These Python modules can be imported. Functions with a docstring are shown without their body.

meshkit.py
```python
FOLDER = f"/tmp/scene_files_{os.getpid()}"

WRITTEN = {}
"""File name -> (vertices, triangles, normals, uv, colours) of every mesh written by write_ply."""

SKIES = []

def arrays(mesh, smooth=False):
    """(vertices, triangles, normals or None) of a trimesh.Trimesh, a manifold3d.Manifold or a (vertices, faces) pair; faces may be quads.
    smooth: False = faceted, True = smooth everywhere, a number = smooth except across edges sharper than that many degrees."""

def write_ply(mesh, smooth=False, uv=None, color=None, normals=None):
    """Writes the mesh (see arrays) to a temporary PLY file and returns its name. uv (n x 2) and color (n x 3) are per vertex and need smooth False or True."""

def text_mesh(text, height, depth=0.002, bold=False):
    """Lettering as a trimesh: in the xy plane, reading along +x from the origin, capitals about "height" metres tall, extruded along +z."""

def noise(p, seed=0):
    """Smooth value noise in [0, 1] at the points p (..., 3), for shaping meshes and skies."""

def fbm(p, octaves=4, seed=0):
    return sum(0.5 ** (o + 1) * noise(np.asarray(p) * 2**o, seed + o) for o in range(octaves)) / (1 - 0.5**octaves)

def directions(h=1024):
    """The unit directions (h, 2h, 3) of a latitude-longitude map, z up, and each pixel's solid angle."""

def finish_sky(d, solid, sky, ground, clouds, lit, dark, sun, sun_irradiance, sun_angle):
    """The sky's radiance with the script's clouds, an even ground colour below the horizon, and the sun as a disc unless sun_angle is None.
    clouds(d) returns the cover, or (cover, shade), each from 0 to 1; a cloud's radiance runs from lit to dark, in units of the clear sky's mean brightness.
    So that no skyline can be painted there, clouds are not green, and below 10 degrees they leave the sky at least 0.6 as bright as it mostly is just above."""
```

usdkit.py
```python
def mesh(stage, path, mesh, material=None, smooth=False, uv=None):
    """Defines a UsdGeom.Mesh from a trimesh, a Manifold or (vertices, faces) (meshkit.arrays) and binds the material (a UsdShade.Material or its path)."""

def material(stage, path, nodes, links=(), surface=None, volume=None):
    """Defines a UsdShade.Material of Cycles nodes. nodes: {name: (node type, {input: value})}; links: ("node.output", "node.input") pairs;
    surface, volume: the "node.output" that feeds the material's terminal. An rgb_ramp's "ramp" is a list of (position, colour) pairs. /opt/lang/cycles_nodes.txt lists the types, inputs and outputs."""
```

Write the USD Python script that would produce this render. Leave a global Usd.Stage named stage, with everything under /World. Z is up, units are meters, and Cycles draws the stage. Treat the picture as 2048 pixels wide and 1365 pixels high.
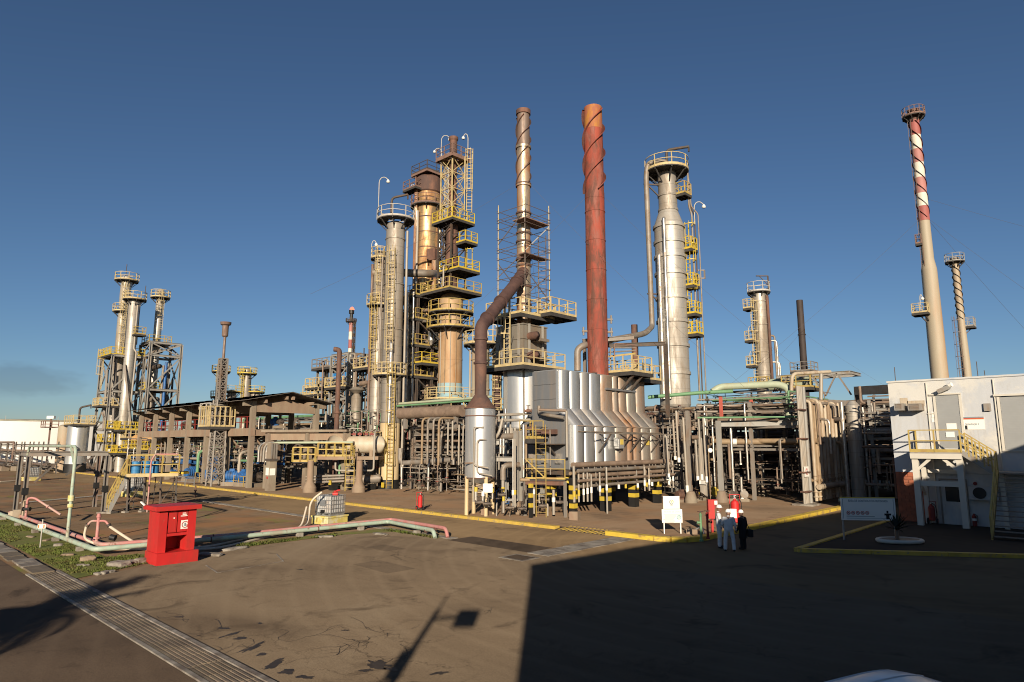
import math, random
import numpy as np
import trimesh, manifold3d
import meshkit, usdkit
from pxr import Usd, UsdGeom, UsdLux, UsdShade, Gf, Sdf, Vt

stage = Usd.Stage.CreateInMemory()
UsdGeom.SetStageUpAxis(stage, UsdGeom.Tokens.z)
UsdGeom.SetStageMetersPerUnit(stage, 1.0)
world = UsdGeom.Xform.Define(stage, '/World')
stage.SetDefaultPrim(world.GetPrim())
UsdGeom.Scope.Define(stage, '/World/Looks')

# ------------------------------------------------------------------ camera, sun, sky, exposure
EYE, HEAD = 4.4, math.radians(43.3)            # eye height (m); heading from +Y towards -X
PITCH = math.atan(202.5 / 1307.0)              # looking slightly up
cam = UsdGeom.Camera.Define(stage, '/World/camera')
cam.AddTranslateOp().Set(Gf.Vec3d(0, 0, EYE))
cam.AddRotateZOp().Set(math.degrees(HEAD))
cam.AddRotateXOp().Set(90 + math.degrees(PITCH))
cam.CreateHorizontalApertureAttr(36.0)
cam.CreateVerticalApertureAttr(36.0 * 682 / 1024)
cam.CreateFocalLengthAttr(36.0 * 1307 / 2048)
cam.CreateClippingRangeAttr(Gf.Vec2f(0.1, 20000))
cam.CreateExposureAttr(0.45)

SUN_EL = math.radians(16.3)
SH = HEAD - math.radians(3.0)                  # heading in which shadows fall
SHX, SHY = -math.sin(SH), math.cos(SH)
sun = UsdLux.DistantLight.Define(stage, '/World/sun')
sun.AddRotateZOp().Set(math.degrees(SH))
sun.AddRotateXOp().Set(90 - math.degrees(SUN_EL))
sun.CreateIntensityAttr(1.25)
sun.CreateNormalizeAttr(True)
sun.CreateAngleAttr(0.5)
sun.CreateColorAttr(Gf.Vec3f(1.0, 0.865, 0.69))

def L(name, nodes, links, surface=None, volume=None):
    return usdkit.material(stage, '/World/Looks/' + name, nodes, links, surface=surface, volume=volume)

# one small smoke coloured cloud low on the left
CL_B = HEAD + math.atan(1010 / 1322.0)
CL_D = (-math.sin(CL_B), math.cos(CL_B), 0.0); CL_U = (math.cos(CL_B), math.sin(CL_B), 0.0); CL_Z = 0.073
sky = UsdLux.DomeLight.Define(stage, '/World/sky')
skym = L('sky_air', {
    'sky': ('sky_texture', {'sky_type': 'single_scattering', 'sun_disc': False, 'sun_elevation': SUN_EL,
                            'sun_rotation': math.atan2(-SHX, -SHY), 'altitude': 0.0, 'air_density': 0.88,
                            'aerosol_density': 0.22, 'ozone_density': 4.3}),
    'tc': ('texture_coordinate', {}), 'du': ('vector_math', {'math_type': 'dot_product', 'vector2': CL_U}),
    'dv': ('vector_math', {'math_type': 'dot_product', 'vector2': (0, 0, 1.0)}), 'df': ('vector_math', {'math_type': 'dot_product', 'vector2': CL_D}),
    'u': ('map_range', {'from_min': -0.075, 'from_max': 0.075, 'to_min': -1.0, 'to_max': 1.0, 'clamp': False}),
    'v': ('map_range', {'from_min': CL_Z - 0.023, 'from_max': CL_Z + 0.023, 'to_min': -1.0, 'to_max': 1.0, 'clamp': False}),
    'uv': ('combine_xyz', {}), 'len': ('vector_math', {'math_type': 'length'}), 'cm': ('mapping', {'scale': (14.0, 14.0, 40.0)}),
    'cn': ('noise_texture', {'scale': 1.0, 'detail': 5.0, 'roughness': 0.6}), 'ca': ('math', {'math_type': 'multiply_add', 'value2': 1.5}),
    'cr': ('map_range', {'from_min': 1.75, 'from_max': 1.25, 'to_min': 0.0, 'to_max': 0.45, 'clamp': True}),
    'ff': ('math', {'math_type': 'greater_than', 'value2': 0.5}), 'fm': ('math', {'math_type': 'multiply'}),
    'cx': ('mix_color', {'use_clamp': False}), 'dk': ('mix_color', {'blend_type': 'multiply', 'fac': 1.0, 'b': (0.62, 0.56, 0.56), 'use_clamp': False}),
    'bg': ('background_shader', {'strength': 0.055})},
    [('tc.generated', 'du.vector1'), ('tc.generated', 'dv.vector1'), ('tc.generated', 'df.vector1'), ('du.value', 'u.value'), ('dv.value', 'v.value'),
     ('u.result', 'uv.x'), ('v.result', 'uv.y'), ('uv.vector', 'len.vector1'), ('tc.generated', 'cm.vector'), ('cm.vector', 'cn.vector'), ('cn.fac', 'ca.value1'), ('len.value', 'ca.value3'),
     ('ca.value', 'cr.value'), ('df.value', 'ff.value1'), ('ff.value', 'fm.value1'), ('cr.result', 'fm.value2'), ('fm.value', 'cx.fac'),
     ('sky.color', 'cx.a'), ('sky.color', 'dk.a'), ('dk.result', 'cx.b'), ('cx.result', 'bg.color')], surface='bg.background')
UsdShade.MaterialBindingAPI.Apply(sky.GetPrim()).Bind(skym)
sky.GetPrim().SetCustomDataByKey('kind', 'structure')

FWD = np.array([-math.sin(HEAD), math.cos(HEAD), 0.0])
RGT = np.array([math.cos(HEAD), math.sin(HEAD), 0.0])
def V(px, py, dist):
    """Survey: the point sighted at (px, py) of the photograph, dist metres ahead of the eye."""
    dx, up = px - 1024.0, 682.5 - py
    f = 1307 * math.cos(PITCH) - up * math.sin(PITCH)
    u = 1307 * math.sin(PITCH) + up * math.cos(PITCH)
    return FWD * dist + RGT * (dx / f * dist) + np.array([0, 0, EYE + u / f * dist])
def G(px, py, z=0.0):
    up = 682.5 - py
    f = 1307 * math.cos(PITCH) - up * math.sin(PITCH)
    u = 1307 * math.sin(PITCH) + up * math.cos(PITCH)
    return V(px, py, (z - EYE) / (u / f))
def hz(py, dist):
    return float(V(1024, py, dist)[2])
def dist_of(p):
    return float(np.dot(FWD[:2], np.asarray(p)[:2]))

# ------------------------------------------------------------------ mesh collecting
class MB:
    """Collects shapes; each vertex carries its own normal so that edges stay crisp and tubes smooth."""
    def __init__(s):
        s.v, s.n, s.f, s.k = [], [], [], 0
    def add(s, v, n, f):
        s.v.append(np.asarray(v, float)); s.n.append(np.asarray(n, float)); s.f.append(np.asarray(f, int) + s.k)
        s.k += len(v)
        return s
    def mesh(s, tm, smooth=False):
        if smooth is False:
            v = np.asarray(tm.vertices)[np.asarray(tm.faces).ravel()]
            t = v.reshape(-1, 3, 3)
            n = np.cross(t[:, 1] - t[:, 0], t[:, 2] - t[:, 0])
            n /= np.maximum(np.linalg.norm(n, axis=1, keepdims=True), 1e-12)
            return s.add(v, np.repeat(n, 3, 0), np.arange(len(v)).reshape(-1, 3))
        v, f, n = meshkit.arrays(tm, smooth)
        return s.add(v, n, f)
    def frame_box(s, c, ax, half):
        """box with centre c, axes ax (3 unit rows), half sizes"""
        v, n, f = [], [], []; ax = np.asarray(ax, float)
        hand = np.linalg.det(ax) > 0
        for i in range(3):
            j, k = (i + 1) % 3, (i + 2) % 3
            for sg in (1, -1):
                o = len(v)
                for a, b in ((1, 1), (-1, 1), (-1, -1), (1, -1)):
                    v.append(c + sg * half[i] * ax[i] + a * half[j] * ax[j] + b * half[k] * ax[k])
                    n.append(sg * ax[i])
                f += [(o, o + 1, o + 2), (o, o + 2, o + 3)] if (sg > 0) == hand else [(o, o + 2, o + 1), (o, o + 3, o + 2)]
        return s.add(v, n, f)
    def box(s, x0, x1, y0, y1, z0, z1):
        c = np.array([(x0 + x1) / 2, (y0 + y1) / 2, (z0 + z1) / 2])
        return s.frame_box(c, np.eye(3), (abs(x1 - x0) / 2, abs(y1 - y0) / 2, abs(z1 - z0) / 2))
    def boxr(s, c, sx, sy, sz, rot):
        """box standing on c, turned by rot about z"""
        ca, sa = math.cos(rot), math.sin(rot)
        ax = np.array([[ca, sa, 0], [-sa, ca, 0], [0, 0, 1.0]])
        return s.frame_box(np.array([c[0], c[1], c[2] + sz / 2]), ax, (sx / 2, sy / 2, sz / 2))
    def bar(s, p, q, w, h=None):
        p, q = np.asarray(p, float), np.asarray(q, float)
        d = q - p; ln = np.linalg.norm(d)
        if ln < 1e-6: return s
        d = d / ln
        u = np.cross([0, 0, 1.0], d)
        u = np.array([1.0, 0, 0]) if np.linalg.norm(u) < 1e-3 else u / np.linalg.norm(u)
        w2 = np.cross(d, u)
        return s.frame_box((p + q) / 2, np.array([d, u, w2]), (ln / 2, w / 2, (h or w) / 2))
    def ibeam(s, p, q, w, h=None):
        """rolled H section between p and q"""
        h = h or w
        p, q = np.asarray(p, float), np.asarray(q, float)
        d = (q - p) / np.linalg.norm(q - p)
        u = np.cross([0, 0, 1.0], d)
        u = np.array([1.0, 0, 0]) if np.linalg.norm(u) < 1e-3 else u / np.linalg.norm(u)
        w2 = np.cross(d, u); t = 0.1 * h; ax = np.array([d, u, w2]); ln = np.linalg.norm(q - p) / 2; c = (p + q) / 2
        s.frame_box(c + w2 * (h / 2 - t / 2), ax, (ln, w / 2, t / 2))
        s.frame_box(c - w2 * (h / 2 - t / 2), ax, (ln, w / 2, t / 2))
        return s.frame_box(c, ax, (ln, t / 2, h / 2 - t))
    def tube(s, pts, r, n=10, caps=True):
        pts = [np.asarray(p, float) for p in pts]
        pts = [p for i, p in enumerate(pts) if i == 0 or np.linalg.norm(p - pts[i - 1]) > 1e-6]
        if len(pts) < 2: return s
        P = np.array(pts); m = len(P)
        rr = np.broadcast_to(np.asarray(r, float), (m,))
        t = np.zeros_like(P); t[0] = P[1] - P[0]; t[-1] = P[-1] - P[-2]
        for i in range(1, m - 1):
            a = P[i] - P[i - 1]; b = P[i + 1] - P[i]
            t[i] = a / np.linalg.norm(a) + b / np.linalg.norm(b)
            if np.linalg.norm(t[i]) < 1e-6: t[i] = b
        t /= np.linalg.norm(t, axis=1, keepdims=True)
        u = np.cross(t[0], [0, 0, 1.0])
        if np.linalg.norm(u) < 1e-3: u = np.array([1.0, 0, 0])
        u /= np.linalg.norm(u)
        ang = np.arange(n) / n * 2 * math.pi + math.pi / n
        v, nn = [], []
        for i in range(m):
            u = u - np.dot(u, t[i]) * t[i]; u /= max(np.linalg.norm(u), 1e-9)
            w = np.cross(t[i], u)
            ring = np.cos(ang)[:, None] * u + np.sin(ang)[:, None] * w
            v.append(P[i] + ring * rr[i]); nn.append(ring)
        f = []
        for i in range(m - 1):
            for k in range(n):
                a, b = i * n + k, i * n + (k + 1) % n
                f += [(a, b, b + n), (a, b + n, a + n)]
        s.add(np.vstack(v), np.vstack(nn), f)
        if caps:
            for i, sg in ((0, -1), (m - 1, 1)):
                c = [(0, k, k + 1) if sg > 0 else (0, k + 1, k) for k in range(1, n - 1)]
                s.add(v[i], np.repeat((sg * t[i])[None], n, 0), c)
        return s
    def lathe(s, base, prof, n=32, a0=0.0, a1=2 * math.pi):
        """turned body about the vertical through base; prof = [(z, r), ...]; sharp where the profile bends"""
        full = abs(a1 - a0 - 2 * math.pi) < 1e-6
        ang = np.linspace(a0, a1, n + 1)
        c, sn = np.cos(ang), np.sin(ang)
        bx, by = base[0], base[1]
        for (za, ra), (zb, rb) in zip(prof[:-1], prof[1:]):
            if abs(za - zb) < 1e-9 and abs(ra - rb) < 1e-9: continue
            dz, dr = zb - za, rb - ra; ln = math.hypot(dz, dr)
            nz, nr = -dr / ln, dz / ln
            va = np.stack([bx + ra * c, by + ra * sn, np.full(n + 1, za)], 1)
            vb = np.stack([bx + rb * c, by + rb * sn, np.full(n + 1, zb)], 1)
            nn = np.stack([nr * c, nr * sn, np.full(n + 1, nz)], 1)
            f = []
            for k in range(n):
                f += [(k, k + 1, k + n + 2), (k, k + n + 2, k + n + 1)]
            s.add(np.vstack([va, vb]), np.vstack([nn, nn]), f)
        return s
    def poly(s, pts, z0, z1):
        """upright prism over a convex or simple plan polygon"""
        from shapely.geometry import Polygon
        m = trimesh.creation.extrude_polygon(Polygon([p[:2] for p in pts]), z1 - z0, engine='earcut')
        m.apply_translation([0, 0, z0])
        return s.mesh(m)

def fillet(pts, rad, seg=4):
    """polyline with rounded corners"""
    P = [np.asarray(p, float) for p in pts]; out = [P[0]]
    for i in range(1, len(P) - 1):
        a, b = P[i - 1] - P[i], P[i + 1] - P[i]
        la, lb = np.linalg.norm(a), np.linalg.norm(b)
        a, b = a / la, b / lb
        r = min(rad, la * 0.49, lb * 0.49)
        A, B = P[i] + a * r, P[i] + b * r
        for k in range(seg + 1):
            t = k / seg
            out.append((1 - t) ** 2 * A + 2 * t * (1 - t) * P[i] + t * t * B)
    out.append(P[-1])
    return out

taken = {}
def numbered(parent, name):
    k = taken.get((parent, name), 0); taken[(parent, name)] = k + 1
    return f'{parent}/{name}' if k == 0 else f'{parent}/{name}_{k:03d}'

def put(path, mb, material, loc=(0, 0, 0)):
    v = np.vstack(mb.v) - np.asarray(loc, float); n = np.vstack(mb.n); f = np.vstack(mb.f)
    m = UsdGeom.Mesh.Define(stage, path)
    m.CreatePointsAttr(Vt.Vec3fArray.FromNumpy(np.ascontiguousarray(v, np.float32)))
    m.CreateFaceVertexCountsAttr(Vt.IntArray.FromNumpy(np.full(len(f), 3, np.int32)))
    m.CreateFaceVertexIndicesAttr(Vt.IntArray.FromNumpy(np.ascontiguousarray(f.ravel(), np.int32)))
    m.CreateSubdivisionSchemeAttr('none')
    m.CreateNormalsAttr(Vt.Vec3fArray.FromNumpy(np.ascontiguousarray(n, np.float32)))
    m.SetNormalsInterpolation('vertex')
    UsdShade.MaterialBindingAPI.Apply(m.GetPrim()).Bind(material)
    return m.GetPrim()

def keys(p, label=None, cat=None, group=None, kind=None):
    for k, x in (('label', label), ('category', cat), ('group', group), ('kind', kind)):
        if x: p.SetCustomDataByKey(k, x)
    return p

class T:
    """A thing: an Xform at its base; part() adds a mesh of its own under it (or under one of its parts)."""
    def __init__(s, name, label, cat, loc, rot=0.0, group=None, local=False, kind=None):
        s.path = numbered('/World', name); s.loc = (0, 0, 0) if local else tuple(map(float, loc))
        x = UsdGeom.Xform.Define(stage, s.path)
        x.AddTranslateOp().Set(Gf.Vec3d(*map(float, loc)))
        if rot: x.AddRotateZOp().Set(math.degrees(rot))
        s.prim = keys(x.GetPrim(), label, cat, group, kind)
    def part(s, mb, name, material, parent=None, label=None, kind=None):
        if not mb.v: return s.path
        path = numbered(parent or s.path, name)
        p = put(path, mb, material, s.loc)
        if label: p.SetCustomDataByKey('label', label)
        if kind: p.SetCustomDataByKey('kind', kind)
        return path

def one(name, mb, material, label=None, cat=None, group=None, kind=None):
    """a thing or a piece of the setting that is a single mesh"""
    path = numbered('/World', name)
    return keys(put(path, mb, material), label, cat, group, kind)

def copy_of(src, label, loc, rot=0.0, group=None):
    """another of the same thing: references the first one's parts"""
    base = src.path.split('/')[-1].rstrip('0123456789').rstrip('_')
    path = numbered('/World', base)
    p = stage.DefinePrim(path, 'Xform')
    p.GetReferences().AddInternalReference(src.path)
    x = UsdGeom.Xform(p); x.ClearXformOpOrder()
    x.AddTranslateOp(UsdGeom.XformOp.PrecisionDouble).Set(Gf.Vec3d(*map(float, loc)))
    x.AddRotateZOp().Set(math.degrees(rot))
    p.SetInstanceable(True)
    return keys(p, label, src.prim.GetCustomDataByKey('category'), group)

# ------------------------------------------------------------------ materials
def M(name, col, rough=0.6, metal=0.0, var=0.15, vscale=1.5, dirt=None, dscale=1.0, dlo=0.5, dhi=0.7, streak=1.0,
      dirt2=None, d2scale=3.0, d2lo=0.55, d2hi=0.75, d2streak=1.0, bump=0.0, bscale=30.0, spec=0.4, seam=0.0, rdirt=0.85, seamw=0.06, seamdark=0.55):
    """painted, rusty or clad surface: base tone with fine variation, up to two kinds of stain, optional cladding seams"""
    col = np.array(col, float)
    nodes = {'g': ('geometry', {}),
             'm0': ('mapping', {'scale': (vscale, vscale, vscale * streak)}),
             'n0': ('noise_texture', {'scale': 1.0, 'detail': 6.0, 'roughness': 0.65}),
             'r0': ('rgb_ramp', {'ramp': [(0.34, tuple(col * (1 - var))), (0.5, tuple(col)), (0.66, tuple(np.minimum(col * (1 + var), 0.95)))]}),
             'p': ('principled_bsdf', {'roughness': rough, 'metallic': metal, 'specular_ior_level': spec})}
    links = [('g.position', 'm0.vector'), ('m0.vector', 'n0.vector'), ('n0.fac', 'r0.fac')]
    last = 'r0.color'; rfac = None
    for i, (d, sc, lo, hi, st) in enumerate(((dirt, dscale, dlo, dhi, streak), (dirt2, d2scale, d2lo, d2hi, d2streak))):
        if d is None: continue
        a = f'd{i}'
        nodes[a + 'm'] = ('mapping', {'scale': (sc, sc, sc * st), 'location': (3.7 * (i + 1), 1.3, 7.1)})
        nodes[a + 'n'] = ('noise_texture', {'scale': 1.0, 'detail': 7.0, 'roughness': 0.7, 'distortion': 0.3})
        nodes[a + 'r'] = ('map_range', {'from_min': lo - 0.06, 'from_max': hi - 0.1, 'to_min': 0.0, 'to_max': 1.0, 'clamp': True})
        nodes[a + 'x'] = ('mix_color', {'b': tuple(d)})
        links += [('g.position', a + 'm.vector'), (a + 'm.vector', a + 'n.vector'), (a + 'n.fac', a + 'r.value'),
                  (a + 'r.result', a + 'x.fac'), (last, a + 'x.a')]
        last = a + 'x.result'
        rfac = a + 'r.result'
        if metal > 0.3 and i == 0:
            nodes['mm'] = ('map_range', {'from_min': 0.0, 'from_max': 1.0, 'to_min': metal, 'to_max': 0.1})
            nodes['mr'] = ('map_range', {'from_min': 0.0, 'from_max': 1.0, 'to_min': rough, 'to_max': rdirt})
            links += [(rfac, 'mm.value'), ('mm.result', 'p.metallic'), (rfac, 'mr.value'), ('mr.result', 'p.roughness')]
    if seam:
        nodes['sx'] = ('separate_xyz', {}); nodes['sd'] = ('math', {'math_type': 'divide', 'value2': seam})
        nodes['sf'] = ('math', {'math_type': 'fraction'}); nodes['sl'] = ('math', {'math_type': 'less_than', 'value2': seamw})
        nodes['sm'] = ('math', {'math_type': 'multiply', 'value2': seamdark})
        nodes['sc'] = ('mix_color', {'blend_type': 'mix', 'b': tuple(col * 0.35)})
        links += [('g.position', 'sx.vector'), ('sx.z', 'sd.value1'), ('sd.value', 'sf.value1'), ('sf.value', 'sl.value1'),
                  ('sl.value', 'sm.value1'), ('sm.value', 'sc.fac'), (last, 'sc.a')]
        last = 'sc.result'
    if bump:
        nodes['bn'] = ('noise_texture', {'scale': bscale, 'detail': 4.0}); nodes['b'] = ('bump', {'strength': bump, 'distance': 0.02})
        links += [('g.position', 'bn.vector'), ('bn.fac', 'b.height'), ('b.normal', 'p.normal')]
    links.append((last, 'p.base_color'))
    return L(name, nodes, links, surface='p.BSDF')

RUST = (0.16, 0.065, 0.03)
m_alu = M('aluminium_cladding', (0.46, 0.43, 0.375), 0.48, 0.5, 0.14, 0.9, dirt=(0.20, 0.15, 0.10), dscale=0.7, dlo=0.5, dhi=0.8, streak=0.15, seam=0.9, seamdark=0.35)
m_alu2 = M('weathered_cladding', (0.36, 0.32, 0.265), 0.5, 0.45, 0.2, 0.8, dirt=(0.20, 0.15, 0.10), dscale=0.7, dlo=0.5, dhi=0.75, streak=0.2, seam=0.9, seamdark=0.4)
m_gold = M('browned_cladding', (0.56, 0.36, 0.17), 0.36, 0.8, 0.22, 0.8, dirt=(0.25, 0.11, 0.04), dscale=0.6, dlo=0.5, dhi=0.72, streak=0.2, seam=0.85, seamdark=0.6)
m_alupaint = M('aluminium_paint', (0.58, 0.575, 0.555), 0.40, 0.7, 0.1, 1.2, dirt=(0.30, 0.22, 0.14), dscale=0.9, dlo=0.56, dhi=0.86, streak=0.1, bump=0.25, bscale=1.6)
m_alurust = M('rusted_aluminium_paint', (0.48, 0.43, 0.36), 0.45, 0.6, 0.1, 0.8, dirt=(0.29, 0.13, 0.05), dscale=0.6, dlo=0.48, dhi=0.76, streak=0.22, dirt2=(0.30, 0.22, 0.14), d2scale=1.6, d2lo=0.56, d2hi=0.85, d2streak=0.12, bump=0.25, bscale=1.6)
m_panel = M('grey_casing_paint', (0.165, 0.168, 0.172), 0.5, 0.2, 0.1, 0.6, dirt=(0.25, 0.2, 0.15), dscale=0.6, dlo=0.58, dhi=0.85, streak=0.15)
m_casing = M('brown_grey_casing', (0.22, 0.20, 0.165), 0.55, 0.2, 0.12, 0.6, dirt=(0.22, 0.15, 0.09), dscale=0.7, dlo=0.5, dhi=0.8, streak=0.12)
m_tan = M('tan_heater_shell', (0.40, 0.265, 0.145), 0.6, 0.1, 0.12, 0.4, dirt=(0.30, 0.145, 0.055), dscale=0.35, dlo=0.5, dhi=0.85, streak=0.35, dirt2=(0.42, 0.33, 0.23), d2scale=0.5, d2lo=0.55, d2hi=0.9, d2streak=0.3)
m_cream = M('cream_skirt_paint', (0.56, 0.43, 0.25), 0.6, 0.0, 0.1, 0.8, dirt=(0.4, 0.27, 0.13), dscale=0.8, dlo=0.55, dhi=0.85, streak=0.15)
m_blueband = M('faded_blue_paint', (0.22, 0.36, 0.40), 0.6, 0.0, 0.12, 1.0, dirt=(0.35, 0.3, 0.2), dscale=1.0, dlo=0.55, dhi=0.8, streak=0.2)
m_rust = M('rusted_steel', (0.17, 0.085, 0.055), 0.8, 0.1, 0.3, 1.2, dirt=(0.09, 0.055, 0.045), dscale=0.9, dlo=0.45, dhi=0.7, streak=0.4)
m_duct = M('dark_rusted_duct', (0.080, 0.044, 0.037), 0.75, 0.1, 0.2, 1.2, dirt=(0.12, 0.066, 0.05), dscale=1.1, dlo=0.5, dhi=0.75, bump=0.15, bscale=6)
m_redstack = M('red_oxide_paint', (0.27, 0.053, 0.030), 0.75, 0.0, 0.2, 0.9, dirt=(0.115, 0.046, 0.03), dscale=1.2, dlo=0.5, dhi=0.68, streak=0.25, dirt2=(0.25, 0.085, 0.06), d2scale=1.4, d2lo=0.56, d2hi=0.7, d2streak=0.25)
m_orange = M('orange_scale', (0.36, 0.15, 0.025), 0.75, 0.0, 0.2, 1.2, dirt=(0.3, 0.10, 0.05), dscale=1.1, dlo=0.5, dhi=0.65, streak=0.3)
m_stackmetal = M('heat_tinted_stack', (0.52, 0.42, 0.29), 0.38, 0.8, 0.15, 0.8, dirt=(0.26, 0.12, 0.06), dscale=0.8, dlo=0.47, dhi=0.66, streak=0.3)
m_stackdark = M('sooty_stack', (0.24, 0.19, 0.155), 0.5, 0.6, 0.2, 0.8, dirt=(0.16, 0.09, 0.06), dscale=0.8, dlo=0.45, dhi=0.7, streak=0.25)
m_yellow = M('yellow_rail_paint', (0.41, 0.30, 0.085), 0.55, 0.0, 0.1, 2.0, dirt=(0.35, 0.22, 0.08), dscale=2.0, dlo=0.55, dhi=0.75)
m_brightyellow = M('bright_yellow_paint', (0.50, 0.36, 0.04), 0.5, 0.0, 0.08, 2.0)
m_paleyellow = M('faded_yellow_rail', (0.50, 0.39, 0.19), 0.6, 0.0, 0.1, 2.0, dirt=(0.35, 0.25, 0.14), dscale=2.0, dlo=0.55, dhi=0.8)
m_white = M('white_rail_paint', (0.42, 0.385, 0.33), 0.6, 0.0, 0.1, 2.0)
m_rustrail = M('rusted_rail', (0.20, 0.12, 0.09), 0.8, 0.0, 0.2, 2.0)
m_deck = M('dark_grating', (0.055, 0.05, 0.045), 0.8, 0.2, 0.2, 3.0)
m_steel = M('grey_steelwork', (0.22, 0.195, 0.165), 0.65, 0.1, 0.12, 1.0, dirt=(0.20, 0.13, 0.085), dscale=1.2, dlo=0.55, dhi=0.8, streak=0.3)
m_palesteel = M('pale_grey_steelwork', (0.285, 0.27, 0.24), 0.6, 0.1, 0.1, 1.0, dirt=(0.25, 0.18, 0.12), dscale=1.2, dlo=0.58, dhi=0.8, streak=0.3)
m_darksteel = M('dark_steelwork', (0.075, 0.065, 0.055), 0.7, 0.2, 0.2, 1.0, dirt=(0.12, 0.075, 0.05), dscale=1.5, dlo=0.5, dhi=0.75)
m_pipe = M('grey_pipe_lagging', (0.235, 0.205, 0.17), 0.55, 0.2, 0.15, 1.0, dirt=(0.2, 0.14, 0.09), dscale=1.3, dlo=0.5, dhi=0.75)
m_pipealu = M('bright_pipe_cladding', (0.50, 0.47, 0.42), 0.36, 0.8, 0.12, 2.0, dirt=(0.3, 0.22, 0.15), dscale=1.5, dlo=0.55, dhi=0.8)
m_pipebrown = M('brown_pipe', (0.20, 0.14, 0.10), 0.7, 0.1, 0.2, 1.0, dirt=(0.28, 0.2, 0.14), dscale=1.0, dlo=0.5, dhi=0.75)
m_pipetan = M('tan_pipe', (0.29, 0.205, 0.12), 0.65, 0.0, 0.15, 1.0, dirt=(0.22, 0.14, 0.08), dscale=1.0, dlo=0.5, dhi=0.75)
m_pipecream = M('cream_pipe', (0.42, 0.35, 0.255), 0.6, 0.0, 0.12, 1.5, dirt=(0.3, 0.2, 0.12), dscale=1.8, dlo=0.52, dhi=0.75, streak=0.3)
m_pipewhite = M('pale_pipe', (0.31, 0.275, 0.225), 0.5, 0.1, 0.1, 1.5, dirt=(0.32, 0.24, 0.16), dscale=1.6, dlo=0.55, dhi=0.8, streak=0.3)
m_green = M('green_pipe_paint', (0.13, 0.26, 0.13), 0.55, 0.0, 0.12, 1.0)
m_mint = M('mint_pipe_paint', (0.34, 0.42, 0.325), 0.55, 0.0, 0.1, 2.0, dirt=(0.34, 0.32, 0.235), dscale=1.2, dlo=0.52, dhi=0.7, dirt2=(0.2, 0.13, 0.08), d2scale=4, d2lo=0.66, d2hi=0.75)
m_pink = M('pink_pipe_paint', (0.46, 0.19, 0.17), 0.55, 0.0, 0.1, 2.0, dirt=(0.42, 0.28, 0.23), dscale=1.4, dlo=0.52, dhi=0.7, dirt2=(0.25, 0.12, 0.09), d2scale=4, d2lo=0.66, d2hi=0.75)
m_palegreen = M('pale_green_pipe', (0.36, 0.40, 0.28), 0.55, 0.0, 0.08, 1.0, dirt=(0.36, 0.33, 0.22), dscale=1.0, dlo=0.55, dhi=0.8)
m_red = M('fire_red_paint', (0.50, 0.022, 0.02), 0.5, 0.0, 0.08, 1.5, dirt=(0.34, 0.035, 0.025), dscale=1.6, dlo=0.52, dhi=0.8, streak=0.4, dirt2=(0.30, 0.14, 0.10), d2scale=5.0, d2lo=0.68, d2hi=0.86)
m_redrust = M('red_post_paint', (0.42, 0.10, 0.07), 0.6, 0.0, 0.15, 2.0)
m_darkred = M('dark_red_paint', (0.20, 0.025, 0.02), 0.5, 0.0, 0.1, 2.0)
m_blue = M('blue_machine_paint', (0.03, 0.12, 0.32), 0.45, 0.0, 0.15, 2.0, dirt=(0.05, 0.06, 0.08), dscale=2.0, dlo=0.55, dhi=0.8)
m_brightblue = M('bright_blue_panel', (0.02, 0.17, 0.42), 0.5, 0.0, 0.05, 1.0)
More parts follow.
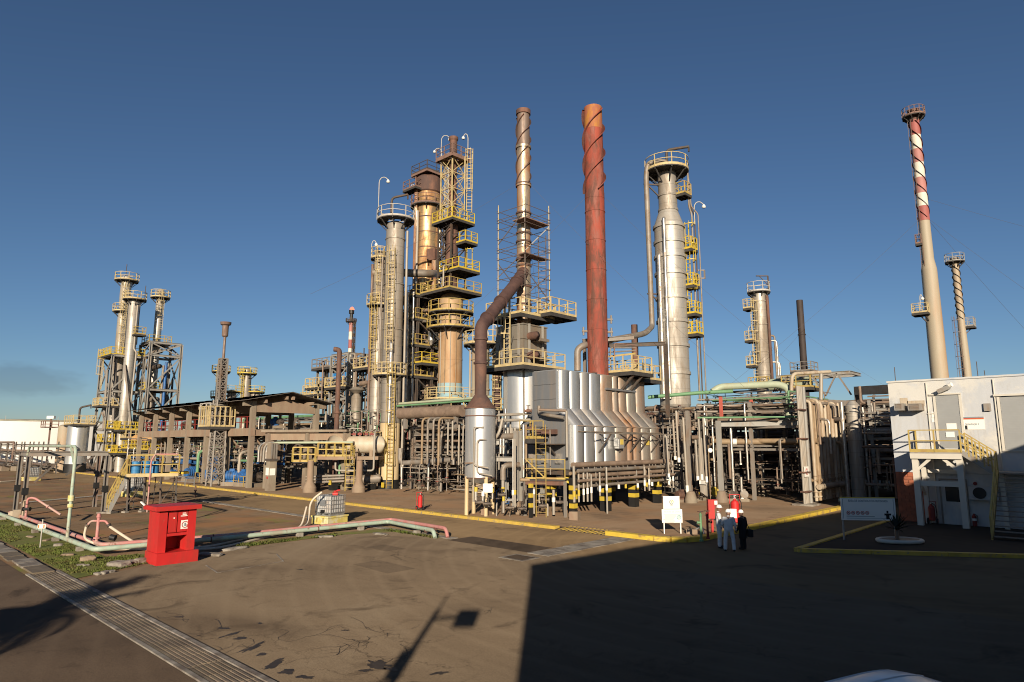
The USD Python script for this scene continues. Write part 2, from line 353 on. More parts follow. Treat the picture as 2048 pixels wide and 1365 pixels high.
m_machine = M('grimy_machine', (0.15, 0.115, 0.085), 0.6, 0.3, 0.25, 2.0, dirt=(0.05, 0.04, 0.035), dscale=2.0, dlo=0.45, dhi=0.7)
m_black = M('black_paint', (0.018, 0.017, 0.016), 0.5, 0.0, 0.2, 2.0)
m_rubber = M('black_rubber', (0.02, 0.02, 0.02), 0.8, 0.0, 0.2, 2.0)
m_concrete = M('weathered_concrete', (0.255, 0.21, 0.15), 0.85, 0.0, 0.14, 0.9, dirt=(0.2, 0.14, 0.1), dscale=0.8, dlo=0.5, dhi=0.78, streak=0.4, bump=0.3, bscale=14)
m_concpink = M('reddish_concrete', (0.27, 0.20, 0.135), 0.85, 0.0, 0.14, 0.9, dirt=(0.24, 0.15, 0.1), dscale=0.8, dlo=0.5, dhi=0.78, streak=0.4, bump=0.3, bscale=14)
m_slab = M('pale_concrete_slab', (0.30, 0.265, 0.215), 0.9, 0.0, 0.18, 1.2, dirt=(0.14, 0.11, 0.085), dscale=1.6, dlo=0.5, dhi=0.72, bump=0.4, bscale=12)
m_roof = M('dark_sheet_roof', (0.10, 0.085, 0.07), 0.8, 0.0, 0.2, 0.8, dirt=(0.19, 0.16, 0.13), dscale=0.8, dlo=0.5, dhi=0.75)
m_tank = M('white_tank_paint', (0.76, 0.73, 0.66), 0.6, 0.0, 0.04, 0.15, dirt=(0.5, 0.45, 0.36), dscale=0.12, dlo=0.62, dhi=0.8, streak=0.2)
m_grime = M('roof_grime', (0.34, 0.32, 0.24), 0.8, 0.0, 0.2, 0.4)
m_wall = M('white_render', (0.46, 0.47, 0.475), 0.8, 0.0, 0.05, 0.7, dirt=(0.36, 0.32, 0.26), dscale=1.1, dlo=0.56, dhi=0.85, streak=0.12, dirt2=(0.55, 0.53, 0.48), d2scale=0.5, d2lo=0.55, d2hi=0.7, bump=0.15, bscale=8)
m_frame = M('white_frame_paint', (0.55, 0.51, 0.43), 0.6, 0.0, 0.04, 2.0)
m_shutter = M('grey_shutter', (0.30, 0.30, 0.285), 0.5, 0.2, 0.05, 1.0)
m_brickred = M('red_brick_wall', (0.36, 0.11, 0.055), 0.85, 0.0, 0.18, 2.0, dirt=(0.25, 0.09, 0.05), dscale=3.0, dlo=0.5, dhi=0.75)
m_kerb = M('kerb_yellow', (0.52, 0.35, 0.06), 0.8, 0.0, 0.14, 1.5, dirt=(0.30, 0.20, 0.10), dscale=2.2, dlo=0.6, dhi=0.8, dirt2=(0.24, 0.20, 0.15), d2scale=6.0, d2lo=0.62, d2hi=0.72, bump=0.2, bscale=20)
m_palletyellow = M('spill_pallet_plastic', (0.56, 0.45, 0.12), 0.55, 0.0, 0.1, 2.0, dirt=(0.6, 0.55, 0.35), dscale=2.5, dlo=0.52, dhi=0.68)
m_ibc = M('tote_plastic', (0.46, 0.46, 0.44), 0.4, 0.0, 0.06, 1.5, dirt=(0.36, 0.30, 0.25), dscale=1.4, dlo=0.5, dhi=0.75)
m_galv = M('galvanised_steel', (0.45, 0.45, 0.44), 0.4, 0.7, 0.1, 3.0)
m_hose = M('cream_fire_hose', (0.56, 0.47, 0.36), 0.8, 0.0, 0.1, 3.0)
m_signwhite = M('sign_white', (0.78, 0.75, 0.67), 0.5, 0.0, 0.02, 1.0)
m_signgrey = M('sign_print_grey', (0.22, 0.25, 0.26), 0.6, 0.0, 0.05, 3.0)
m_teal = M('sign_print_teal', (0.22, 0.42, 0.44), 0.6, 0.0, 0.05, 3.0)
m_signred = M('sign_print_red', (0.42, 0.06, 0.05), 0.6, 0.0, 0.05, 3.0)
m_signyellow = M('sign_print_yellow', (0.55, 0.40, 0.08), 0.6, 0.0, 0.05, 3.0)
m_orangeprint = M('sign_print_orange', (0.62, 0.17, 0.04), 0.6, 0.0, 0.05, 3.0)
m_coverall = M('pale_coverall_cloth', (0.58, 0.585, 0.58), 0.9, 0.0, 0.1, 6.0, bump=0.5, bscale=14)
m_darkcloth = M('black_coat_cloth', (0.012, 0.012, 0.013), 0.95, 0.0, 0.2, 6.0)
m_skin = M('skin', (0.20, 0.11, 0.075), 0.55, 0.0, 0.06, 8.0)
m_helmet = M('white_helmet_shell', (0.80, 0.78, 0.72), 0.35, 0.0, 0.02, 2.0)
m_vessel = M('cream_white_vessel', (0.46, 0.40, 0.30), 0.5, 0.0, 0.08, 1.0, dirt=(0.42, 0.30, 0.18), dscale=1.0, dlo=0.52, dhi=0.8, streak=0.3)
m_orangevessel = M('orange_vessel', (0.56, 0.33, 0.13), 0.55, 0.0, 0.12, 1.0, dirt=(0.38, 0.17, 0.06), dscale=1.0, dlo=0.5, dhi=0.75)
m_flarered = M('band_red_paint', (0.31, 0.095, 0.08), 0.65, 0.0, 0.12, 0.6)
m_flarepink = M('faded_band_red', (0.37, 0.16, 0.135), 0.65, 0.0, 0.12, 0.6)
m_flarewhite = M('band_white_paint', (0.58, 0.54, 0.44), 0.6, 0.0, 0.1, 0.6)
m_stackgrey = M('pale_stack_paint', (0.35, 0.295, 0.21), 0.6, 0.0, 0.08, 0.5, dirt=(0.36, 0.22, 0.12), dscale=0.4, dlo=0.5, dhi=0.75, streak=0.12)
m_glass = M('dark_window', (0.02, 0.022, 0.025), 0.15, 0.0, 0.1, 1.0)
m_wire = M('guy_wire', (0.10, 0.09, 0.085), 0.6, 0.3, 0.1, 1.0)
m_carwhite = M('white_car_paint', (0.66, 0.66, 0.66), 0.25, 0.0, 0.02, 1.0)
m_plaster = M('grey_building_plaster', (0.45, 0.42, 0.37), 0.85, 0.0, 0.08, 0.5)
m_blackstack = M('black_stack', (0.045, 0.033, 0.029), 0.7, 0.1, 0.2, 0.8)
m_scaf = M('scaffold_tube', (0.17, 0.13, 0.105), 0.6, 0.3, 0.2, 2.0)
m_leaf = L('dark_leaf', {'d': ('principled_bsdf', {'base_color': (0.035, 0.055, 0.02), 'roughness': 0.6}), 't': ('translucent_bsdf', {'color': (0.04, 0.07, 0.02)}),
                         'x': ('mix_closure', {'fac': 0.25})}, [('d.BSDF', 'x.closure1'), ('t.BSDF', 'x.closure2')], surface='x.closure')

# ------------------------------------------------------------------ ground
def ground_mat(name, base, patch, dark, crack=0.0, red=None, grass=False, tint=0.0):
    base, patch, dark = 0.42 * np.array(base), 0.42 * np.array(patch), 0.42 * np.array(dark); red = None if red is None else 0.42 * np.array(red)
    nodes = {'g': ('geometry', {}),
             'big': ('noise_texture', {'scale': 0.16, 'detail': 5.0, 'roughness': 0.6, 'distortion': 0.6}),
             'rb': ('rgb_ramp', {'ramp': [(0.36, tuple(dark)), (0.46, tuple(base * .94)), (0.56, tuple(base * 1.06)), (0.66, tuple(patch))]}),
             'fine': ('noise_texture', {'scale': 22.0, 'detail': 5.0, 'roughness': 0.75}),
             'rf': ('map_range', {'from_min': 0.3, 'from_max': 0.7, 'to_min': 0.78, 'to_max': 1.2}),
             'mul': ('mix_color', {'blend_type': 'multiply', 'fac': 1.0, 'use_clamp': False}),
             'cc': ('combine_color', {}),
             'stm': ('mapping', {'rotation': (0, 0, 0.9), 'scale': (0.12, 1.1, 1.0)}),
             'stn': ('noise_texture', {'scale': 1.0, 'detail': 4.0, 'roughness': 0.6, 'distortion': 0.4}),
             'str': ('map_range', {'from_min': 0.42, 'from_max': 0.72, 'to_min': 0.0, 'to_max': 0.3, 'clamp': True}),
             'stx': ('mix_color', {'b': tuple(patch * 1.12)}),
             'sn': ('noise_texture', {'scale': 0.55, 'detail': 6.0, 'roughness': 0.7, 'distortion': 0.8}),
             'sr': ('map_range', {'from_min': 0.56, 'from_max': 0.68, 'to_min': 0.0, 'to_max': 0.75, 'clamp': True}),
             'sx': ('mix_color', {'b': tuple(dark * 0.6)}),
             'p': ('principled_bsdf', {'roughness': 0.9, 'specular_ior_level': 0.15, 'diffuse_roughness': 1.0}), 'ag': ('voronoi_texture', {'scale': 45.0, 'randomness': 1.0}), 'agr': ('map_range', {'from_min': 0.0, 'from_max': 0.7, 'to_min': 1.12, 'to_max': 0.8}), 'agc': ('combine_color', {}), 'agm': ('mix_color', {'blend_type': 'multiply', 'fac': 1.0, 'use_clamp': False}), 'rgm': ('mapping', {'location': (9.0, -30.0, 0.0)}), 'rgw': ('wave_texture', {'wave_type': 'rings', 'rings_direction': 'z', 'scale': 0.35, 'distortion': 3.0, 'detail': 4.0, 'detail_scale': 0.35}), 'rgr': ('map_range', {'from_min': 0.72, 'from_max': 1.0, 'to_min': 0.0, 'to_max': 0.22, 'clamp': True}), 'rgx': ('mix_color', {'b': tuple(patch * 1.18)}),
             'b': ('bump', {'strength': 0.5, 'distance': 0.01})}
    links = [('g.position', 'big.vector'), ('big.fac', 'rb.fac'), ('g.position', 'fine.vector'), ('fine.fac', 'rf.value'),
             ('rf.result', 'cc.r'), ('rf.result', 'cc.g'), ('rf.result', 'cc.b'), ('rb.color', 'mul.a'), ('cc.color', 'mul.b'),
             ('g.position', 'stm.vector'), ('stm.vector', 'stn.vector'), ('stn.fac', 'str.value'), ('str.result', 'stx.fac'), ('mul.result', 'stx.a'),
             ('g.position', 'rgm.vector'), ('rgm.vector', 'rgw.vector'), ('rgw.fac', 'rgr.value'), ('rgr.result', 'rgx.fac'), ('stx.result', 'rgx.a'), ('g.position', 'ag.vector'), ('ag.distance', 'agr.value'), ('agr.result', 'agc.r'), ('agr.result', 'agc.g'), ('agr.result', 'agc.b'), ('rgx.result', 'agm.a'), ('agc.color', 'agm.b'),
             ('g.position', 'sn.vector'), ('sn.fac', 'sr.value'), ('sr.result', 'sx.fac'), ('agm.result', 'sx.a'),
             ('fine.fac', 'b.height'), ('b.normal', 'p.normal')]
    last = 'sx.result'
    if red is not None:
        nodes['rn'] = ('noise_texture', {'scale': 0.3, 'detail': 4.0}); nodes['rr'] = ('map_range', {'from_min': 0.46, 'from_max': 0.64, 'to_min': 0.0, 'to_max': 0.75, 'clamp': True})
        nodes['rx'] = ('mix_color', {'b': tuple(red)}); nodes['rm'] = ('mapping', {'location': (9.0, 4.0, 0)})
        links += [('g.position', 'rm.vector'), ('rm.vector', 'rn.vector'), ('rn.fac', 'rr.value'), ('rr.result', 'rx.fac'), (last, 'rx.a')]
        last = 'rx.result'
    if grass:
        nodes['gm'] = ('mapping', {'location': (2.0, 17.0, 0), 'scale': (0.5, 1.3, 1)})
        nodes['gn'] = ('noise_texture', {'scale': 0.42, 'detail': 7.0, 'roughness': 0.75})
        nodes['gr'] = ('map_range', {'from_min': 0.56, 'from_max': 0.68, 'to_min': 0.0, 'to_max': 0.8, 'clamp': True})
        nodes['gx'] = ('mix_color', {'b': (0.075, 0.09, 0.018)})
        links += [('g.position', 'gm.vector'), ('gm.vector', 'gn.vector'), ('gn.fac', 'gr.value'), ('gr.result', 'gx.fac'), (last, 'gx.a')]
        last = 'gx.result'
    if crack:
        nodes.update({'wn': ('noise_texture', {'scale': 0.9, 'detail': 5.0, 'roughness': 0.7}),
                      'wa': ('vector_math', {'math_type': 'multiply_add', 'vector2': (1.7, 1.7, 0.0)}),
                      'vo': ('voronoi_texture', {'feature': 'distance_to_edge', 'scale': 0.5}),
                      'vl': ('map_range', {'from_min': 0.003, 'from_max': 0.016, 'to_min': 1.0, 'to_max': 0.0, 'clamp': True}),
                      'cn': ('noise_texture', {'scale': 0.2, 'detail': 3.0}),
                      'cr': ('map_range', {'from_min': 0.5, 'from_max': 0.64, 'to_min': 0.0, 'to_max': crack, 'clamp': True}),
                      'cm': ('math', {'math_type': 'multiply'}), 'cx': ('mix_color', {'b': tuple(dark * 0.28)})})
        links += [('g.position', 'wn.vector'), ('wn.color', 'wa.vector1'), ('g.position', 'wa.vector3'), ('wa.vector', 'vo.vector'),
                  ('vo.distance', 'vl.value'), ('g.position', 'cn.vector'), ('cn.fac', 'cr.value'), ('vl.result', 'cm.value1'), ('cr.result', 'cm.value2'),
                  ('cm.value', 'cx.fac'), (last, 'cx.a')]
        last = 'cx.result'
    links.append((last, 'p.base_color'))
    return L(name, nodes, links, surface='p.BSDF')

m_dirt = ground_mat('yard_earth', (0.25, 0.168, 0.10), (0.31, 0.22, 0.145), (0.165, 0.112, 0.068), red=(0.33, 0.17, 0.08), grass=True)
m_asph = ground_mat('worn_asphalt', (0.27, 0.20, 0.132), (0.315, 0.24, 0.162), (0.19, 0.138, 0.092), crack=0.55)
m_road = ground_mat('dusty_road', (0.31, 0.212, 0.118), (0.355, 0.248, 0.14), (0.215, 0.146, 0.084), crack=0.2)
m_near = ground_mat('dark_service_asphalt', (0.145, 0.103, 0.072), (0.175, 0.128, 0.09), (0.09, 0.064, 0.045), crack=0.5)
m_pad = ground_mat('stained_pad_concrete', (0.33, 0.225, 0.143), (0.38, 0.265, 0.172), (0.215, 0.145, 0.094), crack=0.15, red=(0.33, 0.195, 0.11))
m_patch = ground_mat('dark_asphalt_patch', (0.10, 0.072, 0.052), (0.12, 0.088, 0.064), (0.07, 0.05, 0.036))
m_soil = ground_mat('verge_soil', (0.17, 0.19, 0.05), (0.22, 0.17, 0.09), (0.12, 0.15, 0.035), grass=True)
m_grass = M('verge_grass', (0.15, 0.19, 0.035), 0.8, 0.0, 0.35, 1.3, dirt=(0.15, 0.13, 0.04), dscale=1.2, dlo=0.5, dhi=0.7)

def sheet(name, pts, z, mat, kind='structure'):
    return one(name, MB().poly(pts, z - 0.003, z), mat, kind=kind)

g = MB()
xs = np.concatenate([[-3000, -1000, -400], np.arange(-200, 201, 50), [400, 1000, 3000]])
for i in range(len(xs) - 1):
    for j in range(len(xs) - 1):
        g.add([(xs[i], xs[j], 0), (xs[i + 1], xs[j], 0), (xs[i + 1], xs[j + 1], 0), (xs[i], xs[j + 1], 0)], [(0, 0, 1)] * 4, [(0, 1, 2), (0, 2, 3)])
one('ground', g, m_dirt, kind='structure')
FORE = [(-25.3, 6.42), (40, 6.42), (40, 20.6), (-28.3, 20.6), (-27.9, 14), (-27.0, 10.7), (-26.5, 9.0)]
fore = sheet('forecourt', FORE, 0.008, m_asph).GetPath().pathString
sheet('road', [(-220, 21.1), (40, 21.1), (40, 26.55), (-220, 26.55)], 0.008, m_road)
sheet('road', [(-28.3, 20.6), (40, 20.6), (40, 21.1), (-28.3, 21.1)], 0.008, m_asph)
sheet('road', [(-14.55, 26.55), (40, 26.55), (40, 90), (-14.55, 90)], 0.008, m_road)
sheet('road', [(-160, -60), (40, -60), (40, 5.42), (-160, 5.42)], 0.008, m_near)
# the process pad and its yellow kerb
PADZ = 0.12
sheet('pavement', [(-220, 26.95), (-22.0, 26.95), (-22.0, 26.96), (-18.9, 26.96), (-16.0, 26.96), (-15.35, 27.3), (-15.0, 27.9), (-14.95, 29.0), (-14.95, 95), (-220, 95)], PADZ, m_pad)
kb = MB(); 
xk = np.arange(-140, -22.0, 2.0)
rk = np.random.default_rng(4)
for a in xk:
    b = min(a + 1.985, -22.02); o = rk.uniform(-0.012, 0.012); h = 0.165 + rk.uniform(-0.008, 0.008)
    kb.box(a, b, 26.56 + o, 26.94, 0.0, h)
kerb = one('kerb', kb, m_kerb, kind='structure')
kb = MB()
path = [(-18.9, 26.75), (-16.3, 26.75), (-15.6, 26.93), (-15.1, 27.35), (-14.83, 28.0), (-14.75, 29.0)] + [(-14.75, y) for y in np.arange(31, 51, 2.0)]
for a, b in zip(path[:-1], path[1:]):
    kb.bar((*a, 0.095), (*b, 0.095), 0.4, 0.21)
one('kerb', kb, m_brightyellow if False else M('fresh_kerb_yellow', (0.60, 0.42, 0.05), 0.75, 0.0, 0.1, 1.5, dirt=(0.3, 0.2, 0.08), dscale=2.0, dlo=0.58, dhi=0.75), kind='structure')
rp = MB()
for i in range(12):
    x = -21.75 + i * 0.245
    rp.bar((x, 26.6, 0.045), (x + 0.18, 27.4, 0.135), 0.11, 0.02)
rampbed = one('ramp', MB().add([(-22.0, 26.5, 0.012), (-18.9, 26.5, 0.012), (-18.9, 27.45, 0.124), (-22.0, 27.45, 0.124)], [(0, -0.1, 0.99)] * 4, [(0, 1, 2), (0, 2, 3)]), m_patch, kind='structure')
for i in range(12):
    x = -21.8 + i * 0.25
    put(numbered(rampbed.GetPath().pathString, 'ramp_stripe'), MB().bar((x, 26.56, 0.028), (x + 0.16, 27.42, 0.132), 0.10, 0.02), m_kerb)
# the island before the white building
isl = [(-10.45, 27.95), (-3.5, 32.5), (9, 40.5), (9, 42.2), (-10.4, 42.2)]
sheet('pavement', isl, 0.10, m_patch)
for a, b in ((isl[4], isl[0]), (isl[0], isl[1]), (isl[1], isl[2])):
    d = np.array(b) - np.array(a); n_ = max(1, int(np.linalg.norm(d) / 2.2)); kb = MB()
    for i in range(n_):
        kb.bar((*(np.array(a) + d * (i + 0.005) / n_), 0.07), (*(np.array(a) + d * (i + 0.995) / n_), 0.07), 0.26, 0.16)
    one('kerb', kb, m_kerb, kind='structure')
# concrete strips, dark patch, inspection cover, faint chalked bay
rs = np.random.default_rng(11)
st = MB(); x = -52.0
while x < -23.4:
    l = rs.uniform(1.4, 2.6)
    st.box(x, min(x + l - 0.03, -23.3), 20.62 + rs.uniform(-.03, .03), 21.08, 0.0, 0.02 + rs.uniform(0, .01)); x += l
one('pavement', st, m_slab, kind='structure')
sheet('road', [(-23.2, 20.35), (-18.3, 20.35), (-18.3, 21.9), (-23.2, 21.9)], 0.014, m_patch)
st = MB(); y = 20.2
while y < 26.0:
    l = rs.uniform(0.9, 1.5)
    st.box(-18.2 + rs.uniform(-.03, .03), -17.05 + rs.uniform(-.04, .04), y, min(y + l - 0.02, 26.3), 0.0, 0.025); y += l
one('pavement', st, m_slab, kind='structure')
t = T('inspection_cover', 'square dark inspection cover with pale rim beside the light concrete strip', 'manhole cover', (-17.7, 19.2, 0))
t.part(MB().box(-18.35, -17.1, 18.7, 19.75, 0.004, 0.02), 'rim', m_slab)
t.part(MB().box(-18.2, -17.25, 18.85, 19.6, 0.0, 0.03), 'lid', m_patch)
ch = MB()
for a, b in (((-24.9, 10.3), (-23.2, 10.0)), ((-23.2, 10.0), (-23.6, 12.6)), ((-23.6, 12.6), (-25.3, 13.2))):
    ch.bar((*a, 0.0125), (*b, 0.0125), 0.05, 0.006)
one('road_marking', ch, m_slab, kind='structure')

# drain along the service road: concrete edges, ribbed covers, then broken slabs further on
dr = one('drain', MB().box(-27.6, 10, 5.44, 5.54, -0.05, 0.035).box(-27.6, 10, 6.28, 6.40, -0.05, 0.035), m_slab, kind='structure')
drp = dr.GetPath().pathString
m_cover = M('drain_cover_concrete', (0.23, 0.18, 0.12), 0.85, 0.0, 0.18, 3.0, dirt=(0.16, 0.125, 0.09), dscale=1.6, dlo=0.48, dhi=0.7)
m_cover2 = M('drain_cover_dirty', (0.185, 0.145, 0.095), 0.85, 0.0, 0.18, 3.0, dirt=(0.13, 0.10, 0.07), dscale=1.6, dlo=0.45, dhi=0.7)
for i in range(44):
    x = -27.5 + i * 0.75; c = MB(); dz = rs.uniform(-.006, .006)
    c.box(x + .006, x + .744, 5.55, 6.27, -0.03, 0.012 + dz)
    for k in range(7):
        y0 = 5.575 + k * 0.1
        c.box(x + .02, x + .73, y0, y0 + 0.055, 0.012 + dz, 0.026 + dz)
    put(numbered(drp, 'cover_panel'), c, m_cover if (i * 7) % 3 else m_cover2)
x = -62.0
while x < -27.8:
    l = rs.uniform(0.9, 1.7); c = MB()
    c.boxr((x + l / 2, 5.9 + rs.uniform(-.05, .05), -0.04), l - 0.06, 0.62, 0.09 + rs.uniform(0, .03), rs.uniform(-.03, .03))
    put(numbered(drp, 'kerb_slab'), c, m_slab if rs.random() < .6 else m_cover2); x += l

# grass verge
VERGE = [(-80, 6.42), (-25.6, 6.44), (-26.8, 8.7), (-27.2, 10.2), (-29.0, 10.3), (-29.4, 8.35), (-80, 8.25)]
sheet('ground', VERGE, 0.016, m_soil)
sheet('ground', [(-28.9, 13.0), (-28.0, 13.0), (-28.2, 18.0), (-27.2, 20.4), (-23.9, 20.35), (-24.2, 20.9), (-28.6, 20.7), (-29.0, 18)], 0.016, m_soil)
def tufts(n, inside, seed, hmin=0.03, hmax=0.09):
    r = np.random.default_rng(seed); q = np.array([inside(r) for _ in range(n)])
    q = q[meshkit.fbm(np.stack([q[:, 0] * .55, q[:, 1] * .9, np.full(len(q), seed)], 1), 3) > 0.42]
    q = np.repeat(q, 4, 0) + r.normal(0, .04, (len(q) * 4, 2)); m = len(q)
    a, h, l = r.uniform(0, 6.28, m), r.uniform(hmin, hmax, m), r.uniform(.02, .07, m); w = .011; z = np.full(m, .014)
    c, sn = np.cos(a), np.sin(a)
    V_ = np.stack([np.stack([q[:, 0] - w * sn, q[:, 1] + w * c, z], 1), np.stack([q[:, 0] + w * sn, q[:, 1] - w * c, z], 1), np.stack([q[:, 0] + l * c, q[:, 1] + l * sn, h], 1)], 1).reshape(-1, 3)
    N_ = np.tile(np.array([[-FWD[0] * .5, -FWD[1] * .5, .85]]), (m * 3, 1))
    return MB().add(V_, N_, np.arange(m * 3).reshape(-1, 3))
def in_verge(r):
    x = r.uniform(-52, -25.8) if r.random() < .7 else r.uniform(-34, -25.8)
    return x, r.uniform(6.5, 8.2 if x < -29.3 else min(10.2, 6.5 + (-25.8 - x) * 2.2 + .2))
gmb = tufts(9000, in_verge, 3)
g2 = tufts(1500, lambda r: (lambda y: (r.uniform(-28.8, -28.05) if y < 18 else r.uniform(-28.4, -24.2), y if y < 18 else r.uniform(20.3, 20.75)))(r.uniform(13, 21)), 5, .04, .12)
gmb.add(np.vstack(g2.v), np.vstack(g2.n), np.vstack(g2.f))
one('grass', gmb, m_grass, 'short green grass along the drain and beside the pipes', 'grass', kind='stuff')

# wet stains and open cracks in the old asphalt
m_stain = M('oily_wet_stain', (0.05, 0.037, 0.026), 0.6, 0.0, 0.3, 3.0)
def blob(name, parent, c, ra, rb, rot, seed, z=0.0125, mat=None):
    r = np.random.default_rng(seed); n = 64; th = np.linspace(0, 2 * math.pi, n, endpoint=False)
    k = 0.1 + 1.7 * meshkit.fbm(np.stack([np.cos(th) * 2.2 + seed, np.sin(th) * 2.2, th * 0], 1), 4, seed)
    x, y = ra * k * np.cos(th), rb * k * np.sin(th); ca, sa = math.cos(rot), math.sin(rot)
    P = np.stack([c[0] + ca * x - sa * y, c[1] + sa * x + ca * y, np.full(n, z)], 1)
    put(numbered(parent, name), MB().add(np.vstack([P, [[c[0], c[1], z]]]), [(0, 0, 1)] * (n + 1), [(n, i, (i + 1) % n) for i in range(n)]), mat or m_stain)
for k, (px, py, ra, rb, rot) in enumerate(((445, 1258, .16, .09, .3), (462, 1270, .3, .08, 1.9), (480, 1278, .12, .1, 1.0), (505, 1296, .35, .1, 2.0), (522, 1310, .14, .1, 2.0), (550, 1328, .4, .12, 2.1), (575, 1345, .2, .12, .6), (610, 1356, .16, .1, .6), (755, 1332, .3, .2, .2), (782, 1340, .14, .1, .4), (735, 1342, .12, .08, 1.), (880, 1348, .2, .07, 1.2), (975, 1085, .2, .08, .5), (600, 1140, .2, .05, .3), (520, 1248, .08, .05, 0), (690, 1262, .1, .05, .5), (360, 1235, .12, .06, 1.))):
    blob('stain', fore, G(px, py)[:2], ra, rb, rot, 40 + k)
def crack(c, a, ln, seed, depth=0):
    r = np.random.default_rng(seed); P = [np.array(c, float)]; n = int(ln / .16)
    for _ in range(n): a += r.normal(0, .38); P.append(P[-1] + .16 * np.array([math.cos(a), math.sin(a)]))
    V_, F_ = [], []
    for i, p in enumerate(P):
        d = P[min(i + 1, n)] - P[max(i - 1, 0)]; d /= max(np.linalg.norm(d), 1e-9); w = .009 * (1 - .8 * i / n) * r.uniform(.5, 1.5)
        V_ += [(p[0] - d[1] * w, p[1] + d[0] * w, .0115), (p[0] + d[1] * w, p[1] - d[0] * w, .0115)]
        if i: o = 2 * i; F_ += [(o - 2, o - 1, o + 1), (o - 2, o + 1, o)]
    put(numbered(fore, 'crack'), MB().add(V_, [(0, 0, 1)] * len(V_), F_), m_stain)
    if depth < 2:
        for k in range(2): i = r.integers(n // 4, n); crack(P[i], a + r.choice([-1, 1]) * r.uniform(.6, 1.2), ln * .45, seed * 7 + k + 1, depth + 1)
for k, (px, py, a, ln) in enumerate(((430, 1240, .2, 3.0), (470, 1280, 1.2, 2.6), (560, 1260, .3, 3.4), (640, 1270, .9, 2.2), (700, 1235, .4, 2.4), (520, 1340, .9, 1.8), (800, 1290, .2, 1.8), (330, 1225, .1, 2.0), (880, 1240, 1.0, 1.6))):
    crack(G(px, py)[:2], a, ln, 300 + k)

# repair patches and old seams
m_repair = ground_mat('repair_asphalt', (0.20, 0.148, 0.10), (0.23, 0.172, 0.118), (0.15, 0.11, 0.075))
near_road = '/World/road_003'
for par, pts, z in ((near_road, [(-27.6, 4.5), (-26.2, 4.45), (-26.2, 3.7), (-27.6, 3.75)], .0105), (near_road, [(-30.4, 4.9), (-29.0, 4.85), (-29.0, 4.4), (-30.4, 4.45)], .0105), (fore, [(-21.2, 15.2), (-18.9, 15.1), (-18.9, 13.9), (-21.2, 14.05)], .0105), (fore, [(-24.2, 17.6), (-22.6, 17.55), (-22.7, 16.6), (-24.2, 16.65)], .0105)):
    put(numbered(par, 'patch'), MB().poly(pts, z - .002, z), m_repair)
for k, (pa, pb) in enumerate((((-26.8, 12.4), (-12.0, 13.1)), ((-20.4, 6.6), (-19.6, 20.2)), ((-27.5, 16.3), (-17.0, 17.2)))):
    r = np.random.default_rng(70 + k); n = 60; V_, F_ = [], []
    for i in range(n + 1):
        p = np.array(pa) + (np.array(pb) - np.array(pa)) * i / n + r.normal(0, .012, 2); d = np.array(pb) - np.array(pa); d /= np.linalg.norm(d); w = .009 * r.uniform(.3, 1.5)
        V_ += [(p[0] - d[1] * w, p[1] + d[0] * w, .0112), (p[0] + d[1] * w, p[1] - d[0] * w, .0112)]
        if i: o = 2 * i; F_ += [(o - 2, o - 1, o + 1), (o - 2, o + 1, o)]
    put(numbered(fore, 'seam'), MB().add(V_, [(0, 0, 1)] * len(V_), F_), m_repair)

# ------------------------------------------------------------------ plant kit
VIEW = math.atan2(-FWD[1], -FWD[0])            # plan angle that points back at the eye
def pol(c, r, rel, z=None):
    a = VIEW + math.radians(rel)
    p = [c[0] + r * math.cos(a), c[1] + r * math.sin(a)]
    return np.array(p + [z]) if z is not None else np.array(p)

def rail(mb, pts, h=1.05, step=1.25, w=0.05, closed=False, kick=0.16, post_w=None):
    P = [np.asarray(p, float) for p in pts]
    if closed: P = P + [P[0]]
    up = np.array([0, 0, 1.0])
    for a, b in zip(P[:-1], P[1:]):
        ln = np.linalg.norm(b - a)
        if ln < 1e-3: continue
        for q in (h, h * 0.52): mb.bar(a + up * q, b + up * q, w)
        if kick: mb.bar(a + up * kick / 2, b + up * kick / 2, 0.02, kick)
        k = max(1, int(round(ln / step)))
        for i in range(k): 
            p = a + (b - a) * i / k
            mb.bar(p, p + up * h, post_w or w * 1.25)
    mb.bar(P[-1], P[-1] + up * h, post_w or w * 1.25)
    return mb

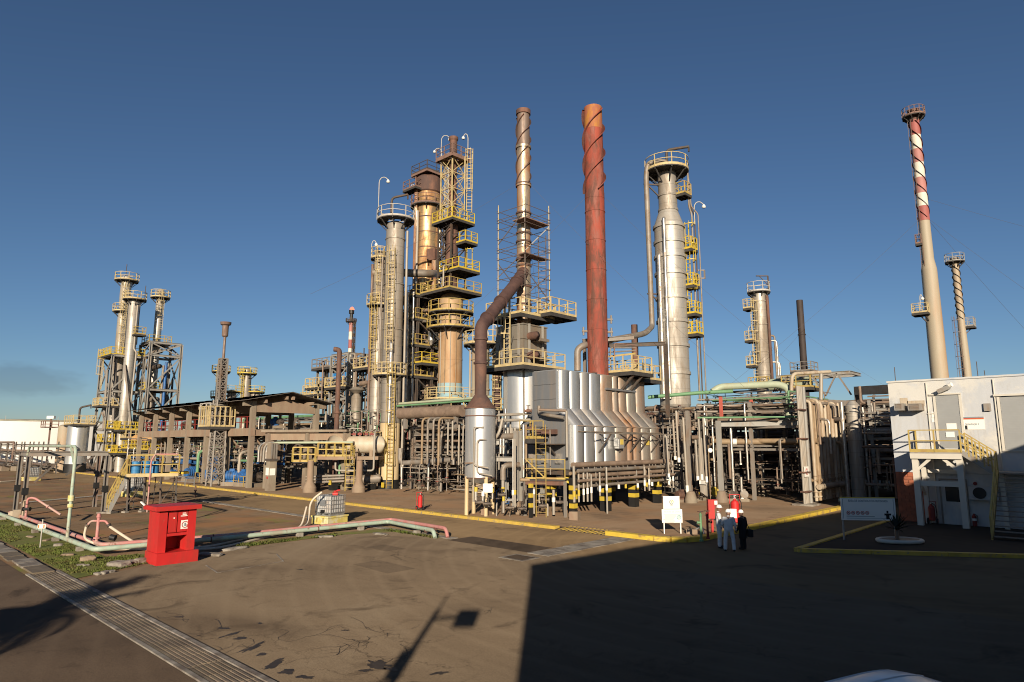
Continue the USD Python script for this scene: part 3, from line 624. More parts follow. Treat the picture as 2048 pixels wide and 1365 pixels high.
def round_platform(t, c, z, ro, ri, a0=0, a1=360, mrail=None, mdeck=None, brace=True, h=1.1, w=0.055, posts=10, kick=0.17, over=0.0):
    """gallery round a shell: deck with brackets, then its handrail; angles relative to the viewer's side"""
    A0, A1 = VIEW + math.radians(a0), VIEW + math.radians(a1)
    n = max(6, int(abs(a1 - a0) / 12)); d = MB()
    d.lathe(c, [(z - 0.14, ri), (z - 0.14, ro), (z, ro), (z, ri)], n, A0, A1)
    if brace:
        for k in range(max(3, int(abs(a1 - a0) / 45)) + (a1 - a0 < 350)):
            a = a0 + (a1 - a0) * k / max(3, int(abs(a1 - a0) / 45))
            d.bar(pol(c, ro * 0.95, a, z - 0.16), pol(c, ri + 0.02, a, z - 0.16 - (ro - ri) * 0.9), 0.09)
            d.bar(pol(c, ro, a, z - 0.2), pol(c, ri, a, z - 0.2), 0.09, 0.12)
    dp = t.part(d, 'platform', mdeck or m_deck)
    r = MB(); full = abs(a1 - a0 - 360) < 1e-6; m = max(8, int(abs(a1 - a0) / 15))
    ring = [pol(c, ro, a0 + (a1 - a0) * i / m, z) for i in range(m + (0 if full else 1))]
    up = np.array([0, 0, 1.0]); Q = ring + [ring[0]] if full else ring
    for a, b in zip(Q[:-1], Q[1:]):
        for q in (h, h * 0.52): r.bar(a + up * q, b + up * q, w)
        r.bar(a + up * (kick / 2 - 0.04), b + up * (kick / 2 - 0.04), 0.03, kick)
    k = max(4, int(posts * abs(a1 - a0) / 360))
    for i in range(k + (0 if full else 1)):
        p = pol(c, ro, a0 + (a1 - a0) * i / k, z); r.bar(p, p + up * h, w * 1.3)
    if not full:
        for a in (a0, a1): rail(r, [pol(c, ri, a, z), pol(c, ro, a, z)], h, 9, w, kick=kick)
    t.part(r, 'railing', mrail or m_yellow, dp)
    return dp

def square_platform(t, x0, x1, y0, y1, z, mrail=None, mdeck=None, h=1.1, w=0.055, step=1.2, sides='nsew', hole=None, under=True, kick=0.17):
    d = MB()
    if hole:
        hx0, hx1, hy0, hy1 = hole
        for b in ((x0, x1, y0, hy0), (x0, x1, hy1, y1), (x0, hx0, hy0, hy1), (hx1, x1, hy0, hy1)):
            if b[1] - b[0] > .02 and b[3] - b[2] > .02: d.box(*b, z - 0.06, z)
    else: d.box(x0, x1, y0, y1, z - 0.06, z)
    if under:
        for a, b in (((x0, y0), (x1, y0)), ((x1, y0), (x1, y1)), ((x1, y1), (x0, y1)), ((x0, y1), (x0, y0))):
            d.bar((*a, z - 0.17), (*b, z - 0.17), 0.1, 0.22)
        k = max(2, int((x1 - x0) / 1.0))
        for i in range(1, k): d.bar((x0 + (x1 - x0) * i / k, y0, z - 0.14), (x0 + (x1 - x0) * i / k, y1, z - 0.14), 0.08, 0.14)
    dp = t.part(d, 'platform', mdeck or m_deck)
    r = MB(); e = 0.02
    seg = {'s': ((x0, y0 + e), (x1, y0 + e)), 'n': ((x0, y1 - e), (x1, y1 - e)), 'w': ((x0 + e, y0), (x0 + e, y1)), 'e': ((x1 - e, y0), (x1 - e, y1))}
    for s_ in sides: rail(r, [(*seg[s_][0], z), (*seg[s_][1], z)], h, step, w, kick=kick)
    t.part(r, 'railing', mrail or m_yellow, dp)
    return dp

def ladder(t, p, z0, z1, face, mat=None, cage=True, wdt=0.55, w=0.06, rung=0.35, parent=None, hoop=1.2):
    """upright ladder at plan point p; face = plan angle it looks out to"""
    a = face; o = np.array([math.cos(a), math.sin(a), 0]); s_ = np.array([-math.sin(a), math.cos(a), 0]); p = np.array([p[0], p[1], 0.0])
    m = MB()
    for k in (-1, 1): m.bar(p + s_ * k * wdt / 2 + [0, 0, z0], p + s_ * k * wdt / 2 + [0, 0, z1 + 1.0], w)
    z = z0 + .3
    while z < z1: m.bar(p - s_ * wdt / 2 + [0, 0, z], p + s_ * wdt / 2 + [0, 0, z], w * .6); z += rung
    lp = t.part(m, 'ladder', mat or m_yellow, parent)
    if cage:
        c = MB(); z = z0 + 2.3; rr = 0.42; q = p + o * 0.38
        ang = [a + math.radians(x) for x in (-115, -65, -22, 22, 65, 115)]
        while z <= z1 + 1.0:
            ring = [q + np.array([math.cos(x), math.sin(x), 0]) * rr + [0, 0, z] for x in ang]
            for u, v in zip(ring[:-1], ring[1:]): c.bar(u, v, w * .7, w * 1.1)
            z += hoop
        for x in ang[1:-1:1]:
            u = q + np.array([math.cos(x), math.sin(x), 0]) * rr
            if z1 + 1 - z0 > 2.4: c.bar(u + [0, 0, z0 + 2.3], u + [0, 0, z1 + 1.0], w * .55)
        t.part(c, 'safety_cage', mat or m_yellow, lp if not parent else parent)
    return lp

def shell(t, c, prof, mat, rings=(), rw=0.12, rp=0.07, n=36, name='shell', mring=None, cap=True):
    pr = ([(prof[0][0], 0.01)] if cap else []) + list(prof) + ([(prof[-1][0], 0.01)] if cap else [])
    sp = t.part(MB().lathe(c, pr, n), name, mat)
    zs, r_ = zip(*prof)
    for z in rings:
        r = float(np.interp(z, zs, r_))
        t.part(MB().lathe(c, [(z - rw / 2, r - .01), (z - rw / 2, r + rp), (z + rw / 2, r + rp), (z + rw / 2, r - .01)], n), 'ring', mring or mat, sp)
    return sp

def pipe(t, pts, r, mat, name='pipe', bend=None, parent=None, n=8, flanges=()):
    m = MB().tube(fillet(pts, bend if bend is not None else max(3 * r, .2), 4), r, n)
    for f in flanges:
        a, b = np.asarray(pts[f], float), np.asarray(pts[f + 1], float)
        d = (b - a) / np.linalg.norm(b - a); c = (a + b) / 2
        m.tube([c - d * .05, c + d * .05], r * 1.6, n)
    return t.part(m, name, mat, parent)

def lattice(mb, x0, x1, y0, y1, z0, z1, bay, w, cross=True):
    """four-legged braced mast"""
    C = [(x0, y0), (x1, y0), (x1, y1), (x0, y1)]
    for c in C: mb.bar((*c, z0), (*c, z1), w)
    k = max(1, int(round((z1 - z0) / bay)))
    for i in range(k):
        a, b = z0 + (z1 - z0) * i / k, z0 + (z1 - z0) * (i + 1) / k
        for j in range(4):
            p, q = C[j], C[(j + 1) % 4]
            mb.bar((*p, b), (*q, b), w * .7)
            mb.bar((*p, a), (*q, b), w * .55)
            if cross: mb.bar((*q, a), (*p, b), w * .55)
    return mb

def frame_tower(t, x0, x1, y0, y1, zs, w=0.28, mat=None, brace='x', mbrace=None, nx=1, ny=1, z0=0.0, beams=True, legs=True):
    """steel frame: every column, floor beam and brace a part of its own"""
    mat = mat or m_steel; X = np.linspace(x0, x1, nx + 1); Y = np.linspace(y0, y1, ny + 1)
    if legs:
        for x in X:
            for y in Y: t.part(MB().ibeam((x, y, z0), (x, y, zs[-1]), w, w), 'column', mat)
    if beams:
        for z in zs:
            for y in Y: t.part(MB().ibeam((x0, y, z), (x1, y, z), w * .7, w), 'beam', mat)
            for x in X: t.part(MB().ibeam((x, y0, z - w * .02), (x, y1, z - w * .02), w * .7, w), 'beam', mat)
    zz = [z0] + list(zs)
    if brace:
        for i, (a, b) in enumerate(zip(zz[:-1], zz[1:])):
            for side in range(4):
                if side == 0: p, q = (x0, y0), (x1, y0)
                elif side == 1: p, q = (x1, y0), (x1, y1)
                elif side == 2: p, q = (x1, y1), (x0, y1)
                else: p, q = (x0, y1), (x0, y0)
                if brace == 'k':
                    mid = ((p[0] + q[0]) / 2, (p[1] + q[1]) / 2)
                    t.part(MB().bar((*p, a), (*mid, b - .1), w * .5), 'brace', mbrace or mat); t.part(MB().bar((*q, a), (*mid, b - .1), w * .5), 'brace', mbrace or mat)
                elif brace == 'x':
                    t.part(MB().bar((*p, a), (*q, b - .1), w * .5), 'brace', mbrace or mat)
                    if (i + side) % 2 == 0: t.part(MB().bar((*q, a), (*p, b - .1), w * .5), 'brace', mbrace or mat)

def valve(t, p, s=0.3, mat=None, wheel=True, axis=(1, 0, 0), mwheel=None):
    p = np.asarray(p, float); ax = np.array(axis, float); m = MB()
    m.tube([p - ax * s, p - ax * s * .82], s * .55, 10); m.tube([p + ax * s * .82, p + ax * s], s * .55, 10)
    m.tube([p - ax * s * .82, p, p + ax * s * .82], [s * .32, s * .5, s * .32], 10)
    m.tube([p, p + np.array([0, 0, s * 1.3])], s * .17, 6)
    vp = t.part(m, 'valve', mat or m_machine)
    if wheel:
        q = p + np.array([0, 0, s * 1.35]); k = MB()
        ring = [q + np.array([math.cos(a), math.sin(a), 0]) * s * .6 for a in np.linspace(0, 2 * math.pi, 11)]
        k.tube(ring, s * .07, 5, caps=False); k.bar(ring[0], ring[5], s * .08); k.bar(ring[2], ring[7], s * .08)
        t.part(k, 'handwheel', mwheel or m_redrust, vp)
    return vp

def goose_lamp(t, p, h=2.6, out=(0.7, 0.0), mat=None):
    p = np.asarray(p, float); o = np.array([out[0], out[1], 0])
    pts = [p, p + [0, 0, h - .4], p + o * .25 + [0, 0, h - .05], p + o * .65 + [0, 0, h], p + o + [0, 0, h - .3]]
    lp = t.part(MB().tube(fillet(pts, .25, 3), .045, 6), 'lamp_pole', mat or m_white)
    t.part(MB().lathe(p + o, [(p[2] + h - .62, .13), (p[2] + h - .5, .2), (p[2] + h - .28, .07)], 10), 'lamp_shade', m_signwhite, lp)

def davit(t, p, h, out, r=0.12, mat=None):
    p = np.asarray(p, float); o = np.array([out[0], out[1], 0.0])
    t.part(MB().tube(fillet([p, p + [0, 0, h], p + o + [0, 0, h + .35]], .4, 4), r, 8), 'davit', mat or m_darksteel)
    q = p + o + [0, 0, h + .35]
    t.part(MB().bar(q, q - [0, 0, .5], r), 'davit_hook', mat or m_darksteel)

def drum(t, a, b, r, mat, name='vessel', n=24, heads=True, parent=None):
    """horizontal vessel with dished ends"""
    a, b = np.asarray(a, float), np.asarray(b, float); d = (b - a) / np.linalg.norm(b - a)
    if heads:
        k = [(1.0 - math.cos(x)) for x in (0, .4, .8, 1.2, 1.5)]
        P = []; R = []
        for x in (1.45, 1.1, .75, .4): P.append(a - d * r * .5 * math.sin(x)); R.append(r * math.cos(x))
        P += [a, b]; R += [r, r]
        for x in (.4, .75, 1.1, 1.45): P.append(b + d * r * .5 * math.sin(x)); R.append(r * math.cos(x))
    else: P, R = [a, b], [r, r]
    m = MB().tube(P, R, n)
    return t.part(m, name, mat, parent)

def helix(t, c, z0, z1, r, turns, proud, mat, starts=3, hand=1, th=0.05, name='strake', phase=0.0, sub=None):
    """helical wind fins round a stack"""
    k = max(12, int(24 * turns))
    for s_ in range(starts):
        v, n_, f = [], [], []
        for i in range(k + 1):
            a = VIEW + phase + s_ * 2 * math.pi / starts + hand * 2 * math.pi * turns * i / k; z = z0 + (z1 - z0) * i / k
            e = np.array([math.cos(a), math.sin(a), 0])
            for (rr, dz, nn) in ((r - .02, th, (0, 0, 1)), (r + proud, th, (0, 0, 1)), (r - .02, -th, (0, 0, -1)), (r + proud, -th, (0, 0, -1)), (r + proud, th, e), (r + proud, -th, e)):
                v.append([c[0] + rr * e[0], c[1] + rr * e[1], z + dz]); n_.append(nn)
        for i in range(k):
            o = i * 6
            for (p, q, up) in ((0, 1, 1), (2, 3, -1), (4, 5, 1)):
                f += [(o + p, o + q, o + 6 + q), (o + p, o + 6 + q, o + 6 + p)]
        t.part(MB().add(v, n_, f), name, mat, sub)

def guy(t, a, b, r=0.02):
    a, b = np.asarray(a, float), np.asarray(b, float)
    pts = [a + (b - a) * k / 8 - np.array([0, 0, 1.0]) * 0.02 * np.linalg.norm(b - a) * 4 * (k / 8) * (1 - k / 8) for k in range(9)]
    t.part(MB().tube(pts, r * .6, 4), 'guy_wire', m_wire)

def rack(name, label, x0, x1, y0, y1, levels, seed, bays=4, mat=None, pal=None, n=6, along='x', rmin=.06, rmax=.2, w=0.26, drops=6, risers=6, cat='pipe rack', legs=True, z0=PADZ, top=None, over=0.8, deckz=None):
    """pipe bridge: columns, cross beams and each of its pipes, some turning down at odd places"""
    t = T(name, label, cat, ((x0 + x1) / 2, (y0 + y1) / 2, z0)); r = np.random.default_rng(seed); mat = mat or m_steel
    pal = pal or [m_pipe, m_pipe, m_pipebrown, m_pipetan, m_pipealu]
    ax = along == 'x'
    U = np.linspace(x0, x1, bays + 1) if ax else np.linspace(y0, y1, bays + 1)
    a0, a1 = (y0, y1) if ax else (x0, x1)
    P = (lambda u, v, z: np.array([u, v, z])) if ax else (lambda u, v, z: np.array([v, u, z]))
    zt = top or levels[-1] + 0.3
    if legs:
        for u in U:
            for v in (a0, a1): t.part(MB().ibeam(P(u, v, z0), P(u, v, zt), w, w), 'column', mat)
    for z in levels:
        for u in U: t.part(MB().ibeam(P(u, a0 - .25, z - .16), P(u, a1 + .25, z - .16), w * .8, w), 'beam', mat)
        for v in (a0, a1):
            t.part(MB().ibeam(P(U[0], v, z - .42), P(U[-1], v, z - .42), w * .6, w * .8), 'beam', mat)
        vs = np.linspace(a0 + .15, a1 - .15, n) + r.uniform(-.12, .12, n)
        for v in vs:
            rr = rmin + (rmax - rmin) * r.random() ** 1.6; m_ = pal[r.integers(len(pal))]
            ua, ub = U[0] - r.uniform(0, over), U[-1] + r.uniform(0, over)
            if r.random() < .35: ua = U[0] + (U[-1] - U[0]) * r.uniform(0, .45)
            elif r.random() < .35: ub = U[-1] - (U[-1] - U[0]) * r.uniform(0, .45)
            pts = [P(ua, v, z + rr), P(ub, v, z + rr)]
            if r.random() < .35: pts = pts + [P(ub, v, z + rr - r.uniform(.8, min(3, z - .3) if z > 1.2 else .9))]
            if r.random() < .3: pts = [P(ua, v, z + rr + r.choice([-1, 1]) * r.uniform(.6, 1.4))] + pts
            pipe(t, pts, rr, m_, n=8)
    for k in range(drops + risers):
        u = r.uniform(U[0] + .3, U[-1] - .3); z1 = levels[r.integers(len(levels))]; rr = r.uniform(rmin * .7, rmax * .5)
        v = (a0 - .3 - r.uniform(0, .5)) if (r.random() < .7) == ax else (a1 + .3 + r.uniform(0, .5))
        vin = r.uniform(a0 + .3, a1 - .3); zb = z0 if k < drops else z0 + r.uniform(.4, 2.2)
        pipe(t, [P(u, vin, z1 + .3), P(u, v, z1 + .3), P(u, v, zb)], rr, [m_pipealu, m_pipewhite, m_pipe, m_pipebrown, m_pipealu][r.integers(5)], 'riser', n=8)
    return t

def pump(t, p, rot, mat, s=1.0):
    """pump set: baseplate, motor with fins, coupling guard, casing with nozzles"""
    c, sn = math.cos(rot), math.sin(rot); p = np.asarray(p, float)
    W = lambda u, v, z: p + np.array([c * u - sn * v, sn * u + c * v, z]) * s
    t.part(MB().boxr(W(0, 0, 0), 2.2 * s, .8 * s, .25 * s, rot), 'baseplate', m_concrete)
    m = MB().tube([W(-1.0, 0, .65), W(0, 0, .65)], .33 * s, 14)
    for k in range(6): m.tube([W(-.9 + k * .16, 0, .65), W(-.86 + k * .16, 0, .65)], .37 * s, 14)
    m.boxr(W(-.5, 0, .95), .35 * s, .3 * s, .16 * s, rot); m.boxr(W(-.5, 0, .24), .8 * s, .5 * s, .12 * s, rot)
    t.part(m, 'motor', mat)
    t.part(MB().tube([W(0, 0, .65), W(.45, 0, .65)], .14 * s, 8), 'coupling_guard', m_brightyellow)
    k = MB().tube([W(.45, 0, .65), W(.95, 0, .65)], .3 * s, 14).tube([W(.7, 0, .65), W(.7, 0, 1.25)], .12 * s, 8).tube([W(.7, 0, 1.2), W(.7, 0, 1.26)], .2 * s, 10).tube([W(.9, 0, .65), W(1.25, 0, .65)], .13 * s, 8)
    t.part(k, 'pump_casing', m_machine)

def extinguisher_trolley(t, s=1.0, mat=None):
    """wheeled extinguisher in local coordinates, facing -y"""
    mat = mat or m_red
    t.part(MB().lathe((0, 0), [(.22 * s, .02), (.2 * s, .12 * s), (.24 * s, .17 * s), (.95 * s, .17 * s), (1.05 * s, .13 * s), (1.1 * s, .05 * s), (1.16 * s, .05 * s), (1.16 * s, .001)], 18), 'cylinder', mat)
    for k in (-1, 1):
        w = MB().tube([(k * .2 * s, .06, .17 * s), (k * .27 * s, .06, .17 * s)], .17 * s, 16)
        wp = t.part(w, 'wheel', m_rubber); t.part(MB().tube([(k * .268 * s, .06, .17 * s), (k * .285 * s, .06, .17 * s)], .08 * s, 10), 'hub', mat, wp)
    h = MB()
    for k in (-1, 1): h.tube(fillet([(k * .2 * s, .1, .17 * s), (k * .2 * s, .22, .6 * s), (k * .2 * s, .2, 1.3 * s)], .1), .018, 6)
    h.bar((-.2 * s, .2, 1.3 * s), (.2 * s, .2, 1.3 * s), .035); h.bar((-.2 * s, .13, .35 * s), (.2 * s, .13, .35 * s), .03)
    t.part(h, 'handle', mat)
    t.part(MB().tube([(0, 0, 1.16 * s), (0, 0, 1.26 * s)], .035, 8).bar((-.06, 0, 1.25 * s), (.08, 0, 1.28 * s), .025), 'valve', m_galv)
    t.part(MB().tube(fillet([(.03, -.02, 1.22 * s), (.24 * s, -.08, 1.1 * s), (.26 * s, -.05, .5 * s), (.2 * s, -.12, .35 * s)], .15), .02, 6), 'hose', m_rubber)

def stairs(t, p0, p1, wdt, mat_s, mrail, mtread=None, n=10, rails=2, w=0.06):
    """flight from foot p0 to head p1"""
    p0, p1 = np.asarray(p0, float), np.asarray(p1, float); d = p1 - p0; h = np.array([d[0], d[1], 0]); h /= np.linalg.norm(h)
    s_ = np.array([-h[1], h[0], 0]) * wdt / 2
    for k in (-1, 1): t.part(MB().bar(p0 + k * s_, p1 + k * s_, .06, .24), 'stringer', mat_s)
    for i in range(n):
        c = p0 + d * (i + .7) / n
        t.part(MB().bar(c - s_ * .94, c + s_ * .94, .24, .04), 'tread', mtread or m_deck)
    for k in ((-1, 1) if rails == 2 else (rails,)):
        m = MB(); up = np.array([0, 0, 1.0]); a, b = p0 + k * s_, p1 + k * s_
        for q in (1.0, .52): m.bar(a + up * q, b + up * q, w)
        for i in range(5): c = a + (b - a) * (i / 4); m.bar(c, c + up * 1.0, w * 1.2)
        t.part(m, 'handrail', mrail)

# ------------------------------------------------------------------ tall units, left to right
def xy(px, py, d): return V(px, py, d)[:2]

# slim tower with cream skirt (A) and its slimmer twin behind
D = 62.7; c = xy(779, 900, D)
t = T('process_tower', 'slim silver tower with cream painted lower shell and black skirt, yellow box landing on it', 'process tower', (*c, PADZ))
zc, zt = hz(847, D), hz(445, D)
t.part(MB().lathe(c, [(PADZ, .5), (PADZ, 1.15), (.22, 1.15), (.22, 1.0), (.95, .98), (.95, .5)], 28), 'skirt', m_black)
t.part(MB().lathe(c, [(.95, .5), (.95, .94), (zc, .94), (zc, .5)], 36), 'lower_shell', m_cream)
shell(t, c, [(zc + .01, .92), (zt - .5, .92), (zt - .2, .85), (zt, .5)], m_alu2, [zc + .1, hz(760, D), hz(660, D), hz(570, D), hz(480, D)], n=36)
z = hz(442, D)
round_platform(t, c, z, 1.85, .9, 0, 360, m_white, posts=9)
round_platform(t, c + RGT[:2] * -.2, hz(751, D), 1.6, .9, -150, 150, m_paleyellow, posts=11)
p = pol(c, 1.05, -62); q = hz(889, D)
square_platform(t, p[0] - 1.1, p[0] + .3, p[1] - 1.0, p[1] + .6, q, m_yellow)
ladder(t, pol(c, 1.15, 14), 0.2, hz(751, D), VIEW, m_yellow, True)
ladder(t, pol(c, 1.1, -4), hz(751, D), hz(520, D), VIEW, m_paleyellow, True)
goose_lamp(t, pol(c, 1.8, -90, z), 4.6, RGT[:2] * .9)
davit(t, pol(c, .5, -60, z), 2.3, RGT[:2] * 1.6, .12)
pipe(t, [pol(c, 1.25, 78, zt - 1), pol(c, 1.25, 78, 1.2)], .12, m_pipewhite)
pipe(t, [pol(c, 1.35, -50, hz(520, D)), pol(c, 1.35, -50, 6)], .1, m_pipe)
t.part(MB().box(c[0] + .55, c[0] + .95, c[1] - 1.24, c[1] - 1.18, .3, .75), 'warning_plate', m_brightyellow)
pipe(t, [pol(c, .9, 5, hz(690, D)), pol(c, 1.15, 5, hz(690, D)), pol(c, 1.15, 5, hz(850, D))], .2, m_pipealu, 'vapour_pipe')

D = 67.0; c = xy(757, 650, D)
t = T('process_tower', 'slender tower close behind the cream skirted one, dark pipe up its left side', 'process tower', (*c, PADZ))
zt = hz(505, D)
shell(t, c, [(PADZ, .66), (zt, .66)], m_alu2, [hz(y, D) for y in (540, 580, 640, 700, 760)])
round_platform(t, c, hz(518, D), 1.0, .6, -140, 120, m_paleyellow, posts=9)
round_platform(t, c, hz(612, D), 1.25, .6, -120, 100, m_paleyellow, posts=9)
pipe(t, [pol(c, .8, -75, hz(530, D)), pol(c, .8, -75, 3)], .14, m_stackdark)
ladder(t, pol(c, .75, 10), hz(612, D), hz(520, D), VIEW, m_paleyellow, True)
ladder(t, pol(c, .75, -25), hz(745, D), hz(614, D), VIEW, m_yellow, True)
goose_lamp(t, pol(c, 1.0, -90, hz(518, D)), 2.0, RGT[:2] * .5)
pipe(t, [pol(c, .8, -80, hz(548, D)), (*(c - RGT[:2] * 0.2), hz(548, D) + .2), V(860, 548, D + 1), V(880, 548, D + 6)], .42, m_pipe, 'crossover_pipe')

# golden tower
D = 76.0; c = xy(855, 480, D)
t = T('process_tower', 'broad golden brown clad tower with rusty head behind the twin slim towers', 'process tower', (*c, PADZ))
z0, z1, z2 = hz(415, D), hz(388, D), hz(362, D)
shell(t, c, [(PADZ, 1.5), (z0, 1.5)], m_gold, [hz(y, D) for y in (440, 470, 500, 520)], rp=.03, mring=m_rust)
t.part(MB().lathe(c, [(z0, 1.49), (z1, 1.46), (z1 + .01, 1.2)], 32), 'upper_shell', m_gold)
t.part(MB().lathe(c, [(z1 - .4, 1.2), (z1, 1.62), (z2, 1.62), (z2 + .5, 1.1), (z2 + .8, .1)], 32), 'head', m_rust)
round_platform(t, c, z0, 2.1, 1.45, 0, 360, m_rustrail, posts=12, w=.06)
square_platform(t, c[0] - 1.5, c[0] + 1.5, c[1] - 1.5, c[1] + 1.5, z2 + .7, m_darksteel, m_rustrail)
square_platform(t, c[0] - 1.9, c[0] + .5, c[1] - 2.4, c[1] - 1.4, z1 + .2, m_rustrail, m_deck)
for rel in (-52, -44, -36, 64): pipe(t, [pol(c, 1.75, rel, hz(380 if rel < -40 else 430, D)), pol(c, 1.75, rel, 8)], .16 if rel != -44 else .1, m_stackmetal if rel != -36 else m_pipewhite)
goose_lamp(t, pol(c, 1.6, 80, z2 + .7), 3.4, -RGT[:2] * .9)
goose_lamp(t, pol(c, 2.1, -90, z0), 3.0, RGT[:2] * .3)
lm = lattice(MB(), c[0] + 1.5, c[0] + 2.2, c[1] + 1.3, c[1] + 2.0, z0 - 8, hz(310, D), .9, .09); t.part(lm, 'lattice_mast', m_white)
pipe(t, [pol(c, 1.4, 25, hz(525, D)), pol(c, 2.2, 30, hz(525, D)), pol(c, 2.2, 30, hz(600, D))], .3, m_stackmetal, 'vapour_pipe')
t.part(MB().boxr((*pol(c, 1.9, 28), hz(530, D)), 1.1, .9, 1.4, 0.3), 'valve_box', m_rust)

# tall heater under its lattice stack
D = 66.0; c = xy(901, 700, D); a = VIEW
t = T('vertical_heater', 'tall tan cylindrical heater with pale blue band, latticed rusty stack and yellow galleries above', 'furnace', (*c, PADZ))
zb, zk, zt = hz(801, D), hz(768, D), hz(600, D)
t.part(MB().lathe(c, [(zb, .3), (zb, 1.24), (zk, 1.24), (zk, .3)], 36), 'blue_band', m_blueband)
t.part(MB().lathe(c, [(zk + .005, .3), (zk + .005, 1.22), (zt, 1.22), (zt + .5, .9), (zt + .5, .2)], 40), 'shell', m_tan)
for z, rr in ((hz(655, D), .06), (hz(625, D), .06), (hz(720, D), .02)): t.part(MB().lathe(c, [(z - .1, 1.2), (z - .1, 1.22 + rr), (z + .1, 1.22 + rr), (z + .1, 1.2)], 36), 'ring', m_tan)
t.part(MB().lathe(c, [(PADZ, .3), (PADZ, .95), (zb - 1.0, .95), (zb - .8, 1.15), (zb, 1.15), (zb, .2)], 30), 'lower_casing', m_darksteel)
for k in range(8): pp = pol(c, 1.05, 22 + 45 * k); t.part(MB().ibeam((*pp, PADZ), (*pp, zb - .9), .22), 'leg', m_darksteel)
round_platform(t, c, zb + .05, 2.5, 1.2, -120, 130, m_paleyellow, posts=12)
pf = pol(c, 2.6, 40); square_platform(t, pf[0] - .9, pf[0] + .9, pf[1] - 1.0, pf[1] + .9, hz(818, D), m_paleyellow, h=1.3)
round_platform(t, c, hz(658, D), 2.4, 1.2, -110, 140, m_yellow, posts=14)
round_platform(t, c, hz(627, D), 2.3, 1.2, -140, 140, m_yellow, posts=14)
zp = hz(588, D); square_platform(t, c[0] - 2.3, c[0] + 2.2, c[1] - 2.2, c[1] + 2.2, zp, m_yellow, hole=(c[0] - .6, c[0] + .6, c[1] - .6, c[1] + .6), step=1.1)
shell(t, c, [(zt + .45, .68), (hz(520, D), .68), (hz(505, D), .62), (hz(440, D), .60), (hz(434, D), .42), (hz(278, D), .40)], m_rust, [hz(y, D) for y in (560, 490, 434)], name='stack', n=28)
zc2 = hz(280, D)
t.part(MB().lathe(c, [(zc2 - 1.2, .4), (zc2 - .2, .4), (zc2, .5), (zc2 + .25, .5), (zc2 + .25, .38), (zc2 - .5, .36)], 24), 'stack_lip', m_rust)
t.part(lattice(MB(), c[0] - .9, c[0] + .9, c[1] - .9, c[1] + .9, hz(446, D), hz(322, D), 1.75, .11), 'lattice_frame', m_paleyellow)
t.part(lattice(MB(), c[0] - 1.5, c[0] - .7, c[1] - .6, c[1] + .4, zp, hz(447, D), 1.6, .12), 'lattice_frame', m_darksteel)
for dx, dy in ((-1.0, -1.0), (1.0, -1.0), (1.0, 1.0), (-1.0, 1.0)): t.part(MB().ibeam((c[0] + dx, c[1] + dy, zp), (c[0] + dx, c[1] + dy, hz(447, D)), .16), 'column', m_darksteel)
for z in (hz(480, D), hz(520, D), hz(555, D)):
    for s_ in (((-1, -1), (1, -1)), ((1, -1), (1, 1)), ((-1, 1), (1, 1)), ((-1, -1), (-1, 1))): t.part(MB().bar((c[0] + s_[0][0], c[1] + s_[0][1], z), (c[0] + s_[1][0], c[1] + s_[1][1], z + 1.2), .1), 'brace', m_darksteel)
zq = hz(320, D); square_platform(t, c[0] - 1.35, c[0] + 1.25, c[1] - 1.25, c[1] + 1.25, zq, m_rustrail, m_rustrail, hole=(c[0] - .45, c[0] + .45, c[1] - .45, c[1] + .45))
for k in (-1, 1): t.part(MB().bar((c[0] + k * 1.0, c[1] - 1.2, zq - .1), (c[0] + k * .5, c[1] - .5, zq - 1.2), .12).bar((c[0] + k * 1.0, c[1] + 1.2, zq - .1), (c[0] + k * .5, c[1] + .5, zq - 1.2), .12), 'bracket', m_darksteel)
square_platform(t, c[0] - 1.5, c[0] + 1.7, c[1] - 1.5, c[1] + 1.6, hz(448, D), m_brightyellow, hole=(c[0] - .6, c[0] + .6, c[1] - .6, c[1] + .6), step=.9)
p = pol(c, 1.35, 78); square_platform(t, p[0] - .9, p[0] + .9, p[1] - .7, p[1] + 1.0, hz(489, D), m_brightyellow, step=.8)
p = pol(c, 1.3, 70); square_platform(t, p[0] - 1.7, p[0] + 1.2, p[1] - 1.7, p[1] + 1.2, hz(547, D), m_brightyellow, step=.9)
ladder(t, pol(c, 1.75, 88), hz(425, D), hz(320, D), VIEW, m_paleyellow, True, hoop=1.1, w=.07)
ladder(t, pol(c, 1.9, 80), hz(547, D), hz(520, D), VIEW, m_brightyellow, True, hoop=.6)
for rel, zz in ((60, 300), (95, 310)): pipe(t, [pol(c, 1.5, rel, hz(447, D)), pol(c, 1.5, rel, hz(zz + 20, D))], .05, m_paleyellow)
goose_lamp(t, (c[0] + 1.2, c[1] + 1.0, zq), 2.9, -RGT[:2] * .5); goose_lamp(t, (c[0] - 1.3, c[1] - .6, zq), 3.0, RGT[:2] * .9)
for k, (rel, r_) in enumerate(((-20, .05), (5, .04), (30, .05), (-45, .06))): pipe(t, [pol(c, 1.3, rel, hz(630, D)), pol(c, 1.3, rel, hz(790, D))], r_, m_pipewhite if k % 2 else m_pipetan)
pipe(t, [pol(c, 1.28, 12, hz(545, D) + .4), pol(c, 2.7, -12, hz(545, D)), pol(c, 2.7, -12, hz(585, D))], .09, m_pipewhite)

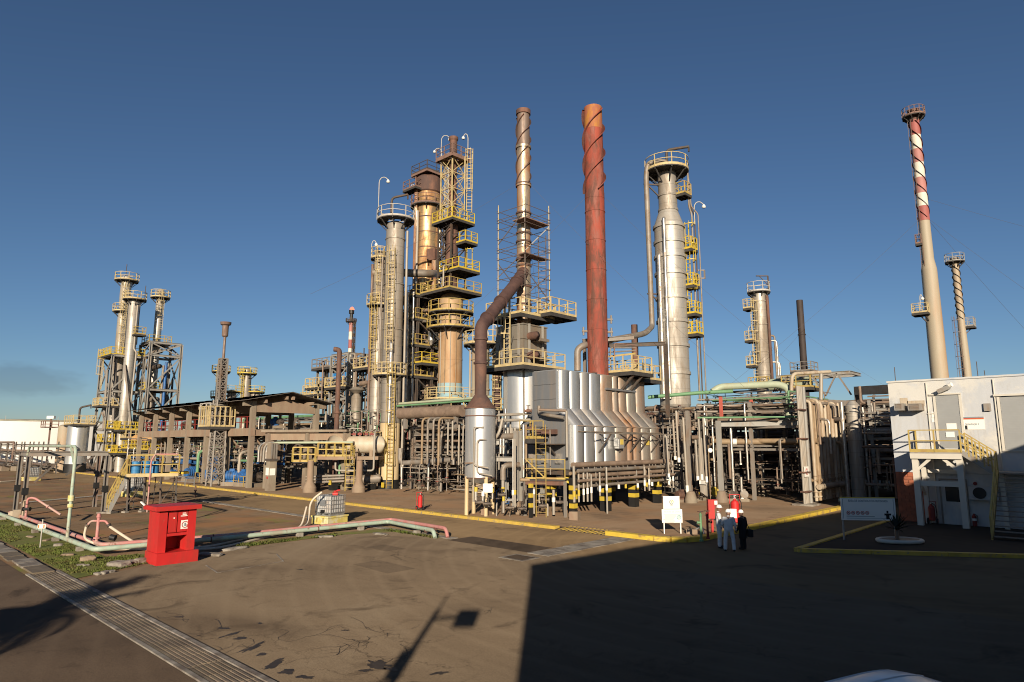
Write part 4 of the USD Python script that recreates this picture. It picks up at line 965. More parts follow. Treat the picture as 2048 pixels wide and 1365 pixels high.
# dark stair and pipe structure between golden tower and heater
D = 70.0; c = xy(838, 700, D)
t = T('pipe_structure', 'dark multi storey steel structure full of pipes between the slim towers and the tan heater', 'steel structure', (*c, PADZ))
zs = [hz(y, D) for y in (815, 760, 700, 650, 605)]
frame_tower(t, c[0] - 2.2, c[0] + 2.2, c[1] - 2.0, c[1] + 2.0, zs, .24, m_darksteel, 'x', nx=2, ny=2, z0=PADZ)
for i, z in enumerate(zs[1:]):
    square_platform(t, c[0] - (2.0 if i % 2 else 1.0), c[0] + 2.3, c[1] - 2.4, c[1] + (1.2 if i % 2 else .2), z + .15, m_yellow, step=1.0)
rr = np.random.default_rng(21)
for k in range(26):
    u, v = rr.uniform(-2.3, 2.2), rr.uniform(-2.2, 1.8); za = rr.uniform(2, 10); zb_ = rr.uniform(12, zs[-1] + 2)
    pipe(t, [(c[0] + u, c[1] + v, za), (c[0] + u, c[1] + v, zb_), (c[0] + u + rr.uniform(-1, 1), c[1] + v, zb_)], rr.uniform(.05, .16), [m_pipebrown, m_pipe, m_stackdark, m_pipewhite][rr.integers(4)])
for dx in (-.05, .3): pipe(t, [(*(xy(814, 700, D - 3) + RGT[:2] * dx * 2), hz(597, D)), (*(xy(816, 700, D - 3) + RGT[:2] * dx * 2), hz(835, D))], .2 if dx < 0 else .14, m_pipealu)
for k in range(9):
    z = rr.uniform(zs[0], zs[-1] + 1.5); v = rr.uniform(-2.2, 1.5)
    pipe(t, [(c[0] - 3.2, c[1] + v, z), (c[0] + 2.6, c[1] + v, z)], rr.uniform(.08, .2), [m_pipebrown, m_pipe, m_machine][rr.integers(3)])
for k in range(7): drum(t, (c[0] + rr.uniform(-2, 0), c[1] + rr.uniform(-1.8, 1), zs[k % 4] + .8), (c[0] + rr.uniform(.5, 2), c[1] + rr.uniform(-1.8, 1), zs[k % 4] + .8), .4, [m_machine, m_pipebrown][k % 2], 'exchanger', 14)
zz = hz(683, D - 2); p = xy(862, 680, D - 2.5); t.part(MB().lathe(p, [(zz - .5, .1), (zz, .32), (zz + .9, .32), (zz + 1.3, .1)], 18), 'pot', m_pipealu)
square_platform(t, p[0] - 2.2, p[0] + .4, p[1] - 1.5, p[1] + .8, hz(728, D - 2.5), m_brightyellow)

# grey tower and rusty tower behind the duct
D = 58.0; c = xy(961, 740, D)
t = T('process_tower', 'plain grey tower with round yellow gallery, half hidden behind the dark duct', 'process tower', (*c, PADZ))
shell(t, c, [(PADZ, .8), (hz(690, D), .8), (hz(684, D), .4)], m_stackgrey, [hz(y, D) for y in (720, 780)])
round_platform(t, c + RGT[:2] * .25, hz(690, D), 1.75, .8, 0, 360, m_paleyellow, posts=12)
for k, s_ in enumerate((-.3, .6, 1.1)):
    p = (*(c + RGT[:2] * s_), hz(690, D)); pipe(t, [p, np.array(p) + [0, 0, 1.7 + .2 * k], np.array(p) + [*(RGT[:2] * .8), 1.7 + .2 * k], np.array(p) + [*(RGT[:2] * 1.0), .9]], .05, m_white, bend=.5)
pipe(t, [pol(c, .95, -75, hz(700, D)), pol(c, .95, -75, 3)], .1, m_pipewhite)
D = 60.0; c = xy(994, 750, D)
t = T('process_tower', 'short rusted tower with a yellow ladder cage beside the grey tower', 'process tower', (*c, PADZ))
shell(t, c, [(PADZ, .45), (hz(700, D), .45), (hz(694, D), .2)], m_rust, [hz(760, D)])
ladder(t, pol(c, .6, 0), hz(830, D), hz(718, D), VIEW, m_paleyellow, True, hoop=.8, wdt=.7)
square_platform(t, c[0] - .9, c[0] + .9, c[1] - 1.4, c[1] + .8, hz(822, D), m_paleyellow)

# ------------------------------------------------------------------ first furnace: round base, square casing, tinted stack in scaffolding
D = 47.0; c = np.array([-31.6, 34.8])
t = T('round_furnace', 'furnace with bright round base, square grey casing and tall heat tinted stack', 'furnace', (*c, PADZ))
z0, z1, z2, z3 = hz(858, D), hz(742, D), hz(655, D), hz(638, D)
shell(t, c, [(z0, 1.5), (z1, 1.5)], m_alupaint, [z0 + .15, z1 - .1], rp=.05, n=48)
t.part(MB().lathe(c, [(z0 - .9, .9), (z0, 1.5)], 36), 'hopper', m_casing)
for rel in (-60, 0, 60, 120, 180, 240): p = pol(c, 1.45, rel); t.part(MB().ibeam((*p, PADZ), (*p, z1), .25), 'leg', m_palesteel)
bx0, bx1, by0, by1 = c[0] - 1.55, c[0] + 1.15, c[1] - 1.35, c[1] + 1.2
zz = np.linspace(z1 + .15, z2, 4)
for a_, b_ in zip(zz[:-1], zz[1:]):
    t.part(MB().box(bx0, bx1, by0, by1, a_, b_ - .03), 'casing_panel', m_casing)
    t.part(MB().box(bx0 - .06, bx1 + .06, by0 - .06, by1 + .06, b_ - .09, b_), 'stiffener', m_casing)
for x in (bx0 + .7, bx0 + 1.5, bx1 - .3): t.part(MB().ibeam((x, by0 - .14, z1), (x, by0 - .14, z2), .12), 'column', m_palesteel)
for y in (by0 + .5, by1 - .6): t.part(MB().ibeam((bx1 + .14, y, z1), (bx1 + .14, y, z2), .12), 'column', m_palesteel)
t.part(MB().bar((bx0 + .1, by0 - .2, z1 + .2), (bx0 + 1.0, by0 - .2, z2), .1).bar((bx0 + 1.2, by0 - .2, z1 + .2), (bx0 + 1.9, by0 - .2, z2 - .8), .07), 'brace', m_casing)
for z, k in ((z2 - .9, 0), (z1 + .9, 1)):
    drum(t, (bx1 + .1, by0 + .6, z), (bx1 + .75, by0 + .6, z), .3, m_rust, 'nozzle', 14)
    t.part(MB().box(bx1, bx1 + .8, by0 + .9, by0 + 1.9, z - .35, z - .15), 'duct_shelf', m_casing)
square_platform(t, bx0 - .9, bx1 + .9, by0 - 1.0, by1 + 1.0, z1 + .1, m_paleyellow, hole=(bx0, bx1, by0, by1), step=1.1)
square_platform(t, bx0 - .4, bx1 + .3, by0 - .6, by1 + .5, z3, m_paleyellow, hole=(c[0] - .6, c[0] + .6, c[1] - .6, c[1] + .6), step=1.0)
square_platform(t, bx1 - .8, bx1 + 1.2, by0 + 1.6, by1 + 2.0, z3 + .25, m_paleyellow, step=1.0)
ladder(t, (c[0] + .5, by0 - .95), z1, z3, -math.pi / 2, m_paleyellow, True, w=.07)
zr = [hz(y, D) for y in (230, 295, 370, 428, 468, 485, 520, 533, 575, 610)]
zt = hz(222, D)
zm = [(z3 - .6, .52), (hz(430, D), .5), (zt, .48)]
t.part(MB().lathe(c, [(z2 - .1, 1.2), (z3 - .5, .6), (z3 - .5, .3)], 28), 'transition_cone', m_casing)
s1 = t.part(MB().lathe(c, [(z3 - .6, .3), (z3 - .6, .53), (hz(372, D), .50)], 32), 'stack', m_stackmetal)
for z in zr[2:]: t.part(MB().lathe(c, [(z - .06, .5), (z - .06, .59), (z + .06, .59), (z + .06, .5)], 28), 'ring', m_rust, s1)
t.part(MB().lathe(c, [(hz(372, D) + .01, .3), (hz(372, D) + .01, .52), (hz(296, D), .50)], 32), 'stack', m_stackmetal)
s2 = t.part(MB().lathe(c, [(hz(296, D) + .01, .5), (zt - .1, .47), (zt - .1, .4)], 32), 'stack', m_stackdark)
t.part(MB().lathe(c, [(zt - .35, .5), (zt - .35, .56), (zt, .56), (zt, .44), (zt - .6, .42)], 28), 'stack_lip', m_rust)
helix(t, c, hz(370, D), zt - .5, .49, 1.25, .12, m_rust, 3, 1, .04, phase=.6, sub=s1)
[t.part(MB().lathe(c, [(hz(y_, D) - .1, .48), (hz(y_, D) - .1, .59), (hz(y_, D) + .08, .59), (hz(y_, D) + .08, .48)], 28), 'ring', m_stackmetal, s2) for y_ in (296, 372)]
for rel in (-70, 75, 170): guy(t, pol(c, .55, rel, hz(372, D)), pol(c, 15, rel, 8.0 if rel > 0 else 14.0), .014)
FURN1 = c

# scaffolding round that stack
t = T('scaffold', 'rusty tube scaffolding standing round the heat tinted stack', 'scaffold', (*c, z3))
sx, sy = 1.34, 1.34; zA, zB = z3 + .1, hz(412, D)
st_x = [(-sx, -sy), (sx, -sy), (sx, sy), (-sx, sy), (sx * .95, 0.2)]
for k, (u, v) in enumerate(st_x):
    t.part(MB().tube([(c[0] + u, c[1] + v, zA), (c[0] + u, c[1] + v, zB - (0 if k < 4 else 5))], .035, 6), 'standard', m_paleyellow if k in (0, 2) else m_scaf)
for i, z in enumerate(np.linspace(zA + 1.2, zB - 1.2, 9)):
    for q, (p, r_) in enumerate(((0, 1), (1, 2), (2, 3), (3, 0))):
        for dz in ((0, .55) if i in (7, 8, 4) else (0,)):
            a_, b_ = st_x[p], st_x[r_]; t.part(MB().tube([(c[0] + a_[0] * 1.06, c[1] + a_[1] * 1.06, z + dz + .06 * q), (c[0] + b_[0] * 1.06, c[1] + b_[1] * 1.06, z + dz + .06 * q)], .024, 6), 'ledger', m_scaf)
for (p, r_, z, dz) in ((0, 3, 3, 2.4), (1, 2, 4.5, 2.4), (1, 2, 1.2, 2.0), (2, 1, 1.2, 2.0), (0, 1, 5.5, 2.0), (3, 0, 2, 2.0)):
    a_, b_ = st_x[p], st_x[r_]; t.part(MB().tube([(c[0] + a_[0], c[1] + a_[1], zA + z), (c[0] + b_[0], c[1] + b_[1], zA + z + dz)], .035, 6), 'brace', m_white if z == 4.5 else m_scaf)
for z, x0_, x1_ in ((hz(452, D), .1, 1.38), (hz(520, D), .5, 1.3)):
    for k in range(6): t.part(MB().box(c[0] + x0_, c[0] + x1_, c[1] - 1.3 + k * .44, c[1] - 1.3 + k * .44 + .41, z, z + .07), 'plank', m_rustrail)
ladder(t, (c[0] + 1.2, c[1] + .7), zA, hz(500, D), VIEW, m_scaf, False, w=.05)

# dark duct from that stack down to the silver vessel
v = np.array([-28.95, 27.9]); DV = dist_of(v)
t = T('flue_duct', 'thick dark brown duct slanting down from the tinted stack to the silver vessel', 'duct', (*v, hz(792, DV)))
pA = np.array([c[0] + .1, c[1] - .1, hz(548, D)]); pB = V(957, 655, DV + .2); pB[:2] = v; pC = np.array([*v, hz(790, DV)])
k1 = pB + (pA - pB) * .80
t.part(MB().tube([pA - (pA - k1) * .0 + [0, 0, .15], k1 + (pA - k1) * .1, k1], [.42, .44, .44], 20), 'duct_section', m_duct)
t.part(MB().tube([k1, pB + (pA - pB) * .42], .41, 20), 'duct_section', m_duct)
t.part(MB().tube([pB + (pA - pB) * .42, pB + (pA - pB) * .1], .40, 20), 'duct_section', m_duct)
t.part(MB().tube(fillet([pB + (pA - pB) * .14, pB, pB - [0, 0, .8]], .7, 5), .405, 20), 'elbow', m_duct)
t.part(MB().tube([pB - [0, 0, .7], pC + [0, 0, 1.9]], .375, 20), 'duct_section', m_duct)
t.part(MB().tube([pC + [0, 0, 1.95], pC], [.38, .35], 20), 'duct_section', m_rust)
for p, d_ in ((k1, pA - pB), (pB + (pA - pB) * .42, pA - pB), (pB + (pA - pB) * .13, pA - pB), (pB - [0, 0, .8], np.array([0, 0, 1.])), (pC + [0, 0, 1.95], np.array([0, 0, 1.]))):
    d_ = d_ / np.linalg.norm(d_); t.part(MB().tube([p - d_ * .06, p + d_ * .06], .49 if abs(d_[2]) < .99 else .45, 20), 'flange', m_duct)

t = T('separator_vessel', 'upright silver vessel on tan legs with rusty cone top under the dark duct', 'vessel', (*v, PADZ))
za, zb_, zc_ = hz(956, DV), hz(818, DV), hz(790, DV)
shell(t, v, [(za, .92), (zb_, .92)], m_alupaint, [za + .02, zb_ - .45], rp=.03, rw=.06, n=44, mring=m_rust)
t.part(MB().lathe(v, [(zb_, .3), (zb_, 1.0), (zb_ + .06, 1.0), (zb_ + .08, .9), (zc_, .36), (zc_ + .2, .36)], 36), 'cone', m_rust)
t.part(MB().lathe(v, [(za - .35, .1), (za - .3, .45), (za, .91)], 36), 'bottom', m_alupaint)
for rel in (-62, 28, 118, 208): p = pol(v, .86, rel); t.part(MB().tube([(*p, PADZ), (*p, za + .1)], .12, 10), 'leg', m_cream)
for (ra, rb, ya, yb) in ((-15, 12, 856, 930), (-5, 8, 880, 945)):
    pipe(t, [pol(v, .95, ra + 30, hz(ya, DV)), pol(v, 1.15, ra, hz(ya, DV)), pol(v, 1.15, ra, hz(yb, DV)), pol(v, 1.3, ra + 40, hz(yb + 5, DV))], .05, m_pipewhite)

# ------------------------------------------------------------------ second furnace: long box with folded bays, red stack
x0, x1, xu0, xu1, y0, y1 = -29.5, -24.95, -28.35, -26.05, 32.1, 42.0
zb, zs, zu, zt = 2.75, 5.45, 6.55, 8.95
t = T('box_furnace', 'long silver box furnace with folded bays, rust stained at its far half, on striped legs', 'furnace', ((x0 + x1) / 2, (y0 + y1) / 2, PADZ))
edges = [33.1, 34.2, 35.2, 36.45, 37.85, 38.6, 39.6, 40.8, 42.0]
prof = [(x1, zb), (x1, zs), (xu1, zu), (xu1, zt)]
def bay(ya, yb, mat):
    """one folded bay: deep near face turning through a rounded corner into the side"""
    R = .42; plan = [(-.75, ya), ]
    # plan section in (offset from outer line, y): back edge, near face slanting out, rounded nose, side
    sec = [(-.62, ya + .02), (-.40, ya + .04)]
    for k in range(7):
        th = math.radians(90 - 15 * k) ; sec.append((-.30 + .30 * math.cos(th), ya + .36 - .30 * math.sin(th)))
    sec += [(0.0, yb - .06), (-.5, yb - .02)]
    m = MB(); V_, N_, F_ = [], [], []
    S = np.array(sec)
    tn = np.gradient(S, axis=0); nn = np.stack([tn[:, 1], -tn[:, 0]], 1); nn /= np.linalg.norm(nn, axis=1, keepdims=True)
    for (xa, za), (xb, zb2) in zip(prof[:-1], prof[1:]):
        o = len(V_); d = np.array([xb - xa, zb2 - za]); d /= np.linalg.norm(d)
        for (of, y), n_ in zip(S, nn):
            n3 = np.array([n_[0] * d[1], n_[1], -n_[0] * d[0]]); n3 /= np.linalg.norm(n3)
            V_ += [(xa + of, y, za), (xb + of, y, zb2)]; N_ += [n3, n3]
        for i in range(len(S) - 1):
            a_, b_, c_, d_ = o + 2 * i, o + 2 * i + 2, o + 2 * i + 3, o + 2 * i + 1
            F_ += [(a_, b_, c_), (a_, c_, d_)]
    m.add(V_, N_, F_)
    m.box(xu0, xu1 - .06, ya + .06, yb - .03, zt - .02, zt + .05)
    return m
E_ = [y0] + edges
for i, (a_, b_) in enumerate(zip(E_[:-1], E_[1:])):
    t.part(bay(a_, b_, None), 'bay_panel', m_alupaint if i < 4 else m_alurust, label=None if i < 4 else 'rust stained bay')
core = MB()
core.box(x0, x1 - .55, y0 + .05, y1, zb, zs); core.box(xu0, xu1 - .55, y0 + .05, y1, zs, zt)
core.add([(x0, y0 + .05, zs), (x1 - .55, y0 + .05, zs), (xu1 - .55, y0 + .05, zu), (xu0, y0 + .05, zu)], [(0, -1, 0)] * 4, [(0, 1, 2), (0, 2, 3)])
t.part(core, 'casing', m_panel)
# near end: three plates above, sloping cheek, lower wall with doors
for a_, b_ in ((zu, zu + .55), (zu + .57, zu + 1.5), (zu + 1.52, zt)): t.part(MB().box(xu0, xu1 - .30, y0 - .06, y0, a_, b_), 'end_plate', m_panel)
ck = MB(); P_ = [(x0, zb), (x1 - .4, zb), (x1 - .4, zs), (xu1 - .35, zu), (xu0, zu), (x0, zs)]
ck.add([(x, y0 - .05, z) for x, z in P_], [(0, -1, 0)] * 6, [(0, 1, 2), (0, 2, 3), (0, 3, 4), (0, 4, 5)]); t.part(ck, 'end_plate', m_panel)
t.part(MB().box(xu1 - .30, xu1 - .2, y0 - .09, y0 + .02, zu, zt).bar((xu1 - .25, y0 - .08, zu), (x1 - .38, y0 - .08, zs), .08).box(x1 - .42, x1 - .32, y0 - .1, y0 + .02, zb, zs), 'edge_trim', m_alupaint)
for k in range(3): t.part(MB().box(x0 + .9 + k * 1.1, x0 + 1.3 + k * 1.1, y0 - .22, y0 - .05, 3.1, 3.7), 'peep_door', m_pipealu)
t.part(MB().box(x0 + 1.2, x1 - .6, y0 - 1.2, y0 - .06, 4.25, 4.31).bar((x0 + 2.2, y0 - .06, 3.5), (x0 + 2.2, y0 - 1.0, 4.25), .1).bar((x1 - 1.4, y0 - .06, 3.5), (x1 - 1.4, y0 - 1.0, 4.25), .1), 'shelf_platform', m_darksteel)
t.part(MB().boxr((x0 + 2.6, y0 - .35, 4.9), 1.5, .3, .3, 0), 'lintel_box', m_rust)
t.part(MB().boxr((x0 + 3.2, y0 - .5, 4.31), .5, .35, .45, 0), 'junction_box', m_panel)
# horizontal seam bars and pipe-support brackets along the side
t.part(MB().box(x1 - .02, x1 + .03, y0 + .3, y1, zs - .06, zs), 'seam_bar', m_alurust); t.part(MB().box(x1, x1 + .05, y0 + .3, y1, zs - .42, zs - .36), 'seam_bar', m_pipe)
for y in [34.6, 36.9, 38.2, 39.3, 40.9]:
    b_ = MB().bar((x1 + .02, y, 4.95), (x1 + .95, y, 4.95), .07).bar((x1 + .95, y, 4.95), (x1 + .05, y - .1, 3.75), .08).bar((x1 + .05, y, 4.6), (x1 + .55, y, 4.35), .05)
    t.part(b_, 'bracket', m_darksteel)
t.part(MB().bar((x1 + .95, y0 + .8, 4.95), (x1 + .95, y1, 4.95), .06), 'bracket_rail', m_pipe)
t.part(MB().boxr((x1 + .25, 36.5, 4.0), .35, .6, .6, 0).boxr((x1 + .25, 36.15, 4.15), .3, .12, .55, 0), 'control_box', m_alupaint); t.part(MB().box(x1 + .43, x1 + .45, 36.35, 36.7, 4.25, 4.6), 'warning_plate', m_signyellow); t.part(MB().box(x1 + .05, x1 + .07, 40.1, 40.5, 4.2, 4.55), 'warning_plate', m_signyellow)
# striped legs
stripe = [m_brightyellow, m_black]
def striped_leg(x, y, w, zt_, n, lo=.55):
    k = MB().box(x - w / 2, x + w / 2, y - w / 2, y + w / 2, PADZ, zt_)
    lp = t.part(k, 'leg', m_black)
    for i in range(n):
        z = lo + i * .52
        t.part(MB().box(x - w / 2 - .012, x + w / 2 + .012, y - w / 2 - .012, y + w / 2 + .012, z, z + .27), 'stripe', m_brightyellow, lp)
for x, y, w in ((-24.75, 34.9, .52), (-25.0, 38.5, .50), (-25.3, 42.0, .46), (-29.2, 34.9, .5), (-29.3, 38.5, .5), (-29.3, 42.0, .5)): striped_leg(x, y, w, zb + .05, 3, .75)
striped_leg(-24.6, 31.4, .34, 2.3, 3, .55)
t.part(MB().box(x0 + .1, x1 - .1, y0, y1, zb - .35, zb - .05), 'floor_frame', m_darksteel)
for k in range(14):
    y = y0 + .5 + k * .68
    b_ = MB().tube([(-26.0 - (k % 2) * .5, y, zb - .9), (-26.0 - (k % 2) * .5, y, zb - .3)], .17, 10)
    t.part(b_, 'burner', m_pipealu if k % 3 else m_brightyellow)
# burner manifolds along the side
rr = np.random.default_rng(8)
for (x, z, r_, mt) in ((x1 + .35, 3.05, .17, m_pipebrown), (x1 + .75, 2.72, .12, m_pipe), (x1 + .55, 2.4, .13, m_pipebrown), (x1 + .3, 2.1, .12, m_pipe), (x1 + .9, 2.15, .09, m_pipebrown), (x1 + .5, 1.78, .10, m_pipe), (x1 + .2, 2.55, .10, m_pipetan)):
    pipe(t, [(x, y0 - .9 + rr.uniform(0, .6), z), (x, y1 + rr.uniform(0, .6), z)], r_, mt, 'manifold')
for k in range(20):
    y = y0 + .1 + k * .5 + rr.uniform(-.1, .1); x = x1 + rr.uniform(.2, .8)
    pipe(t, [(x, y, 2.9), (x + .12, y, 2.6), (x + .12, y, 1.9)], .03, m_pipewhite, 'burner_line', n=6)
    if k % 2: t.part(MB().tube([(x + .12, y + .1, 1.45), (x + .12, y + .1, 1.72)], .08, 8), 'valve_band', [m_brightyellow, m_signwhite][k % 4 // 2])
    t.part(MB().boxr((x - .1, y + .2, 1.95), .16, .2, .35, 0), 'valve', m_pipealu if k % 3 else m_machine)
for k, (x, y, zt_) in enumerate(((x1 + .5, 31.3, 3.0), (x1 + .62, 31.6, 2.8), (x1 + .75, 31.9, 2.75), (x1 + .85, 32.15, 2.6), (x1 + .95, 32.4, 2.5), (x1 + 1.0, 33.2, 2.6), (x1 + 1.15, 33.7, 2.9), (x1 + .9, 38.4, 2.8), (x1 + 1.0, 38.8, 2.7), (x1 + .6, 42.2, 3.0), (x1 + .8, 42.3, 3.1))):
    pipe(t, [(x, y, zt_), (x, y, .9 if k < 5 else PADZ if k == 6 else 1.2)], .085 if k == 0 else .06, m_pipewhite, 'riser', n=8)
    t.part(MB().tube([(x, y, 1.2 + .05 * k), (x, y, 1.55 + .05 * k)], .1 if k == 0 else .075, 8), 'pipe_band', m_brightyellow if k in (0, 1) else m_signwhite)
# stack
sc = np.array([-27.25, 37.85]); DS = dist_of(sc)
zt2 = hz(217, DS)
s1 = t.part(MB().lathe(sc, [(zt, .3), (zt, .74), (hz(400, DS), .72), (hz(400, DS), .5)], 36), 'stack', m_redstack)
t.part(MB().lathe(sc, [(hz(400, DS) + .01, .5), (hz(400, DS) + .01, .725), (hz(388, DS), .725), (hz(388, DS) + .01, .70), (hz(262, DS), .70)], 36), 'stack', m_redstack)
t.part(MB().lathe(sc, [(hz(262, DS) + .01, .69), (zt2, .68), (zt2, .62), (zt2 - 1, .6)], 36), 'stack', m_orange)
for k in range(6): z_ = zt + 1.2 + k * 2.2; t.part(MB().lathe(sc, [(z_ - .03, .72), (z_ - .03, .752), (z_ + .03, .752), (z_ + .03, .72)], 36), 'weld_ring', m_redstack, s1)
helix(t, sc, hz(385, DS), zt2 - .3, .70, 1.1, .18, m_redstack, 3, 1, .04, phase=.2, sub=s1)
for rel in (-80, 60, 175): guy(t, pol(sc, .75, rel, hz(398, DS)), pol(sc, 14, rel, 9.0 if rel < 0 else 8), .014)
for rel, yy in ((-88, 663), (85, 640), (85, 665)): t.part(MB().tube([pol(sc, .7, rel, hz(yy, DS)), pol(sc, 1.1, rel, hz(yy, DS))], .09, 8).tube([pol(sc, 1.0, rel, hz(yy, DS) - .3), pol(sc, 1.0, rel, hz(yy, DS) + .3)], .07, 8), 'nozzle', m_steel)
# platforms on its roof
square_platform(t, -27.9, -24.9, 38.6, 41.2, zt + .35, m_paleyellow, step=.75, h=1.15)
for y in (38.9, 40.0): t.part(MB().bar((-24.9, y, zt + .2), (-26.0, y, zt - .9), .14, .16), 'bracket', m_darksteel)
t.part(MB().box(-26.4, -25.9, 36.9, 40.6, zt - 1.0, zt - .86), 'walkway_beam', m_panel)
square_platform(t, -27.6, -25.6, 41.2, 43.6, zt + .05, m_paleyellow, step=.7)
for k in range(4): pipe(t, [(-27.6 + k * .35, 38.9, zt), (-27.6 + k * .35, 38.9, zt + 1.6 + .3 * k), (-26.0, 40.8, zt + 1.9 + .2 * k)], .05, [m_yellow, m_steel, m_pipe, m_rustrail][k])
t.part(MB().box(-28.3, -26.0, 35.9, 36.0, zt + .05, zt + .12), 'roof_edge', m_darksteel)
# jib beam over the roof
jb = MB().ibeam((-28.3, 40.3, 11.6), (-25.0, 43.4, 11.75), .2, .3).ibeam((-25.0, 43.4, 11.75), (-25.0, 43.4, 6.2), .24, .24); t.part(jb, 'jib_frame', m_darksteel)
t.part(MB().ibeam((-29.4, 38.9, 11.9), (-26.6, 41.6, 12.2), .2, .32).ibeam((-29.2, 38.9, zt), (-29.2, 38.9, 12.0), .2), 'jib_frame', m_steel)

# ------------------------------------------------------------------ big silver tower on the right
D = 58.0; c = xy(1345, 650, D)
t = T('process_tower', 'largest silver tower, narrower neck above a cone, wide round gallery on top', 'process tower', (*c, PADZ))
zb, zk, zn, zt = hz(810, D), hz(452, D), hz(424, D), hz(335, D)
cx = c + RGT[:2] * .12
shell(t, c, [(PADZ, .9), (zb - 1.2, .9), (zb, 1.33), (zk, 1.33), (zn, .86), (zn + .02, .5)], m_alu, [hz(y, D) for y in (456, 487, 516, 550, 598, 645, 693, 748)], rw=.26, rp=.11, n=48)
t.part(MB().lathe(c, [(zn - .05, .5), (zn - .05, .85), (zt, .84), (zt + .1, .4)], 40), 'neck', m_alu2)
for z in (hz(393, D), hz(422, D)): t.part(MB().lathe(c, [(z - .1, .83), (z - .1, .92), (z + .1, .92), (z + .1, .83)], 36), 'ring', m_alu2)
z = hz(345, D); round_platform(t, c, z, 2.0, .82, 0, 360, m_paleyellow, posts=8, h=1.15, kick=.22)
davit(t, pol(c, .2, 0, z), 2.1, RGT[:2] * 2.1, .13)
pipe(t, [pol(c, .4, -20, z + .3), pol(c, .4, -20, z + .9), pol(c, 1.9, -75, z + .8), pol(c, 2.05, -80, z - .5), pol(c, 1.95, -80, hz(640, D)), (*(pol(c, 1.95, -80)), hz(655, D)), V(1290, 668, D - 4), V(1215, 682, D - 9), V(1165, 692, D - 12), V(1155, 700, D - 12), V(1155, 742, D - 12)], .24, m_pipe, 'overhead_pipe', bend=1.3, n=14)
for rel, ya, r_, mt in ((-52, 516, .2, m_pipealu), (-30, 446, .15, m_pipealu), (-60, 640, .14, m_pipewhite)): pipe(t, [pol(c, 1.1, rel, hz(ya, D)), pol(c, 1.55, rel, hz(ya, D)), pol(c, 1.55, rel, hz(800, D))], r_, mt, 'downcomer', bend=.15)
for yy in (372, 590): t.part(MB().bar(pol(c, .85, -78, hz(yy, D)), pol(c, 2.3, -80, hz(yy, D)), .12).bar(pol(c, .9, -78, hz(yy + 22, D)), pol(c, 2.0, -80, hz(yy, D)), .1), 'pipe_bracket', m_darksteel)
for (ya, yb, r_) in ((500, 455, 1.75), (572, 515, 1.8), (628, 582, 1.85), (668, 640, 1.95)):
    p = pol(c, r_, 84); square_platform(t, p[0] - .55, p[0] + .55, p[1] - .6, p[1] + .5, hz(ya + 2, D), m_brightyellow, step=.55)
    t.part(MB().bar(pol(c, 1.3, 80, hz(ya + 14, D)), pol(c, 2.1, 84, hz(ya + 3, D)), .1), 'bracket', m_darksteel)
for (ya, yb) in ((668, 630), (630, 574), (572, 505), (500, 462)): ladder(t, pol(c, 1.62, 86), hz(ya, D), hz(yb + 6, D), VIEW + .6, m_brightyellow, True, wdt=.5, w=.07, hoop=.75)
p = pol(c, 1.5, 70); square_platform(t, p[0] - .6, p[0] + .4, p[1] - .6, p[1] + .6, hz(394, D), m_yellow, step=.7)
for k, (rel, r_) in enumerate(((88, 2.15), (92, 2.45), (86, 2.7))): pipe(t, [pol(c, 1.9, 80, z + .4), pol(c, 1.9 + .1 * k, 84, hz(415, D)), pol(c, r_, rel, hz(430, D)), pol(c, r_, rel, 8)], .06 + .03 * (k == 0), [m_pipe, m_darksteel, m_pipe][k])
goose_lamp(t, pol(c, 2.4, 88, hz(450, D)), 2.2, RGT[:2] * .9)
t.part(MB().bar(pol(c, 2.5, 90, hz(541, D)), pol(c, 3.1, 90, hz(541, D)), .09).bar(pol(c, 3.1, 90, hz(541, D)), pol(c, 3.1, 90, hz(558, D)), .12).bar(pol(c, 2.5, 90, hz(557, D)), pol(c, 3.1, 90, hz(557, D)), .09), 'bracket', m_pipe)

# thin stacks and the smaller tower on the right
D = 66.0; c = xy(1270, 700, D)
t = T('vent_stack', 'plain brown vent stack, shortest one behind the silver box furnace', 'chimney', (*c, PADZ))
shell(t, c, [(PADZ, .36), (hz(650, D), .33), (hz(650, D), .25)], m_rust, [hz(690, D)], n=20, name='stack')
D = 78.0; c = xy(1605, 690, D)
t = T('vent_stack', 'plain dark stack standing alone between the silver tower and the white building', 'chimney', (*c, PADZ))
shell(t, c, [(PADZ, .42), (hz(601, D), .38), (hz(601, D), .28)], m_blackstack, [hz(670, D)], n=20, name='stack')
square_platform(t, c[0] - 1.2, c[0] + 1.2, c[1] - 1.2, c[1] + 1.2, hz(744, D), m_steel, w=.06)
for rel in (-70, 60): guy(t, pol(c, .4, rel, hz(670, D)), pol(c, 12, rel, 8), .014)
D = 76.0; c = xy(1523, 680, D)
t = T('process_tower', 'smaller weathered tower with brown pipe up its right side, behind the pale green pipe', 'process tower', (*c, PADZ))
zt = hz(585, D)
shell(t, c, [(PADZ, .85), (zt, .8), (zt + .2, .4)], m_alu2, [hz(y, D) for y in (604, 650, 705, 750)], n=32)
round_platform(t, c, zt, 1.3, .8, 0, 360, m_white, posts=8)
t.part(MB().bar(pol(c, 1.2, 90, zt), pol(c, 1.2, 90, zt + 2.0), .14).bar(pol(c, 1.2, 90, zt + 2.0), pol(c, -.2, 90, zt + 2.0), .12).bar(pol(c, 1.2, 90, zt + .9), pol(c, .2, 90, zt + 1.95), .07), 'davit', m_darksteel)
pipe(t, [pol(c, .9, 35, hz(596, D)), pol(c, 1.0, 42, hz(596, D)), pol(c, 1.02, 42, hz(760, D))], .17, m_rust, 'riser'); pipe(t, [pol(c, 1.0, 62, hz(600, D)), pol(c, 1.0, 62, hz(765, D))], .08, m_pipe, 'riser')
